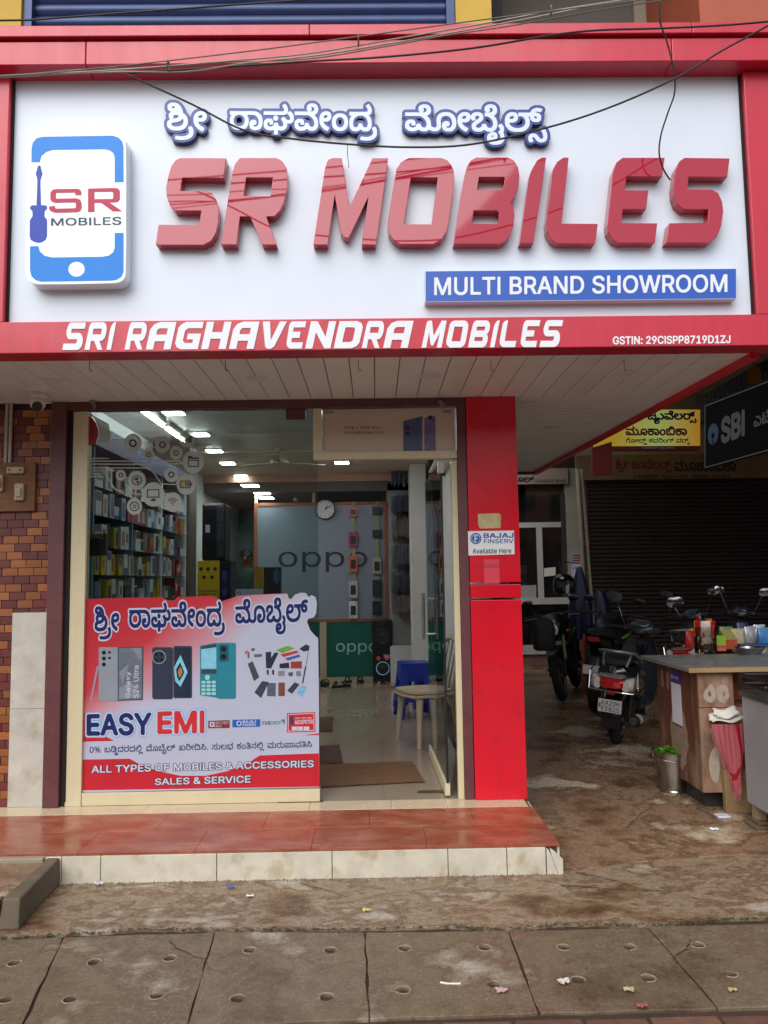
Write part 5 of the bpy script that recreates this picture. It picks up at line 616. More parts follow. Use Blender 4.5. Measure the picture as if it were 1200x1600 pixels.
# soffit: planks in front, ribbed strip over the passage
g = mb(); g.box(-3.0,2.2,-.95,.0, SZ+.016, SZ+.03); so = g.build('soffit', grout, shop)
x = -3.0; k = 0
def side_x(y): return 2.02 - (y+.95)*.05
while x < 2.05:
    x2 = min(x+.137,2.03); mb().box(x+.0025, x2-.0025,-.95,-.004, SZ, SZ+.014).build('plank', soff_m, so, bevel=.002); x += .137
g = mb(); y = .0; y_end = 3.55
while y < y_end:
    a, b = side_x(y), side_x(y+.09)
    g.hexa([(.62, y, SZ),(a, y, SZ),(b, y+.08, SZ),(.62, y+.08, SZ)], [(.62, y, SZ+.02),(a, y, SZ+.02),(b, y+.08, SZ+.02),(.62, y+.08, SZ+.02)])
    g.box(.62, b, y+.08, y+.1, SZ+.014, SZ+.02); y += .1
tag(g.build('soffit_ribs', soff_m, so), kind='stuff')
red_tr = M('red_trim', (206,30,44), rough=.4, var=.06)
mb().hexa([(2.02,-.96, SZ-.03),(2.07,-.96, SZ-.03),(side_x(3.6)+.05,3.6, SZ-.03),(side_x(3.6),3.6, SZ-.03)], [(2.02,-.96, SZ+.25),(2.07,-.96, SZ+.25),(side_x(3.6)+.05,3.6, SZ+.25),(side_x(3.6),3.6, SZ+.25)]).build('edge_trim', red_tr, shop)
mb().box(.62,1.82,3.56,3.66, SZ-.02, SZ+.25).build('rear_trim', M('dark_trim', (52,44,42), rough=.6), shop)
for px, py in ((82,594),(401,591),(672,587),(978,582)):
    p = PZ(px, py, SZ); mb().lathe([(.06,-.004),(.066,-.001),(.05,0)], (p[0], p[1], SZ), n=24).build('downlight_cover', M('soffit_disc', (214,208,200), rough=.5), so)
p = PZ(862,668, SZ); mb().lathe([(.06,-.004),(.066,-.001),(.05,0)], (p[0], p[1], SZ), n=24).build('downlight_cover', M('soffit_disc', (214,208,200)), so)
for px in (140,352,560,767,975,1178):
    q = PZ(px, 563, SZ); mb().tube([(q[0], q[1], SZ+.003),(q[0], q[1], SZ-.05),(q[0]+.008, q[1], SZ-.06),(q[0]+.014, q[1], SZ-.05)], .0018,5).build('wire_hook', ink, so)
# small hooded fittings on the lintel
for px in (145,687):
    p = P(px, 632,-.05); mb().tube([(p[0]-.012,-.03, p[2]+.02),(p[0], -.075, p[2]+.012),(p[0]+.02,-.08, p[2]-.008),(p[0]+.012,-.05, p[2]-.02)], .012,8).build('shutter_hook', M('worn_steel', (150,145,138), rough=.4, metal=.7, var=.3, vs=60), shop, smooth=True)
# glass door, swung open into the shop
door = mb().box(-.006,.006,0,1.15,.09, tz0-.01).build('door_leaf', glass_mat('door_glass', (224,236,230)), shop, local=True)
dx, dyaw = P(700,1240,.02)[0], rad(1.2)
door.location = Vector((dx, .03,0))-wl(shop); door.rotation_euler = (0,0, dyaw)
def dpart(name, g, m, **k):
    o = g.build(name, m, door, local=True, **k); return o
steel = M('brushed_steel', (190,188,184), rough=.28, metal=.9, var=.12, vs=30)
dpart('door_rail', mb().box(-.016,.016,.0,1.15,.012,.088), beige_al, bevel=.002)
dpart('patch_fitting', mb().box(-.018,.018,-.004,.06, tz0-.09, tz0-.012), M('patch_metal', (200,192,176), rough=.35, var=.1), bevel=.003)
dpart('door_edge', mb().box(-.007,.007,-.004,-.001,.09, tz0-.1), M('black_seal', (16,18,18), rough=.5))
for sx in (-1,1):
    dpart('handle', mb().tube([(sx*.055,.93,.92),(sx*.055,.93,1.27)], .012,10), steel, smooth=True)
for hz in (.96,1.23): dpart('handle_fixing', mb().tube([(-.055,.93, hz),(.055,.93, hz)], .008,8), steel, smooth=True)
# floor spring plates
for px, py, w_ in ((470,1252,.14),(677,1237,.1)):
    p = PZ(px, py, .003); mb().box(p[0]-w_, p[0]+w_, p[1]-.025, p[1]+.025,.0022,.006).build('floor_plate', M('worn_plate', (84,72,60), rough=.5, metal=.4, var=.3, vs=30), shop)

# ---------------------------------------------------------------- tiled wall at the left
tw = thing('tiled_wall', 'wall of small maroon and orange brick tiles left of the shopfront', 'wall', (-2.5,.1,0))
mb().box(-3.3,-2.077,.0,.3,-.012, SZ-.002).build('wall_core', M('tile_grout', (58,30,26), rough=.9), tw)
bm_mar = M('maroon_tile', (102,46,42), rough=.42, var=.25, vs=30, rnd=.24, bump=.3, bs=70); bm_or = M('orange_tile', (148,88,46), rough=.42, var=.25, vs=26, rnd=.24, bump=.3, bs=70)
bh, bl = .0512,.1
protos = {}
rows = int((SZ-.005)/bh)
pxr = P(80,960,0)[0]
for r in range(rows):
    z = r*bh+.002; x = -2.078 if z > P(40,957,0)[2]-bh*.95 else P(17,1100,0)[0]-.001
    off = (0,.05,.025,.075)[r % 4]; first = True
    while x > -2.62:
        L_ = (bl-off if first and off else bl); first = False; xa = max(x-L_, -2.62)
        key = (round(L_, 3), random.random() < .5)
        if key not in protos:
            protos[key] = mb().box(-L_+.003,-.002,-.006,.002,.002, bh-.002).build('brick', bm_or if key[1] else bm_mar, tw, local=True)
            o = protos[key]
        else:
            o = protos[key].copy(); COL.objects.link(o)
        o.location = Vector((x, random.uniform(-.0008,.0008), z))-wl(tw); x -= L_
mt = M('white_marble_tile', (192,188,176), rough=.45, var=.2, vs=7, bump=.3, bs=14, c2=(160,148,124), c2s=4, c2t=.66)
xa, xb = P(17,1100,0)[0], -2.078
za, zb, zc = .003, P(50,1107,0)[2], P(50,957,0)[2]
mb().box(xa, xb, -.012,-.0005, za, zb-.001).build('marble_tile', mt, tw, bevel=.0015); mb().box(xa, xb, -.012,-.0005, zb+.001, zc).build('marble_tile', mt, tw, bevel=.0015)
# wooden meter board and conduit
bd = thing('meter_board', 'worn wooden electrical board with fuse holders on the tiled wall', 'board', (-2.4,-.03,1.9))
a = P(-40,800,-.03); b_ = P(56,722,-.03); wood_b = M('weathered_board', (124,84,52), rough=.75, var=.35, vs=6, bump=.6, bs=50, stretch=(1,1,5))
mb().box(a[0], b_[0], -.032,-.007, a[2], b_[2]).build('back_board', wood_b, bd, bevel=.004)
cer = M('dirty_ceramic', (176,160,134), rough=.5, var=.35, vs=40)
for (u, v, w2, h2) in ((25,735,.055,.022),(31,769,.03,.055),(1,755,.02,.055)):
    p = P(u, v, -.04); q = mb().box(p[0]-w2, p[0]+w2,-.058,-.0325, p[2]-h2, p[2]+h2).build('fuse_holder', cer, bd, bevel=.008)
    if w2 > .05:
        for sx in (-1,1): mb().lathe([(.006,-.062),(.006,-.058)], (p[0]+sx*.035,0, p[2]), 'Y', 10).build('screw_hole', ink, q)
    else: mb().box(p[0]-w2*.5, p[0]+w2*.6,-.07,-.0585, p[2]-h2*.6, p[2]+h2*.5).build('fuse_grip', cer, q, bevel=.006)
cp = M('grey_conduit', (176,166,156), rough=.5, var=.12, vs=15)
for i, px in enumerate((10,16.5)):
    p = P(px, 680,-.02); o = mb().tube([(p[0], -.02, SZ-.001),(p[0], -.02, P(px, 725,-.02)[2])], .0105,10).build('conduit', cp, None, smooth=True)
    tag(o, ['grey plastic conduit, left of the pair, running down to the meter board', 'grey plastic conduit, right of the pair, beside the brick tiles'][i], 'conduit', 'conduits above the meter board')
# security camera under the soffit
p = PZ(60,614, SZ); sc_ = thing('security_camera', 'white turret security camera under the soffit at the left', 'camera', (p[0], p[1], SZ))
wp = M('white_plastic', (214,206,192), rough=.35, var=.05)
mb().lathe([(.05,0),(.055,-.012),(.055,-.03),(.045,-.04)], (p[0], p[1], SZ), n=24).build('base_ring', wp, sc_, smooth=True)
bm_ = [(.046*math.cos(t),-.045+.046*math.sin(t)) for t in np.linspace(-1.55,1.55,12)]
mb().lathe(bm_, (p[0], p[1]-.006, SZ-.022), n=24).build('ball_housing', wp, sc_, smooth=True)
fw_ = Vector((.25,-.75,-.6)).normalized(); c_ = Vector((p[0], p[1]-.006, SZ-.067))
mb().tube([c_+fw_*.03, c_+fw_*.05], .03,18).build('lens_face', M('lens_black', (14,15,22), rough=.08), sc_, smooth=True)
# ================================================================ SIGN
YP = -1.05                                   # white sign panel
sred = M('sign_red', (194,34,58), rough=.34, rvar=.06, var=.13, vs=4, coat=.2, stretch=(4,1,.6))
swhite = M('sign_white', (214,224,236), rough=.3, var=.03, vs=3)
acryl = M('red_acrylic', (172,20,50), rough=.04, var=.03, spec=.6, coat=.25)
sg = thing('shop_sign', 'wide white shop sign with red letters in a red frame', 'sign', (0, YP, SZ))
XA = P(17,320, YP)[0]; XB = P(1166,320, YP)[0]
zt_, zb_ = P(600,127, YP)[2], P(600,497, YP)[2]
mb().box(XA-.1, XB+.1, YP, YP+.05, zb_-.05, zt_+.1).build('sign_panel', swhite, sg)
# bottom band
YBn = -1.10; zb1 = P(600,546, YBn)[2]; zb0 = P(600,497, YBn)[2]
mb().box(-3.0,2.3, YBn, -.955, zb1, zb0).build('lower_band', sred, sg, bevel=.004)
# top cornice: upper lip, groove, main band with deep underside
YC = -1.18
z1, z2, z3, z4 = P(600,98, YC)[2], P(600,62, YC)[2], P(600,54, YC-.02)[2], P(600,37, YC-.02)[2]
def runs(xs, y0, y1, za, zb, nm):
    for a, b in zip(xs[:-1], xs[1:]): mb().box(a+.0015, b-.0015, y0, y1, za, zb).build(nm, sred, sg, bevel=.004)
runs([-3.0, P(134,80, YC)[0], P(1050,80, YC)[0], 2.6], YC, -.96, z1, z2, 'cornice_band')
mb().box(-3.0,2.6, YC+.03,-.955, z2, z3).build('cornice_groove', M('dark_red', (112,14,30), rough=.5), sg)
runs([-3.0, P(484,45, YC)[0], P(1079,45, YC)[0], 2.6], YC-.02,-.96, z3, z4, 'cornice_lip')
# side frames
mb().box(-3.0, XA, YP-.05,-.956, zb0, z1-.001).build('side_frame', sred, sg, bevel=.004)
mb().box(XB, 2.3, YP-.05,-.956, zb0, z1-.001).build('side_frame', sred, sg, bevel=.004)
mb().box(XB-.008, XB-.001, YP-.02, YP-.001, zb0, z1-.002).build('frame_joint', M('dark_gap', (28,22,20)), sg)
mb().box(XA+.001, XA+.008, YP-.02, YP-.001, zb0, z1-.002).build('frame_joint', M('dark_gap', (28,22,20)), sg)
# big red letters: outline of each front face read from the photograph
LD = .062; YL = YP-LD
def zr(x0, y0, s, pts): return [(x0+a/s, y0+b/s) for a, b in pts]
s1 = 1200/220; s2 = 1200/230
BIG = [
 ('S', [zr(240,240, s1, [(225,36),(620,38),(597,207),(245,205),(230,318),(440,316),(490,332),(535,395),(556,475),(552,590),(530,680),(490,745),(425,778),(18,777),(42,605),(355,606),(388,590),(405,488),(180,487),(138,440),(112,370),(106,290),(125,190),(152,105),(185,55)])]),
 ('R', [zr(240,240, s1, [(735,36),(1045,36),(1095,60),(1133,120),(1143,200),(1138,300),(1110,420),(1075,490),(1030,535),(962,537),(1050,778),(925,778),(822,537),(737,537),(708,778),(573,776),(640,350),(670,170),(695,85)]), zr(240,240, s1, [(790,205),(1015,205),(995,362),(768,360)])]),
 ('M', [zr(480,240, s1, [(215,36),(295,36),(357,440),(372,430),(555,38),(690,38),(660,270),(585,778),(463,778),(521,372),(350,730),(315,715),(285,675),(235,360),(175,778),(52,778),(150,130),(165,75),(185,48)])]),
 ('O', [zr(480,240, s1, [(865,35),(1140,35),(1190,52),(1225,90),(1248,140),(1255,210),(1240,350),(1205,600),(1188,665),(1145,735),(1075,772),(790,772),(735,735),(695,680),(684,600),(740,250),(760,130),(800,70)]), zr(480,240, s1, [(885,203),(1112,205),(1060,602),(825,600)])]),
 ('B', [zr(700,240, s1, [(240,32),(510,32),(560,55),(598,115),(610,190),(600,290),(565,375),(535,415),(560,460),(567,530),(555,620),(520,715),(480,757),(440,770),(48,770),(105,380),(140,190),(160,110),(195,55)]), zr(700,240, s1, [(265,200),(475,200),(485,212),(472,285),(455,309),(248,308)]), zr(700,240, s1, [(220,486),(415,486),(434,508),(432,570),(415,598),(205,596)])]),
 ('I', [zr(700,240, s1, [(800,32),(838,32),(800,290),(728,765),(612,765),(690,200),(715,130),(755,60)])]),
 ('L', [zr(700,240, s1, [(985,32),(1030,32),(968,595),(1278,597),(1252,768),(930,765),(880,735),(842,660),(835,590),(870,300),(895,130),(930,70)])]),
 ('E', [zr(920,240, s2, [(275,33),(620,33),(598,188),(308,188),(295,298),(487,298),(468,455),(278,455),(265,565),(560,567),(540,726),(245,726),(195,700),(158,640),(150,580),(180,300),(195,150),(225,70)])]),
 ('S', [zr(920,240, s2, [(780,33),(1150,38),(1130,192),(815,190),(805,290),(1005,292),(1055,320),(1088,390),(1097,470),(1080,590),(1050,670),(985,728),(630,726),(655,567),(970,562),(978,457),(770,455),(720,410),(694,340),(690,270),(710,120),(740,60)])])]
for ch, lps in BIG:
    flat('raised_letter', lps, YL, acryl, sg, th=LD-.001, bevel=.0022)
# Kannada heading: thick blue backing and pale face
nav = M('sign_navy', (30,42,104), rough=.3, var=.05); blu = M('sign_blue', (34,58,150), rough=.3, var=.05); pale = M('letter_pale', (214,226,240), rough=.3, var=.03)
for wd, q in ((SRI, [(262,161),(322,163),(322,219),(262,217)]),(RAGH, [(360,162),(588,163),(588,219),(360,216)]),(MOBS, [(634,164),(854,164),(854,226),(634,224)])):
    o = kn_text('heading_backing', [wd], q, F(YP-.03), nav, sg, grow=116, off=(0,.029,0))
    kn_text('heading_face', [wd], q, F(YP-.0335), blu, o, grow=92, off=(0,.003,0))
    kn_text('heading_lettering', [wd], q, F(YP-.0365), pale, o, grow=27, off=(0,.0025,0))
# white strip lettering: slanted technical capitals
def techno(ch):
    """loops on a 0..w x 0..100 body, before the slant"""
    t = 24
    if ch == 'A': return 82, [[(0,0),(0,72),(10,92),(28,100),(82,100),(82,0),(t+58-24+0,0),(58,30),(t, 30),(t, 0)], [(t, 54),(58,54),(58,77),(30,77),(t, 70)]]
    if ch == 'G': return 80, [[(22,100),(80,100),(80,77),(32,77),(t, 68),(t, 32),(32,23),(57,23),(57,36),(36,36),(36,57),(80,57),(80,0),(22,0),(8,8),(0,22),(0,78),(8,92)]]
    if ch == 'H': return 82, [[(0,0),(0,100),(t, 100),(t, 62),(58,62),(58,100),(82,100),(82,0),(58,0),(58,38),(t, 38),(t, 0)]]
    if ch == 'V': return 80, [[(0,100),(t, 100),(40,30),(57,100),(80,100),(56,8),(46,0),(34,0),(26,8)]]
    if ch == 'N': return 84, [[(0,0),(0,100),(22,100),(60,42),(60,100),(84,100),(84,0),(64,0),(24,60),(24,0)]]
    if ch == 'D': return 82, [[(0,0),(0,100),(60,100),(75,92),(82,78),(82,22),(75,8),(60,0)], [(t, 23),(52,23),(58,30),(58,70),(52,77),(t, 77)]]
    lp = next(l for c, l in BIG if c == ch)
    ys = [p[1] for p in lp[0]]; y0, y1 = min(ys), max(ys); k = 100/(y1-y0); un = [[((p[0])*k*.92-.155*(y1-p[1])*k, (y1-p[1])*k) for p in l] for l in lp]
    x0 = min(p[0] for l in un for p in l); un = [[(p[0]-x0, p[1]) for p in l] for l in un]
    return max(p[0] for l in un for p in l), un
x = 0; L_ = []
for ch in 'SRI RAGHAVENDRA MOBILES':
    if ch == ' ': x += 34; continue
    w_, lps = techno(ch)
    L_.append([[(a+x+.2*b, b) for a, b in l] for l in lps]); x += w_+11
tot = max(p[0] for g_ in L_ for l in g_ for p in l)
qm = quadmap([(97,504),(880,500),(880,542),(97,547)])
band = [c for c in sg.children if c.name.startswith('lower_band')][0]
wv = M('white_vinyl', (228,232,236), rough=.35, var=.03)
for g_ in L_:
    mb().plate([[(a/tot, b/100) for a, b in l] for l in g_], lambda u, v: P(*qm(u, v), YBn-.004),(0,.0036,0)).build('strip_letter', wv, band)
text('registration_lettering', 'GSTIN: 29CISPP8719D1ZJ', R4(958,526,1141,538,-2), F(YBn-.003), wv, band, grow=34, off=(0,.0024,0), cell=10)
# phone shaped light box
lb_ = thing('logo_lightbox', 'white rounded phone shaped light box with blue screen frame and screwdriver', 'light box', (P(120,450, YP)[0], YP, P(120,450, YP)[2]))
zq = 1126/190
def lz(pts): return [(30+a/zq, 195+b/zq) for a, b in pts]
def lrr(pts, n=2): return lz(chaikin(pts, n))
YX = YP-.085
body = lz([(70,180),(85,120),(125,78),(190,62),(860,52),(930,68),(975,110),(993,180),(992,1380),(970,1435),(925,1462),(870,1470),(200,1482),(120,1470),(75,1430),(52,1360)])
flat('box_body', [chaikin(body, 1)], YX, M('lightbox_acrylic', (232,246,250), rough=.15, var=.02), lb_, th=.084, bevel=.004)
cy = M('cyan_print', (0,128,222), rough=.5, var=.03); sb = M('screwdriver_blue', (34,68,176), rough=.5, var=.03); srd = M('logo_red', (190,34,74), rough=.5, var=.03); dg = M('logo_slate', (36,60,84), rough=.5, var=.03)
FY = F(YX-.0015)
flat('frame_print', [lz([(112,345),(114,220),(125,165),(160,125),(215,110),(865,100),(920,118),(955,155),(966,205),(966,530),(884,530),(884,300),(870,260),(835,235),(790,225),(310,232),(250,250),(205,290),(190,345)])], YX-.001, cy, lb_)
flat('frame_print', [lz([(100,1125),(178,1123),(190,1170),(235,1212),(300,1228),(770,1222),(830,1210),(870,1180),(884,1135),(884,1002),(966,1000),(966,1360),(945,1410),(900,1435),(850,1443),(200,1452),(150,1437),(112,1400),(100,1345)]), lz(circ(530,1336,76,28,70))], YX-.001, cy, lb_)
flat('screwdriver_print', [lz([(174,378),(196,378),(216,455),(203,490),(196,520),(202,745),(240,745),(258,757),(258,775),(236,800),(232,845),(258,880),(258,1030),(245,1065),(215,1085),(180,1093),(140,1085),(107,1065),(96,1030),(98,885),(124,845),(122,800),(100,775),(102,757),(120,745),(160,745),(168,520),(165,490),(153,455)])], YX-.001, sb, lb_)
flat('logo_letter', [lz([(576,652),(522,652),(520,640),(512,628),(345,630),(340,640),(340,678),(350,684),(530,680),(565,694),(578,725),(578,770),(565,800),(535,810),(330,815),(290,800),(276,775),(276,757),(330,750),(333,770),(345,776),(515,772),(524,764),(524,726),(515,719),(330,722),(298,708),(287,680),(290,625),(310,600),(345,595),(540,592),(565,602),(576,625)])], YX-.001, srd, lb_)
flat('logo_letter', [lz([(637,590),(890,584),(920,592),(932,615),(932,690),(915,712),(870,720),(836,720),(955,800),(868,802),(758,722),(697,722),(697,806),(637,808)]), lz([(697,622),(860,620),(870,630),(870,680),(860,686),(697,688)])], YX-.001, srd, lb_)
text('logo_lettering', 'MOBILES', lz([(298,866),(943,852),(943,924),(298,934)]), FY, dg, lb_, grow=20)
# blue box "multi brand showroom"
mbx = thing('showroom_lightbox', 'long blue light box with white capitals under the red letters', 'light box', (P(907,475, YP)[0], YP, P(907,475, YP)[2]))
YM = YP-.055
flat('box_body', [[(664,423),(1151,419),(1151,467),(664,472)]], YM, swhite, mbx, th=.054, bevel=.003)
flat('blue_face', [[(665,424),(1150,420),(1150,466),(665,471)]], YM-.001, M('showroom_blue', (40,88,184), rough=.28, var=.04), mbx, th=.0009)
text('lettering', 'MULTI BRAND SHOWROOM', [(679,434),(1136,429),(1136,456),(679,461)], F(YM-.003), wv, mbx, grow=26, off=(0,.0018,0), cell=10)

# ---------------------------------------------------------------- overhead wires
def wire(pts, Y, r, c, label, sag=0, Y2=None, name='overhead_wire'):
    Y2 = Y if Y2 is None else Y2; q = []
    n = len(pts); sm = []
    for i in range(n-1):        # smooth through the picked points
        p0 = pts[max(0, i-1)]; p1 = pts[i]; p2 = pts[i+1]; p3 = pts[min(n-1, i+2)]
        for t in np.linspace(0,1,9)[:-1]:
            sm.append(tuple(.5*((2*p1[k])+(-p0[k]+p2[k])*t+(2*p0[k]-5*p1[k]+4*p2[k]-p3[k])*t*t+(-p0[k]+3*p1[k]-3*p2[k]+p3[k])*t**3) for k in (0,1)))
    sm.append(pts[-1]); m = len(sm)
    q = [P(a, b, Y+(Y2-Y)*i/(m-1)) for i, (a, b) in enumerate(sm)]
    o = mb().tube(q, r, 6).build(name, M('wire_'+c, {'k': (40,38,36), 'g': (112,108,96), 'w': (166,160,146)}[c], rough=.6, var=.2, vs=30), None, smooth='all')
    return tag(o, label, 'wire', 'wires across the front of the sign')
wire([(-300,38),(0,32),(50,31),(130,25),(400,5),(470,0),(700,-22)], -1.8,.0045, 'k', 'dark wire crossing the blue shutter at the top left')
wire([(-300,128),(0,119),(140,108),(270,94),(420,76),(560,57),(760,30),(960,5),(1100,-12)], -1.75,.003, 'g', 'upper thin grey wire of the bundle across the red cornice')
wire([(-300,130),(0,120),(100,114),(200,108),(350,96),(480,84),(610,62),(760,36),(870,16),(960,2),(1050,-12)], -1.72,.0035, 'w', 'pale twisted wire in the middle of the cornice bundle')
wire([(-300,129),(0,121),(90,116),(190,112),(290,112),(390,98),(500,86),(610,68),(800,34),(980,-2),(1050,-14)], -1.70,.0035, 'w', 'lowest pale wire of the cornice bundle')
wire([(-300,124),(0,118),(120,109),(230,106),(330,98),(480,92),(600,73),(700,55),(800,40),(960,12),(1050,-2)], -1.68,.003, 'g', 'grey wire tangled beneath the pale cornice wires')
wire([(200,114),(330,106),(480,96),(600,89),(740,75),(900,50),(1040,44),(1150,38),(1300,24)], -1.62,.0048, 'k', 'thick dark cable rising to the right over the cornice')
wire([(198,116),(300,163),(380,203),(450,216),(540,225),(640,230),(740,225),(860,198),(960,165),(1060,120),(1130,78),(1200,40),(1300,-20)], -1.6,.0045, 'k', 'dark cable sagging in front of the Kannada heading')
wire([(1034,-20),(1031,30),(1042,65),(1053,110),(1054,145),(1044,175),(1033,210),(1030,240),(1037,265),(1047,281)], -1.5,.004, 'k', 'dark cable hanging down to the letters at the right', Y2=YL-.01)
wire([(543,225),(543,240),(545,262)], -1.6,.0015, 'k', 'short wire end hanging from the sagging cable', name='wire_end')
for px, py in ((263,103),(560,64),(860,17)):
    o = mb().torus(tuple(P(px, py, -1.72)),.02,.004, 'X', 14,6).build('wire_tie', M('wire_g', (112,108,96)), None, smooth='all')
    tag(o, {263: 'left tie binding the wire bundle above the heading', 560: 'middle tie binding the wire bundle on the cornice', 860: 'right tie binding the wire bundle near the yellow wall'}[px], 'wire tie')

# ---------------------------------------------------------------- upper storey
up = thing('upper_storey', 'upper floor with blue roller shutter and yellow walls above the sign', 'building', (0,-.5,4.1))
YU = -.55; zlo = z4-.25
def ub(x0, x1, y0, y1, z0, z1, nm, m, **k): return mb().box(x0, x1, y0, y1, z0, z1).build(nm, m, up, **k)
yel = M('yellow_paint', (196,160,60), rough=.7, var=.12, vs=4)
X = lambda px: P(px, 18, YU)[0]
ub(-4.5, X(33), YU, 0, zlo, 6.4, 'wall', yel); ub(X(712), X(768), YU, 0, zlo, 6.4, 'wall', yel);
bsh = M('shutter_blue', (42,62,108), rough=.4, metal=.2, var=.2, vs=8)
ub(X(34), X(47), YU+.02,0, zlo, 6.2, 'shutter_guide', bsh); ub(X(698), X(711), YU+.02,0, zlo, 6.2, 'shutter_guide', bsh)
z = zlo
sxa, sxb = X(47)+.002, X(698)-.002
n = 8; prof = [(YU+.075-.018*math.sin(math.pi*k/n),.075*k/n) for k in range(n+1)]
pm = None
while z < 6.1:
    if pm is None:
        vs = [(xx, a, b) for a, b in prof for xx in (sxa, sxb)]+[(xx, YU+.1, b) for b in (.075,0) for xx in (sxa, sxb)]
        m = len(vs)//2
        pm = mb().add(vs, [(2*i, 2*i+1,2*((i+1) % m)+1,2*((i+1) % m)) for i in range(m)]).build('shutter_slat', bsh, up, local=True); o = pm
    else: o = pm.copy(); COL.objects.link(o)
    o.location = Vector((0,0, z))-wl(up); z += .079
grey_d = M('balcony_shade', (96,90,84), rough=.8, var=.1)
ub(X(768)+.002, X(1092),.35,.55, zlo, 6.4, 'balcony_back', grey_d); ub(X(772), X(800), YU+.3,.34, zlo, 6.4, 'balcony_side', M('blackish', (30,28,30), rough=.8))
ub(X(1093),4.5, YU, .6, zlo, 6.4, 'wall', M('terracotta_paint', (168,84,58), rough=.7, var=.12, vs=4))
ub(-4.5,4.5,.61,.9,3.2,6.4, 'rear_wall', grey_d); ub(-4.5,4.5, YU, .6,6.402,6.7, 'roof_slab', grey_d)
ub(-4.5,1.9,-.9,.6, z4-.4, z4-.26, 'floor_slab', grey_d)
# ================================================================ WINDOW POSTER
po = thing('window_poster', 'torn red and white window poster with phones and offers', 'poster', (-1.1,.0,.07))
YW = .0015
def poster_mat():
    m = bpy.data.materials.new('poster_print'); m.use_nodes = True; n = m.node_tree.nodes; L = m.node_tree.links; b = n['Principled BSDF']; b.inputs['Roughness'].default_value = .3
    g = n.new('ShaderNodeNewGeometry'); d = n.new('ShaderNodeVectorMath'); d.operation = 'DOT_PRODUCT'; d.inputs[1].default_value = (.62,0,-.95)
    L.new(g.outputs['Position'], d.inputs[0])
    a = P(131,936, YW); e = P(400,1085, YW)
    v0 = .62*a[0]-.95*a[2]; v1 = .62*e[0]-.95*e[2]
    mr = n.new('ShaderNodeMapRange'); mr.inputs['From Min'].default_value = v0; mr.inputs['From Max'].default_value = v1; L.new(d.outputs['Value'], mr.inputs[0])
    ns = n.new('ShaderNodeTexNoise'); ns.inputs['Scale'].default_value = 3; ad = n.new('ShaderNodeMath'); ad.operation = 'MULTIPLY_ADD'; ad.inputs[1].default_value = .25; L.new(ns.outputs['Fac'], ad.inputs[0]); 
    sb_ = n.new('ShaderNodeMath'); sb_.operation = 'SUBTRACT'; sb_.inputs[1].default_value = .125; L.new(mr.outputs[0], sb_.inputs[0]); L.new(sb_.outputs[0], ad.inputs[2])
    r = n.new('ShaderNodeValToRGB'); c = r.color_ramp; c.elements[0].color = lin((176,34,48)); c.elements[0].position = .15; c.elements[1].color = lin((176,182,202)); c.elements[1].position = .72
    k = c.elements.new(.42); k.color = lin((186,52,62)); k = c.elements.new(.56); k.color = lin((190,132,144))
    L.new(ad.outputs[0], r.inputs[0]); L.new(r.outputs[0], b.inputs['Base Color']); return m
pz8 = 1200/420
def z8(pts): return [(100+a/pz8,900+b/pz8) for a, b in pts]
pz6 = 1200/390
def z6(pts): return [(120+a/pz6,1090+b/pz6) for a, b in pts]
flat('sheet', [[(131,936),(200,934),(255,933.5),(262,938),(272,938.5),(277,933),(330,931),(338,934),(345,940),(372,931),(404,929),(430,928),(449,927.5),(451,935),(455,936),(461,929),(470,926),(478,926.5),(482,933),(487,930),(493,933),(495,942),(494,958),(490,965),(481,967),(480,972),(485,985),(492,993),(497,997),(498,1060),(499,1230),(129,1238)]], YW, poster_mat(), po, th=.001)
psh = po.children[0]
navy = M('print_navy', (24,36,96), rough=.3, var=.05); pwh = M('print_white', (190,196,214), rough=.3, var=.03); pred = M('print_red', (188,30,46), rough=.3, var=.1, vs=4); pcy = M('print_cyan', (120,176,220), rough=.3); blk = M('print_black', (22,22,26), rough=.3)
def YK(i): return YW-.0009*(i)
def W(name, loops, i, m): return flat(name, loops, YK(i), m, po, th=.0006)
for wd, q in ((SRI, z8([(138,138),(245,136),(245,280),(138,282)])),(RAGH, z8([(292,120),(716,112),(716,262),(292,268)])),(MOB, z8([(766,106),(1088,92),(1088,256),(766,262)]))):
    kn_text('heading_outline', [wd], q, F(YK(1)), pwh, po, grow=80, off=(0,.0006,0)); kn_text('heading_lettering', [wd], q, F(YK(2)), navy, po, grow=26, off=(0,.0006,0))
# printed phones
sil = M('print_silver', (138,146,156), rough=.3, var=.12, vs=12); dsl = M('print_slate', (58,66,82), rough=.3, var=.25, vs=14); mid = M('print_midgrey', (104,112,122), rough=.3, var=.35, vs=16); teal = M('print_teal', (40,128,146), rough=.3, var=.12, vs=9); tld = M('print_teal_dark', (22,92,98), rough=.3); skyp = M('print_sky', (130,200,222), rough=.3, var=.25, vs=14)
W('phone_print', [z8(rrect(155,318,242,560,8))], 1, sil); W('phone_print', [z8([(240,318),(354,315),(352,553),(240,558)])], 2, dsl); W('phone_screen_print', [z8([(244,322),(350,319),(348,549),(244,554)])], 3, mid)
for a in ([(246,430),(290,390),(262,480)], [(300,322),(345,322),(346,380)], [(246,550),(246,500),(300,470),(346,540)]): W('wallpaper_print', [z8(a)], 4, M('print_facet', (126,136,150), rough=.3))
for x_, y_, r_ in ((178,342,9),(178,368,9),(178,395,9),(203,341,6),(203,366,6)): W('lens_print', [z8(circ(x_, y_, r_, 14))], 2, blk)
W('stylus_print', [z8([(146,402),(155,404),(122,558),(116,556)])], 1, sil)
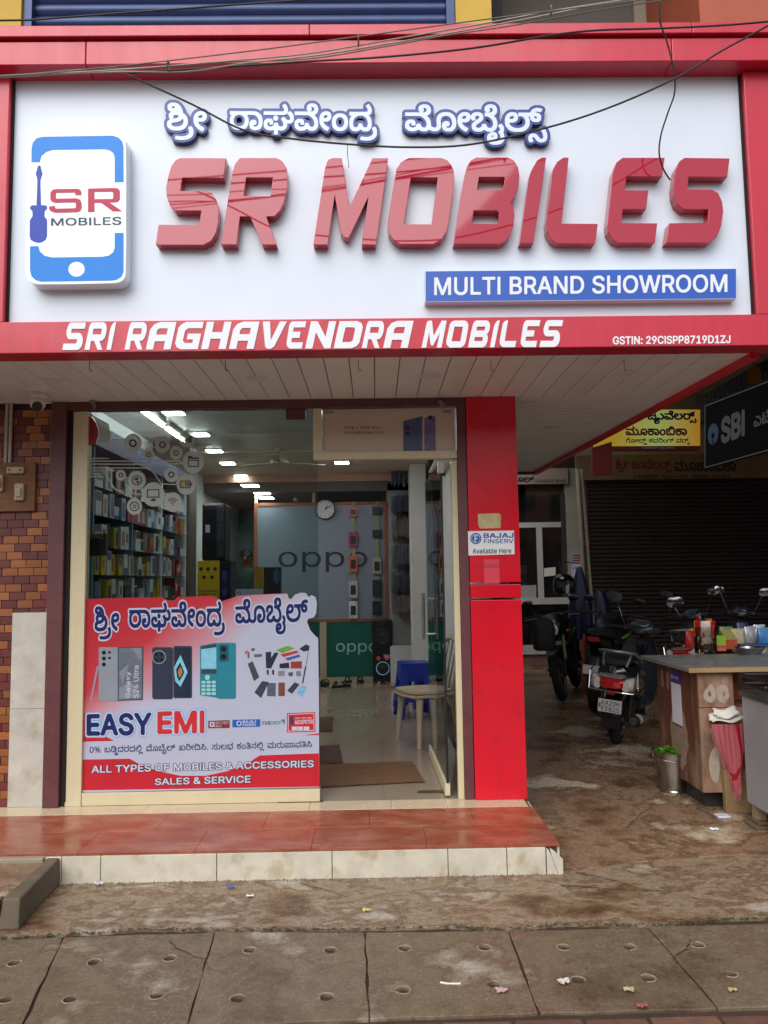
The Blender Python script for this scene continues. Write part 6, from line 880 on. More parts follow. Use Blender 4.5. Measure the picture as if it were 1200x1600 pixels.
text('lettering', 'Galaxy', z8([(275,545),(275,428),(300,426),(300,545)]), F(YK(5)), pwh, po, grow=16); text('lettering', 'S24 Ultra', z8([(310,545),(310,402),(333,400),(333,545)]), F(YK(5)), pwh, po, grow=16)
W('phone_print', [z8(rrect(488,312,572,546,8))], 1, dsl); W('phone_screen_print', [z8(rrect(494,320,566,540,5))], 2, M('print_night', (30,44,66), rough=.3, var=.4, vs=12))
W('wallpaper_print', [z8([(490,410),(520,352),(552,430),(520,495),(497,470)]), z8([(500,418),(518,385),(538,430),(516,470),(506,455)])], 3, skyp); W('wallpaper_print', [z8([(508,425),(520,405),(530,430),(516,455)])], 3, M('print_amber', (190,130,60), rough=.3, var=.4, vs=30))
W('phone_print', [z8(rrect(394,318,486,550,10))], 3, M('print_navygrey', (46,54,74), rough=.3, var=.15, vs=10)); W('camera_ring_print', [z8(circ(424,362,31,24)), z8(circ(424,362,27,24))], 4, sil)
for x_, y_ in ((412,350),(436,350),(414,376),(436,374)): W('lens_print', [z8(circ(x_, y_, 8,12))], 4, blk)
W('phone_print', [z8(rrect(684,298,768,549,10))], 1, teal); W('phone_print', [z8([(607,312),(684,297),(684,543),(607,532)])], 2, teal)
W('phone_screen_print', [z8([(612,328),(680,318),(680,414),(612,414)])], 3, skyp); W('phone_bar_print', [z8([(612,418),(680,418),(680,436),(612,436)])], 3, dsl); W('phone_bar_print', [z8([(612,314),(680,302),(680,316),(612,326)])], 3, dsl)
for i in range(4):
    for j in range(3): W('key_print', [z8(rrect(613+j*23,468+i*17,632+j*23,480+i*17,4,2))], 3, M('print_key', (150,206,206), rough=.3))
W('key_print', [z8(rrect(630,442,650,464,6,2))], 3, M('print_key', (150,206,206)))
W('camera_pad_print', [z8(rrect(692,306,735,382,8))], 2, tld)
for y_ in (326,360): W('lens_print', [z8(circ(712, y_, 13,14))], 3, blk)
# printed accessories
acc = [([(820,392),(842,380),(872,452),(848,470)], (70,74,80)),([(900,340),(925,338),(925,365),(940,342),(958,342),(925,412),(902,412)], (40,46,66)),([(945,330),(1000,312),(1030,322),(975,345)], (110,160,60)),([(965,350),(1040,332),(1048,342),(980,362)], (190,60,60)),([(985,368),(1050,350),(1056,360),(1000,378)], (70,90,160)),([(962,392),(1004,386),(1006,412),(962,412)], (40,42,48)),([(1012,382),(1062,380),(1062,413),(1012,413)], (150,60,56)),([(850,520),(885,468),(915,474),(880,545)], (56,66,84)),([(908,478),(946,478),(944,538),(906,536)], (84,94,108)),([(957,476),(986,476),(986,536),(957,536)], (120,70,60)),([(996,512),(1030,474),(1052,484),(1018,526)], (60,62,66)),([(1036,520),(1062,486),(1086,498),(1062,542)], (126,178,214)),([(1062,480),(1068,480),(1082,405),(1076,403)], (40,42,50)),([(1078,402),(1082,403),(1092,335),(1089,335)], (120,122,126)),([(1050,325),(1080,305),(1096,312),(1094,332),(1070,338)], (50,50,54)),([(904,420),(914,418),(914,442),(906,440)], (36,40,52)),([(928,420),(938,418),(938,442),(930,440)], (36,40,52)),([(818,340),(828,338),(828,365),(820,368)], (110,90,86)),([(835,325),(850,320),(852,332),(838,336)], (90,90,92)),([(848,350),(884,348),(884,360),(850,364)], (96,96,98)),([(806,340),(818,330),(820,338),(810,352)], (190,90,76)),([(955,425),(985,422),(985,446),(957,448)], (130,132,138)),([(1000,432),(1022,428),(1022,446),(1004,448)], (80,82,88)),([(1035,426),(1055,422),(1060,446),(1038,448)], (120,122,128))]
for i, (q, c) in enumerate(acc): W('accessory_print', [z8(q)], 1, M('acc_%d' % i, c, rough=.3, var=.35, vs=60))
# offer lines
q1 = z6([(52,84),(355,76),(355,176),(52,180)]); q2 = z6([(393,72),(608,66),(608,166),(393,170)])
for s_, q, m in (('EASY', q1, navy),('EMI', q2, M('print_red2', (196,44,52), rough=.3))):
    text('offer_shadow', s_, q, F(YK(1)), pcy, po, grow=120, off=(0,.0006,0)); text('offer_outline', s_, q, F(YK(2)), pwh, po, grow=88, off=(0,.0006,0)); text('offer_lettering', s_, q, F(YK(3)), m, po, grow=44, off=(0,.0006,0))
W('red_sweep', [z6([(24,56),(60,110),(48,190),(140,188),(180,208),(24,212)])], .5, pred)
W('red_sweep', [z6([(1095,180),(1164,172),(1164,180),(1110,182)])], .5, pred)
W('bottom_band', [z6([(24,298),(255,294),(310,325),(400,355),(500,376),(620,376),(730,352),(830,310),(880,278),(1164,268),(1166,428),(26,446)])], .5, pred)
W('lender_logo', [z6([(632,112),(735,108),(735,146),(632,148)])], 1, M('print_maroon', (130,44,48), rough=.3)); text('lettering', 'IDFC FIRST', z6([(668,116),(730,114),(730,128),(668,129)]), F(YK(2)), pwh, po, grow=12); text('lettering', 'Bank', z6([(668,132),(696,131),(696,142),(668,143)]), F(YK(2)), pwh, po, grow=12); W('logo_mark', [z6([(640,118),(662,117),(662,140),(640,141)]), z6([(646,123),(657,123),(657,130),(652,130),(652,136),(646,136)])], 2, pwh)
W('lender_logo', [z6([(748,107),(882,104),(882,140),(748,143)])], 1, M('print_blue', (36,92,178), rough=.3)); text('lettering', 'BAJAJ', z6([(798,110),(860,108),(860,121),(798,123)]), F(YK(2)), pwh, po, grow=30); text('lettering', 'FINSERV', z6([(798,126),(862,124),(862,136),(798,138)]), F(YK(2)), pwh, po, grow=30); W('logo_mark', [z6(circ(780,124,13,16)), z6(circ(780,124,8,16))], 2, pwh)
text('lettering', 'TVS', z6([(890,116),(932,114),(930,130),(888,131)]), F(YK(1)), M('print_tvs', (30,50,100), rough=.3), po, grow=40); text('lettering', 'CREDIT', z6([(932,114),(986,112),(986,128),(932,130)]), F(YK(1)), M('print_tvsg', (50,120,100), rough=.3), po, grow=16); W('logo_mark', [z6([(984,106),(1000,104),(998,130)])], 1, M('print_tvsg', (50,120,100)))
W('card_notice', [z6([(1010,74),(1146,70),(1147,164),(1010,168)])], 1, M('print_cardred', (196,34,44), rough=.3)); W('card_notice_border', [z6([(1015,79),(1141,75),(1142,159),(1015,163)]), z6([(1018,82),(1138,78),(1139,156),(1018,160)])], 2, pwh)
text('lettering', 'CREDIT / DEBIT CARD', z6([(1048,96),(1128,93),(1128,102),(1048,105)]), F(YK(2)), pwh, po, grow=14); text('lettering', 'ACCEPETED', z6([(1048,110),(1136,106),(1136,124),(1048,128)]), F(YK(2)), pwh, po, grow=40)
W('reader_print', [z6([(1024,92),(1040,91),(1042,130),(1026,131)])], 2, dsl)
for a in (1034,1062,1092): W('card_print', [z6([(a, 140),(a+26,139),(a+26,156),(a, 157)])], 2, pwh)
words = [('zero', 'percent'), 'ba ddivowel ddasubscript da ra da livowel lasubscript', MOB, 'kha rivowel lengthmark divowel sivowel period', 'sa uvowelsign la bha', 'ka anusvara tivowel na livowel lasubscript', 'ma ra uvowelsign panocrest aavowelsign va tivowel sivowel']
kn_text('offer_terms', words, z6([(62,232),(1130,205),(1130,254),(62,282)]), F(YK(1)), navy, po, grow=14, cell=10, gap=420)
for s_, q in (('ALL TYPES OF MOBILES & ACCESSORIES', z6([(72,328),(1138,302),(1138,334),(72,362)])),('SALES & SERVICE', z6([(376,390),(834,375),(834,408),(376,420)]))):
    text('service_outline', s_, q, F(YK(1.5)), M('print_navydark', (20,24,44), rough=.3), po, grow=88, off=(0,.0006,0)); text('service_lettering', s_, q, F(YK(2.5)), pwh, po, grow=34, off=(0,.0006,0))
# ---------------------------------------------------------------- frosted decal on the pane
de = thing('frosted_decal', 'frosted circles with device icons stuck on the shop window', 'decal', (-1.5,.0,1.8))
def frost():
    m = bpy.data.materials.new('frosted_vinyl'); m.use_nodes = True; n = m.node_tree.nodes; L = m.node_tree.links; b = n['Principled BSDF']
    b.inputs['Base Color'].default_value = lin((176,182,174)); b.inputs['Roughness'].default_value = .6; b.inputs['Alpha'].default_value = .72; return m
fm = frost(); fdk = M('decal_cutout', (46,50,50), rough=.5, alpha=.8)
def z2(pts): return [(120+a/4,630+b/4) for a, b in pts]
YD = .002
cl = [(350,250,55),(535,260,48),(690,222,52),(450,322,36),(620,310,40),(728,366,66),(590,446,44),(683,507,60),(275,450,32),(375,482,56),(478,570,70),(600,618,57),(360,645,48)]
cobj = []
for (a, b, r) in cl: cobj.append(flat('icon_disc', [z2(circ(a, b, r, 32, r*1.08))], YD, fm, de))
def dl(pts, w=7):
    lp = []
    for s_ in (1,-1):
        row = []
        for i, p in enumerate(pts):
            a = pts[max(0, i-1)]; b = pts[min(len(pts)-1, i+1)]; d = (b[0]-a[0], b[1]-a[1]); n = math.hypot(*d); row.append((p[0]-d[1]/n*w/2*s_, p[1]+d[0]/n*w/2*s_))
        lp += row if s_ == 1 else row[::-1]
    flat('circuit_line', [z2(lp)], YD-.0004*(1+len(de.children) % 3), fm, de, th=.0003)
for q in ([(66,345),(200,345)], [(66,362),(640,362),(662,372)], [(66,380),(420,382),(664,378)], [(66,405),(440,405),(470,420),(530,505),(622,508)], [(66,422),(240,422)], [(66,440),(190,440)], [(66,458),(170,458)], [(150,390),(240,540),(405,574)], [(215,420),(215,520),(300,570)], [(300,480),(345,600)], [(395,330),(440,280),(487,275)], [(586,222),(640,222)], [(225,228),(300,230)]): dl(q)
def icon(i, loops, m=None): flat('icon', [z2(l) for l in loops], YD-.0018, m or fdk, cobj[i], th=.0004)
a, b, r = cl[2]
for k in range(5): icon(2, [[(a-28+k*12, b+25),(a-21+k*12, b+25),(a-21+k*12, b+15-k*9),(a-28+k*12, b+15-k*9)]])
a, b, r = cl[5]; icon(5, [[(a-34, b-36),(a-10, b-36),(a-4, b-28),(a+34, b-28),(a+34, b-18),(a-34, b-18)]]); icon(5, [[(a-34, b-12),(a+34, b-12),(a+34, b+32),(a-34, b+32)], [(a-28, b-6),(a+28, b-6),(a+28, b+26),(a-28, b+26)]])
a, b, r = cl[7]; icon(7, [[(a-36, b-24),(a+28, b-24),(a+28, b-8),(a+36, b-8),(a+36, b+8),(a+28, b+8),(a+28, b+24),(a-36, b+24)], [(a-30, b-18),(a+22, b-18),(a+22, b+18),(a-30, b+18)]])
for k in range(3): icon(7, [[(a-6+k*9, b-14),(a+k*9, b-14),(a+k*9, b+14),(a-6+k*9, b+14)]])
icon(7, [[(a-44, b-22),(a-12, b-22),(a-12, b+22),(a-44, b+22)]], M('decal_yellow', (170,140,40), rough=.5))
a, b, r = cl[9]; icon(9, [circ(a, b, 32,20), circ(a, b, 26,20)]); icon(9, [[(a-20, b-8),(a+4, b-22),(a+14, b-6),(a-4, b+2)]]); icon(9, [[(a-8, b+8),(a+18, b+2),(a+8, b+22)]])
a, b, r = cl[10]; icon(10, [[(a-40, b-32),(a+38, b-32),(a+38, b+20),(a-40, b+20)], [(a-34, b-26),(a+32, b-26),(a+32, b+14),(a-34, b+14)]]); icon(10, [[(a-8, b+26),(a+8, b+26),(a+18, b+42),(a-20, b+42)]])
a, b, r = cl[11]
for k in range(3):
    r0 = 12+k*13; A0, A1 = rad(225), rad(315); arc = [(a+rr*math.cos(t), b+18+rr*math.sin(t)) for rr, ts_ in ((r0, np.linspace(A0, A1,8)),(r0+5, np.linspace(A1, A0,8))) for t in ts_]; icon(11, [arc])
icon(11, [circ(a, b+20,4,8)])
a, b, r = cl[12]; icon(12, [circ(a, b, 30,20), circ(a, b, 24,20)]); icon(12, [circ(a, b, 12,14), circ(a, b, 7,14)])
for i in (0,1,3,4,6,8): a, b, r = cl[i]; icon(i, [circ(a, b, r*.45,14), circ(a, b, r*.28,14)])
rd = flat('red_vinyl', [z2([(50,58),(75,70),(110,110),(132,160),(134,200),(120,245),(95,262),(50,264)])], YD, M('decal_red', (150,26,40), rough=.4), None)
tag(rd, 'dark red rounded sticker in the upper left corner of the window', 'sticker')
gv = flat('grey_vinyl', [z2([(78,62),(200,130),(212,200),(205,240),(128,250),(142,200),(138,150),(115,105)])], YD+.0005, fm, None)
tag(gv, 'pale grey translucent sticker beside the red one in the window corner', 'sticker')

# ================================================================ SHOP INTERIOR
# ceiling lamps
lamp_m = M('led_panel', (244,248,255), emit=38, var=0)
def led(px, py, w_, d_, label, z=CZ-.012):
    p = PZ(px, py, z); t = thing('ceiling_lamp', label, 'lamp', (p[0], p[1], z),0, 'recessed lamps in the shop ceiling')
    mb().box(p[0]-w_/2-.012, p[0]+w_/2+.012, p[1]-d_/2-.012, p[1]+d_/2+.012, z-.0, z+.011).build('lamp_frame', wp, t)
    mb().box(p[0]-w_/2, p[0]+w_/2, p[1]-d_/2, p[1]+d_/2, z-.005, z-.001).build('diffuser', lamp_m, t)
for i, (a, b) in enumerate(((271,645),(312,679),(335,705),(356,724),(377,744))): led(a, b, .16,.16, 'square ceiling lamp, number %s from the window in the left row' % ('one', 'two', 'three', 'four', 'five')[i], CZ-.012 if i < 3 else CZ-.034)
for i, (a, b) in enumerate(((535,643),(535,677),(534,702),(534,723))): led(a, b, .16,.16, 'square ceiling lamp, number %s from the door in the right row' % ('one', 'two', 'three', 'four')[i], CZ-.012 if i < 3 else CZ-.034)
for i, (a, b) in enumerate(((391,759),(410,771),(416,778))): led(a, b, .2,.2, 'far small ceiling lamp over the back room, %s of three' % ('first', 'second', 'third')[i], CZ-.262)
for i, (y0, y1) in enumerate(((.75,1.3),(1.36,1.9),(2.0,2.7))):
    t = thing('tube_lamp', 'bright tube lamp above the left shelves, %s of three' % ('nearest', 'middle', 'farthest')[i], 'lamp', (-1.86, y0, CZ-.05),0, 'tube lamps along the left shelves')
    mb().box(-1.92,-1.86, y0, y1, CZ-.04, CZ-.001).build('batten', wp, t); mb().tube([(-1.89, y0+.01, CZ-.055),(-1.89, y1-.01, CZ-.055)], .0135,10).build('tube', lamp_m, t, smooth=True)
# ceiling fans
def fan(px, py, Y, lb, rot):
    p = P(px, py, Y); zc = CZ if Y < 5.5 else CZ-.25; t = thing('ceiling_fan', lb, 'fan', (p[0], Y, zc),0, 'ceiling fans in the shop')
    fmx = M('fan_cream', (178,166,144), rough=.4, var=.06)
    mb().tube([(p[0], Y, zc),(p[0], Y, p[2]+.06)], .012,8).build('down_rod', fmx, t); mb().lathe([(.03,.0),(.05,-.05),(.02,-.07)], (p[0], Y, zc-.001), n=16).build('canopy', fmx, t, smooth=True)
    mb().lathe([(.03,.07),(.07,.045),(.1,.01),(.1,-.02),(.05,-.045),(.01,-.05)], (p[0], Y, p[2]), n=20).build('motor', fmx, t, smooth=True)
    for k in range(3):
        a = rot+k*2.094; d = Vector((math.cos(a), math.sin(a),0)); s_ = Vector((-d.y, d.x, 0)); c = Vector((p[0], Y, p[2]-.01))
        mb().hexa([c+d*.1-s_*.03, c+d*.1+s_*.03, c+d*.52+s_*.06+Vector((0,0,.01)), c+d*.52-s_*.06], [c+d*.1-s_*.03+Vector((0,0,.006)), c+d*.1+s_*.03+Vector((0,0,.006)), c+d*.52+s_*.06+Vector((0,0,.016)), c+d*.52-s_*.06+Vector((0,0,.006))]).build('blade', fmx, t)
fan(437,722,3.4, 'cream ceiling fan nearer the shop window', .5); fan(463,771,6.2, 'far ceiling fan over the partition', 1.1)
# shelf wall on the left
XS = -1.95
sh = thing('display_shelving', 'blue and white glass shelving along the left shop wall', 'shelves', (-2.1,1.7,0))
blue_s = M('shelf_blue', (120,152,190), rough=.4, var=.08); shw = M('shelf_white', (216,224,228), rough=.5, var=.06); sgl = glass_mat('shelf_glass', (190,214,214))
mb().box(XL+.001, XL+.02,.35,3.05,.02,2.35).build('back_panel', shw, sh)
for y in (.4,1.26,2.12,3.02): mb().box(XL+.021, XS, y-.008, y+.008,.01,2.34).build('upright', blue_s if y < 2 else shw, sh)
mb().box(XL+.021, XS-.001,.35,3.05,.0,.62).build('base_cabinet', shw, sh)
mb().box(XL+.021, XS+.02,.36,3.04,2.345,2.5).build('header_panel', M('header_navy', (30,44,96), rough=.4), sh)
lev = [.82,1.03,1.24,1.44,1.64,1.86,2.06]
for z in lev: mb().box(XL+.022, XS+.004,.415,3.0, z-.008, z).build('glass_shelf', sgl, sh)
pal = [('white', (206,210,212)),('red', (176,34,38)),('yellow', (200,172,40)),('orange', (186,92,40)),('black', (34,34,38)),('pale blue', (120,168,190)),('grey', (120,122,126))]
plan = {2.06: 'wwkwwwkwwwgw', 1.86: 'wwbwbrrrrwwwwkwooo', 1.64: 'bwkywwwwwoowwyowkrr', 1.44: 'yywyywwgwwywgrwwwkrr', 1.24: 'gkywwkwwwgwyyowkkrr', 1.03: 'wwywkwgwwrwwb', .82: 'wkwyywwrw'}
cnt = {}; ordn = ['first', 'second', 'third', 'fourth', 'fifth', 'sixth', 'seventh', 'eighth', 'ninth', 'tenth', 'eleventh']
kk = {'w': 0, 'r': 1, 'y': 2, 'o': 3, 'k': 4, 'b': 5, 'g': 6}
orde = {2.06: 'top', 1.86: 'second highest', 1.64: 'third highest', 1.44: 'fourth highest', 1.24: 'fifth highest', 1.03: 'sixth highest', .82: 'lowest'}
for z, s_ in plan.items():
    st_ = (2.96-.45)/len(s_)
    for i, ch in enumerate(s_):
        y = .45+i*st_; nm, c = pal[kk[ch]]; h = random.choice([random.uniform(.09,.13), random.uniform(.15,.185), random.uniform(.15,.185)]); w_ = st_*random.uniform(.62,.97); dep = random.uniform(.06,.14); xf = XS-random.uniform(.0,.03)
        cnt[(nm, z)] = cnt.get((nm, z),0)+1
        o = thing('phone_box', '%s %s box from the window on the %s glass shelf' % (ordn[cnt[(nm, z)]-1], nm, orde[z]), 'box', (xf, y, z),0, '%s boxes on the %s shelf' % (nm, orde[z]))
        mb().box(xf-dep, xf, y, y+w_, z+.0005, z+h).build('carton', M('carton_'+nm, c, rough=.4, var=.08, vs=30, rnd=.1), o)
        pc = random.choice([(60,90,150),(30,32,40),(190,120,70),(110,160,180),(200,60,60),(90,80,130)]) if ch != 'r' else (220,214,210)
        a0, a1, b0, b1 = random.choice([(.2,.75,.15,.8),(.05,.95,.0,.35),(.35,.95,.1,.9),(.1,.9,.6,.95),(.3,.7,.3,.7)])
        mb().box(xf+.0004, xf+.0012, y+w_*a0, y+w_*a1, z+.002+h*b0, z+h*b1).build('front_print', M('boxprint_%d_%d_%d' % pc, pc, rough=.35, var=.35, vs=50), o)
# small banner box at the front of the shelves
p = P(150,848,.38); bx_ = thing('charger_box', 'dark grey product box with orange lettering hung by the window', 'box', (p[0], .38, p[2]-.08))
mb().box(p[0]-.12, p[0]+.075,.36,.40, p[2]-.09, p[2]+.06).build('carton', M('carton_darkgrey', (52,50,50), rough=.5), bx_); mb().box(p[0]-.118, p[0]+.073,.356,.3595, p[2]+.03, p[2]+.058).build('orange_strip', M('strip_black', (24,22,20), rough=.5), bx_)
text('lettering', 'SONIC', [(138,834),(162,836),(162,842),(138,840)], F(.355), M('orange_ink', (206,140,40), rough=.5), bx_, grow=40)
# wood column
cw = mb().box(XL+.001,-1.93,3.08,3.4,.0, CZ-.001).build('wood_column', M('brown_laminate', (92,76,62), rough=.6, var=.25, vs=3, stretch=(4,4,.6)), None)
tag(cw, 'brown laminate column at the end of the left shelves', 'column')
# counter hidden behind the poster with things on top
ct = thing('sales_counter', 'sales counter behind the poster carrying speaker and boxes', 'counter', (-1.3,2.4,0))
mb().box(-1.75,-.85,1.95,2.6,.001,.9).build('counter_body', M('counter_white', (180,180,176), rough=.4), ct); mb().box(-1.78,-.82,1.92,2.63,.901,.93).build('counter_top', M('counter_glass', (120,140,140), rough=.08), ct)
bkp = M('speaker_black', (20,20,24), rough=.35, var=.2, vs=20)
def boxat(x0, y0, x1, y1, Y, dep, z0=None):
    a = P(x0, y1, Y); b = P(x1, y0, Y); return a[0], b[0], Y, Y+dep, (a[2] if z0 is None else z0), b[2]
yb = thing('yellow_speaker_carton', 'yellow speaker carton on the counter with round icons', 'box', (-1.65,2.25,.93))
x0, x1_, y0, y1_, z0, z1_ = boxat(308,876,343,940,2.15,.3,.931)
mb().box(x0, x1_, y0, y1_, z0, z1_).build('carton', M('carton_bright_yellow', (206,166,20), rough=.4, var=.05), yb, bevel=.003)
mb().box(x1_+.001, x1_+.1, y0+.01, y1_, z0, z1_-.002).build('dark_side', M('carton_dark', (28,28,46), rough=.4), yb)
for u, v in ((314,889),(325,889),(336,889),(319,902),(331,902)): flat('icon_print', [circ(u, v, 3,12)], 2.149, ink, yb)
text('lettering', 'Double Speakers', R4(311,922,340,925), F(2.149), ink, yb, grow=14); text('lettering', 'Double the Fun', R4(311,927,338,930), F(2.149), ink, yb, grow=14)
flat('speaker_print', [circ(351,900,4,14,9)], 2.159, M('violet_print', (70,60,140), rough=.4), yb); flat('speaker_print', [circ(351,925,4,14,7)], 2.159, M('violet_print', (70,60,140)), yb)
sp = thing('party_speaker', 'tall black party speaker standing on the yellow carton', 'speaker', (-1.6,2.2, z1_))
zz0 = z1_+.001
x0, x1_, y0, y1_, _, z1_ = boxat(315,786,352,872,2.17,.26)
mb().box(x0, x1_, y0, y1_, zz0, z1_).build('cabinet', bkp, sp, bevel=.02)
dsp = M('speaker_grille', (52,54,66), rough=.5, var=.3, vs=80)
mb().box(x0+.14, x1_-.01, y0-.012, y0-.001, zz0+.03, z1_-.03).build('grille', dsp, sp, bevel=.004)
for v in (815,845): flat('slot', [[(339, v),(350, v),(350, v+4),(339, v+4)]], 2.156, ink, sp)
flat('label_sticker', [[(321,820),(328,820),(328,832),(321,832)]], 2.168, pwh, sp)
# white leaflet stand and small dark box
lf = thing('leaflet_stand', 'white leaflet stand with blue mark above the poster edge', 'stand', (-1.1,2.0,.93))
a, b = P(368,945,1.97), P(410,920,1.97)
mb().box(a[0], b[0], 1.97,1.985,.931, b[2]).build('leaflet', pwh, lf); flat('mark', [circ(374,927,3,12), circ(374,927,2,12)], 1.969, M('print_blue', (36,92,178)), lf); flat('mark', [[(371,933),(384,933),(384,936),(371,936)]], 1.969, navy, lf)
db = thing('earphone_box', 'small dark box with blue earphone picture on the counter', 'box', (-.95,2.1,.93))
a, b = P(412,945,2.1), P(438,886,2.1); mb().box(a[0], b[0], 2.1,2.2,.931, b[2]).build('carton', M('carton_night', (26,28,38), rough=.4), db); flat('picture', [circ(432,900,5,12,12)], 2.099, M('pic_blue', (60,90,130), rough=.4, var=.4, vs=40), db)
yb2 = thing('yellow_display_box', 'narrow yellow display box by the partition edge', 'box', (-1.0,2.4,.93))
a, b = P(399,945,2.4), P(410,886,2.4); mb().box(a[0], b[0], 2.4,2.5,.931, b[2]).build('carton', M('carton_mustard', (170,130,30), rough=.4), yb2)
# partition with grey board
YT = 5.6
pt = thing('grey_partition', 'grey board partition in an orange wood frame with dark brand letters', 'partition', (-.8, YT, 0))
owd = M('orange_wood', (150,84,50), rough=.5, var=.25, vs=10)
xa, xb = P(397,880, YT)[0], P(606,880, YT)[0]; za, zb = P(500,972, YT)[2], P(500,785, YT)[2]
mb().box(xa+.04, xb-.04, YT+.01, YT+.03, za+.04, zb-.04).build('board', M('partition_grey', (122,132,142), rough=.35, var=.06, vs=2), pt)
for nm, q in (('frame_rail', (xa, xb, zb-.04, zb)),('frame_rail', (xa, xb, za, za+.04)),('frame_stile', (xa, xa+.045, za+.041, zb-.041)),('frame_stile', (xb-.045, xb, za+.041, zb-.041))): mb().box(q[0], q[1], YT-.005, YT+.035, q[2], q[3]).build(nm, owd, pt, bevel=.003)
text('brand_letters', 'oppo', R4(435,862,574,894), F(YT+.004), M('letter_graphite', (44,46,54), rough=.4), pt, grow=-0, off=(0,.005,0), cell=9)
for px in (400,490,606): mb().box(P(px, 760, YT)[0]-.02, P(px, 760, YT)[0]+.02, YT, YT+.03, zb+.001, CZ-.13).build('upper_post', M('post_cream', (170,160,130), rough=.5), pt)
# lower green panel
gp = thing('green_panel', 'dark green panel with white brand letters below the partition', 'panel', (-.4, YT, 0))
gm = M('panel_green', (14,92,78), rough=.35, var=.08); xg0, xg1 = P(400,1010, YT)[0], P(606,1010, YT)[0]
mb().box(xg0, xg1, YT+.005, YT+.03,.07, za-.001).build('panel', gm, gp); mb().box(xg0, xg1, YT-.005, YT+.035,.001,.069).build('skirting', M('post_cream', (170,160,130)), gp)
xq = P(505,1000, YT)[0]; mb().box(xq-.045, xq+.045, YT-.012, YT+.004,.0695, za-.002).build('upright', M('post_cream', (170,160,130)), gp)
text('brand_letters', 'oppo', R4(525,1005,590,1023), F(YT), M('letter_palegreen', (150,196,186), rough=.4), gp, grow=-0, off=(0,.004,0), cell=9)
# wall clock
p = P(508,796, YT-.03); ck = thing('wall_clock', 'round white wall clock with dark rim on the partition', 'clock', (p[0], YT-.03, p[2]))
mb().lathe([(.135,.02),(.142,-.0),(.142,-.03),(.128,-.035),(.126,-.02)], (p[0], YT-.03, p[2]), 'Y', 32, caps=False).build('rim', M('clock_rim', (60,58,56), rough=.3), ck, smooth=True)
mb().lathe([(.13,-.015),(.13,.005)], (p[0], YT-.03, p[2]), 'Y', 32).build('dial', M('clock_dial', (190,194,190), rough=.4), ck)
for k in range(12):
    a = k*math.pi/6; mb().box(-.004,.004,-.0175,-.0155,.095,.115).build('hour_mark', ink, ck, xf=Matrix.Translation((p[0], YT-.03, p[2])) @ Matrix.Rotation(a, 4, 'Y'))
for ang, ln in ((2*math.pi*(1.15/12),.065),(2*math.pi*(10/60),.095)): mb().box(-.005,.005,-.0215,-.0185,-.01, ln).build('hand', ink, ck, xf=Matrix.Translation((p[0], YT-.03, p[2])) @ Matrix.Rotation(ang, 4, 'Y'))
# hanging strips of accessories
for px, lb, its in ((552, 'left hanging strip of boxed accessories on the grey partition', [(800,(190,110,110),15),(843,(150,50,90),22),(881,(186,96,60),26),(921,(170,168,160),26),(953,(190,190,186),26)]),(589, 'right hanging strip of dark accessories on the grey partition', [(798,(26,26,30),12),(834,(28,28,30),12),(884,(150,148,140),26),(919,(40,40,44),26),(950,(30,30,32),22)])):
    t = thing('hanging_strip', lb, 'strip', tuple(P(px, 970, YT-.03)),0, 'hanging strips on the partition'); c0 = P(px, 787, YT-.02); c1 = P(px, 970, YT-.02)
    mb().box(c0[0]-.022, c0[0]+.022, YT-.014, YT-.008, c1[2], c0[2]+.03).build('strip_band', M('strip_olive', (140,140,100), rough=.6), t)
    for (py, c, h) in its:
        q = P(px, py, YT-.03); hh = h/2/114; o = mb().box(q[0]-.06, q[0]+.06, YT-.05, YT-.016, q[2]-hh, q[2]+hh).build('packet', M('packet_%d_%d_%d' % c, c, rough=.4, var=.3, vs=30), t, bevel=.005)
        mb().box(q[0]-.035, q[0]+.035, YT-.053, YT-.0505, q[2]-hh*.6, q[2]+hh*.5).build('window', M('packet_dark', (50,50,54), rough=.3, var=.4, vs=40), o)
# rack of hanging phone covers on the right
rk = thing('cover_rack', 'slat wall rack hung with rows of phone covers beside the partition', 'rack', (.35,5.5,0))
rx0, rx1 = P(607,850,5.5)[0], P(650,850,5.5)[0]
mb().box(rx0, rx1,5.5,5.53,.5, CZ-.15).build('slat_wall', M('slat_grey', (140,142,140), rough=.5, var=.1), rk)
for gi, py in enumerate((745,789,825,868,909,942)):
    g = mb(); q = P(625, py, 5.4); xx = q[0]-.12
    while xx < q[0]+.13:
        h = random.uniform(.1,.14); g.box(xx, xx+.006,5.2,5.46, q[2]-h+random.uniform(-.02,.02), q[2]+h+random.uniform(-.03,.02)); xx += random.uniform(.014,.022)
    tag(g.build('hanging_covers', M('covers_%d' % (gi % 3), [(120,126,134),(90,96,110),(150,134,126)][gi % 3], rough=.35, var=.8, vs=26), rk), kind='stuff')
    mb().tube([(q[0]-.12,5.46, q[2]+.14),(q[0]+.13,5.46, q[2]+.14)], .006,6).build('hook_bar', steel, rk)
mb().box(rx0, rx1,5.4,5.499,.001,.49).build('plinth', wall_in, rk)
cl_ = mb().box(P(644,900,4.6)[0], P(668,900,4.6)[0], 4.6,5.2,.001, CZ-.021).build('white_column', M('column_white', (206,204,196), rough=.5, var=.04), None); tag(cl_, 'white inner column between cover rack and glass door', 'column')
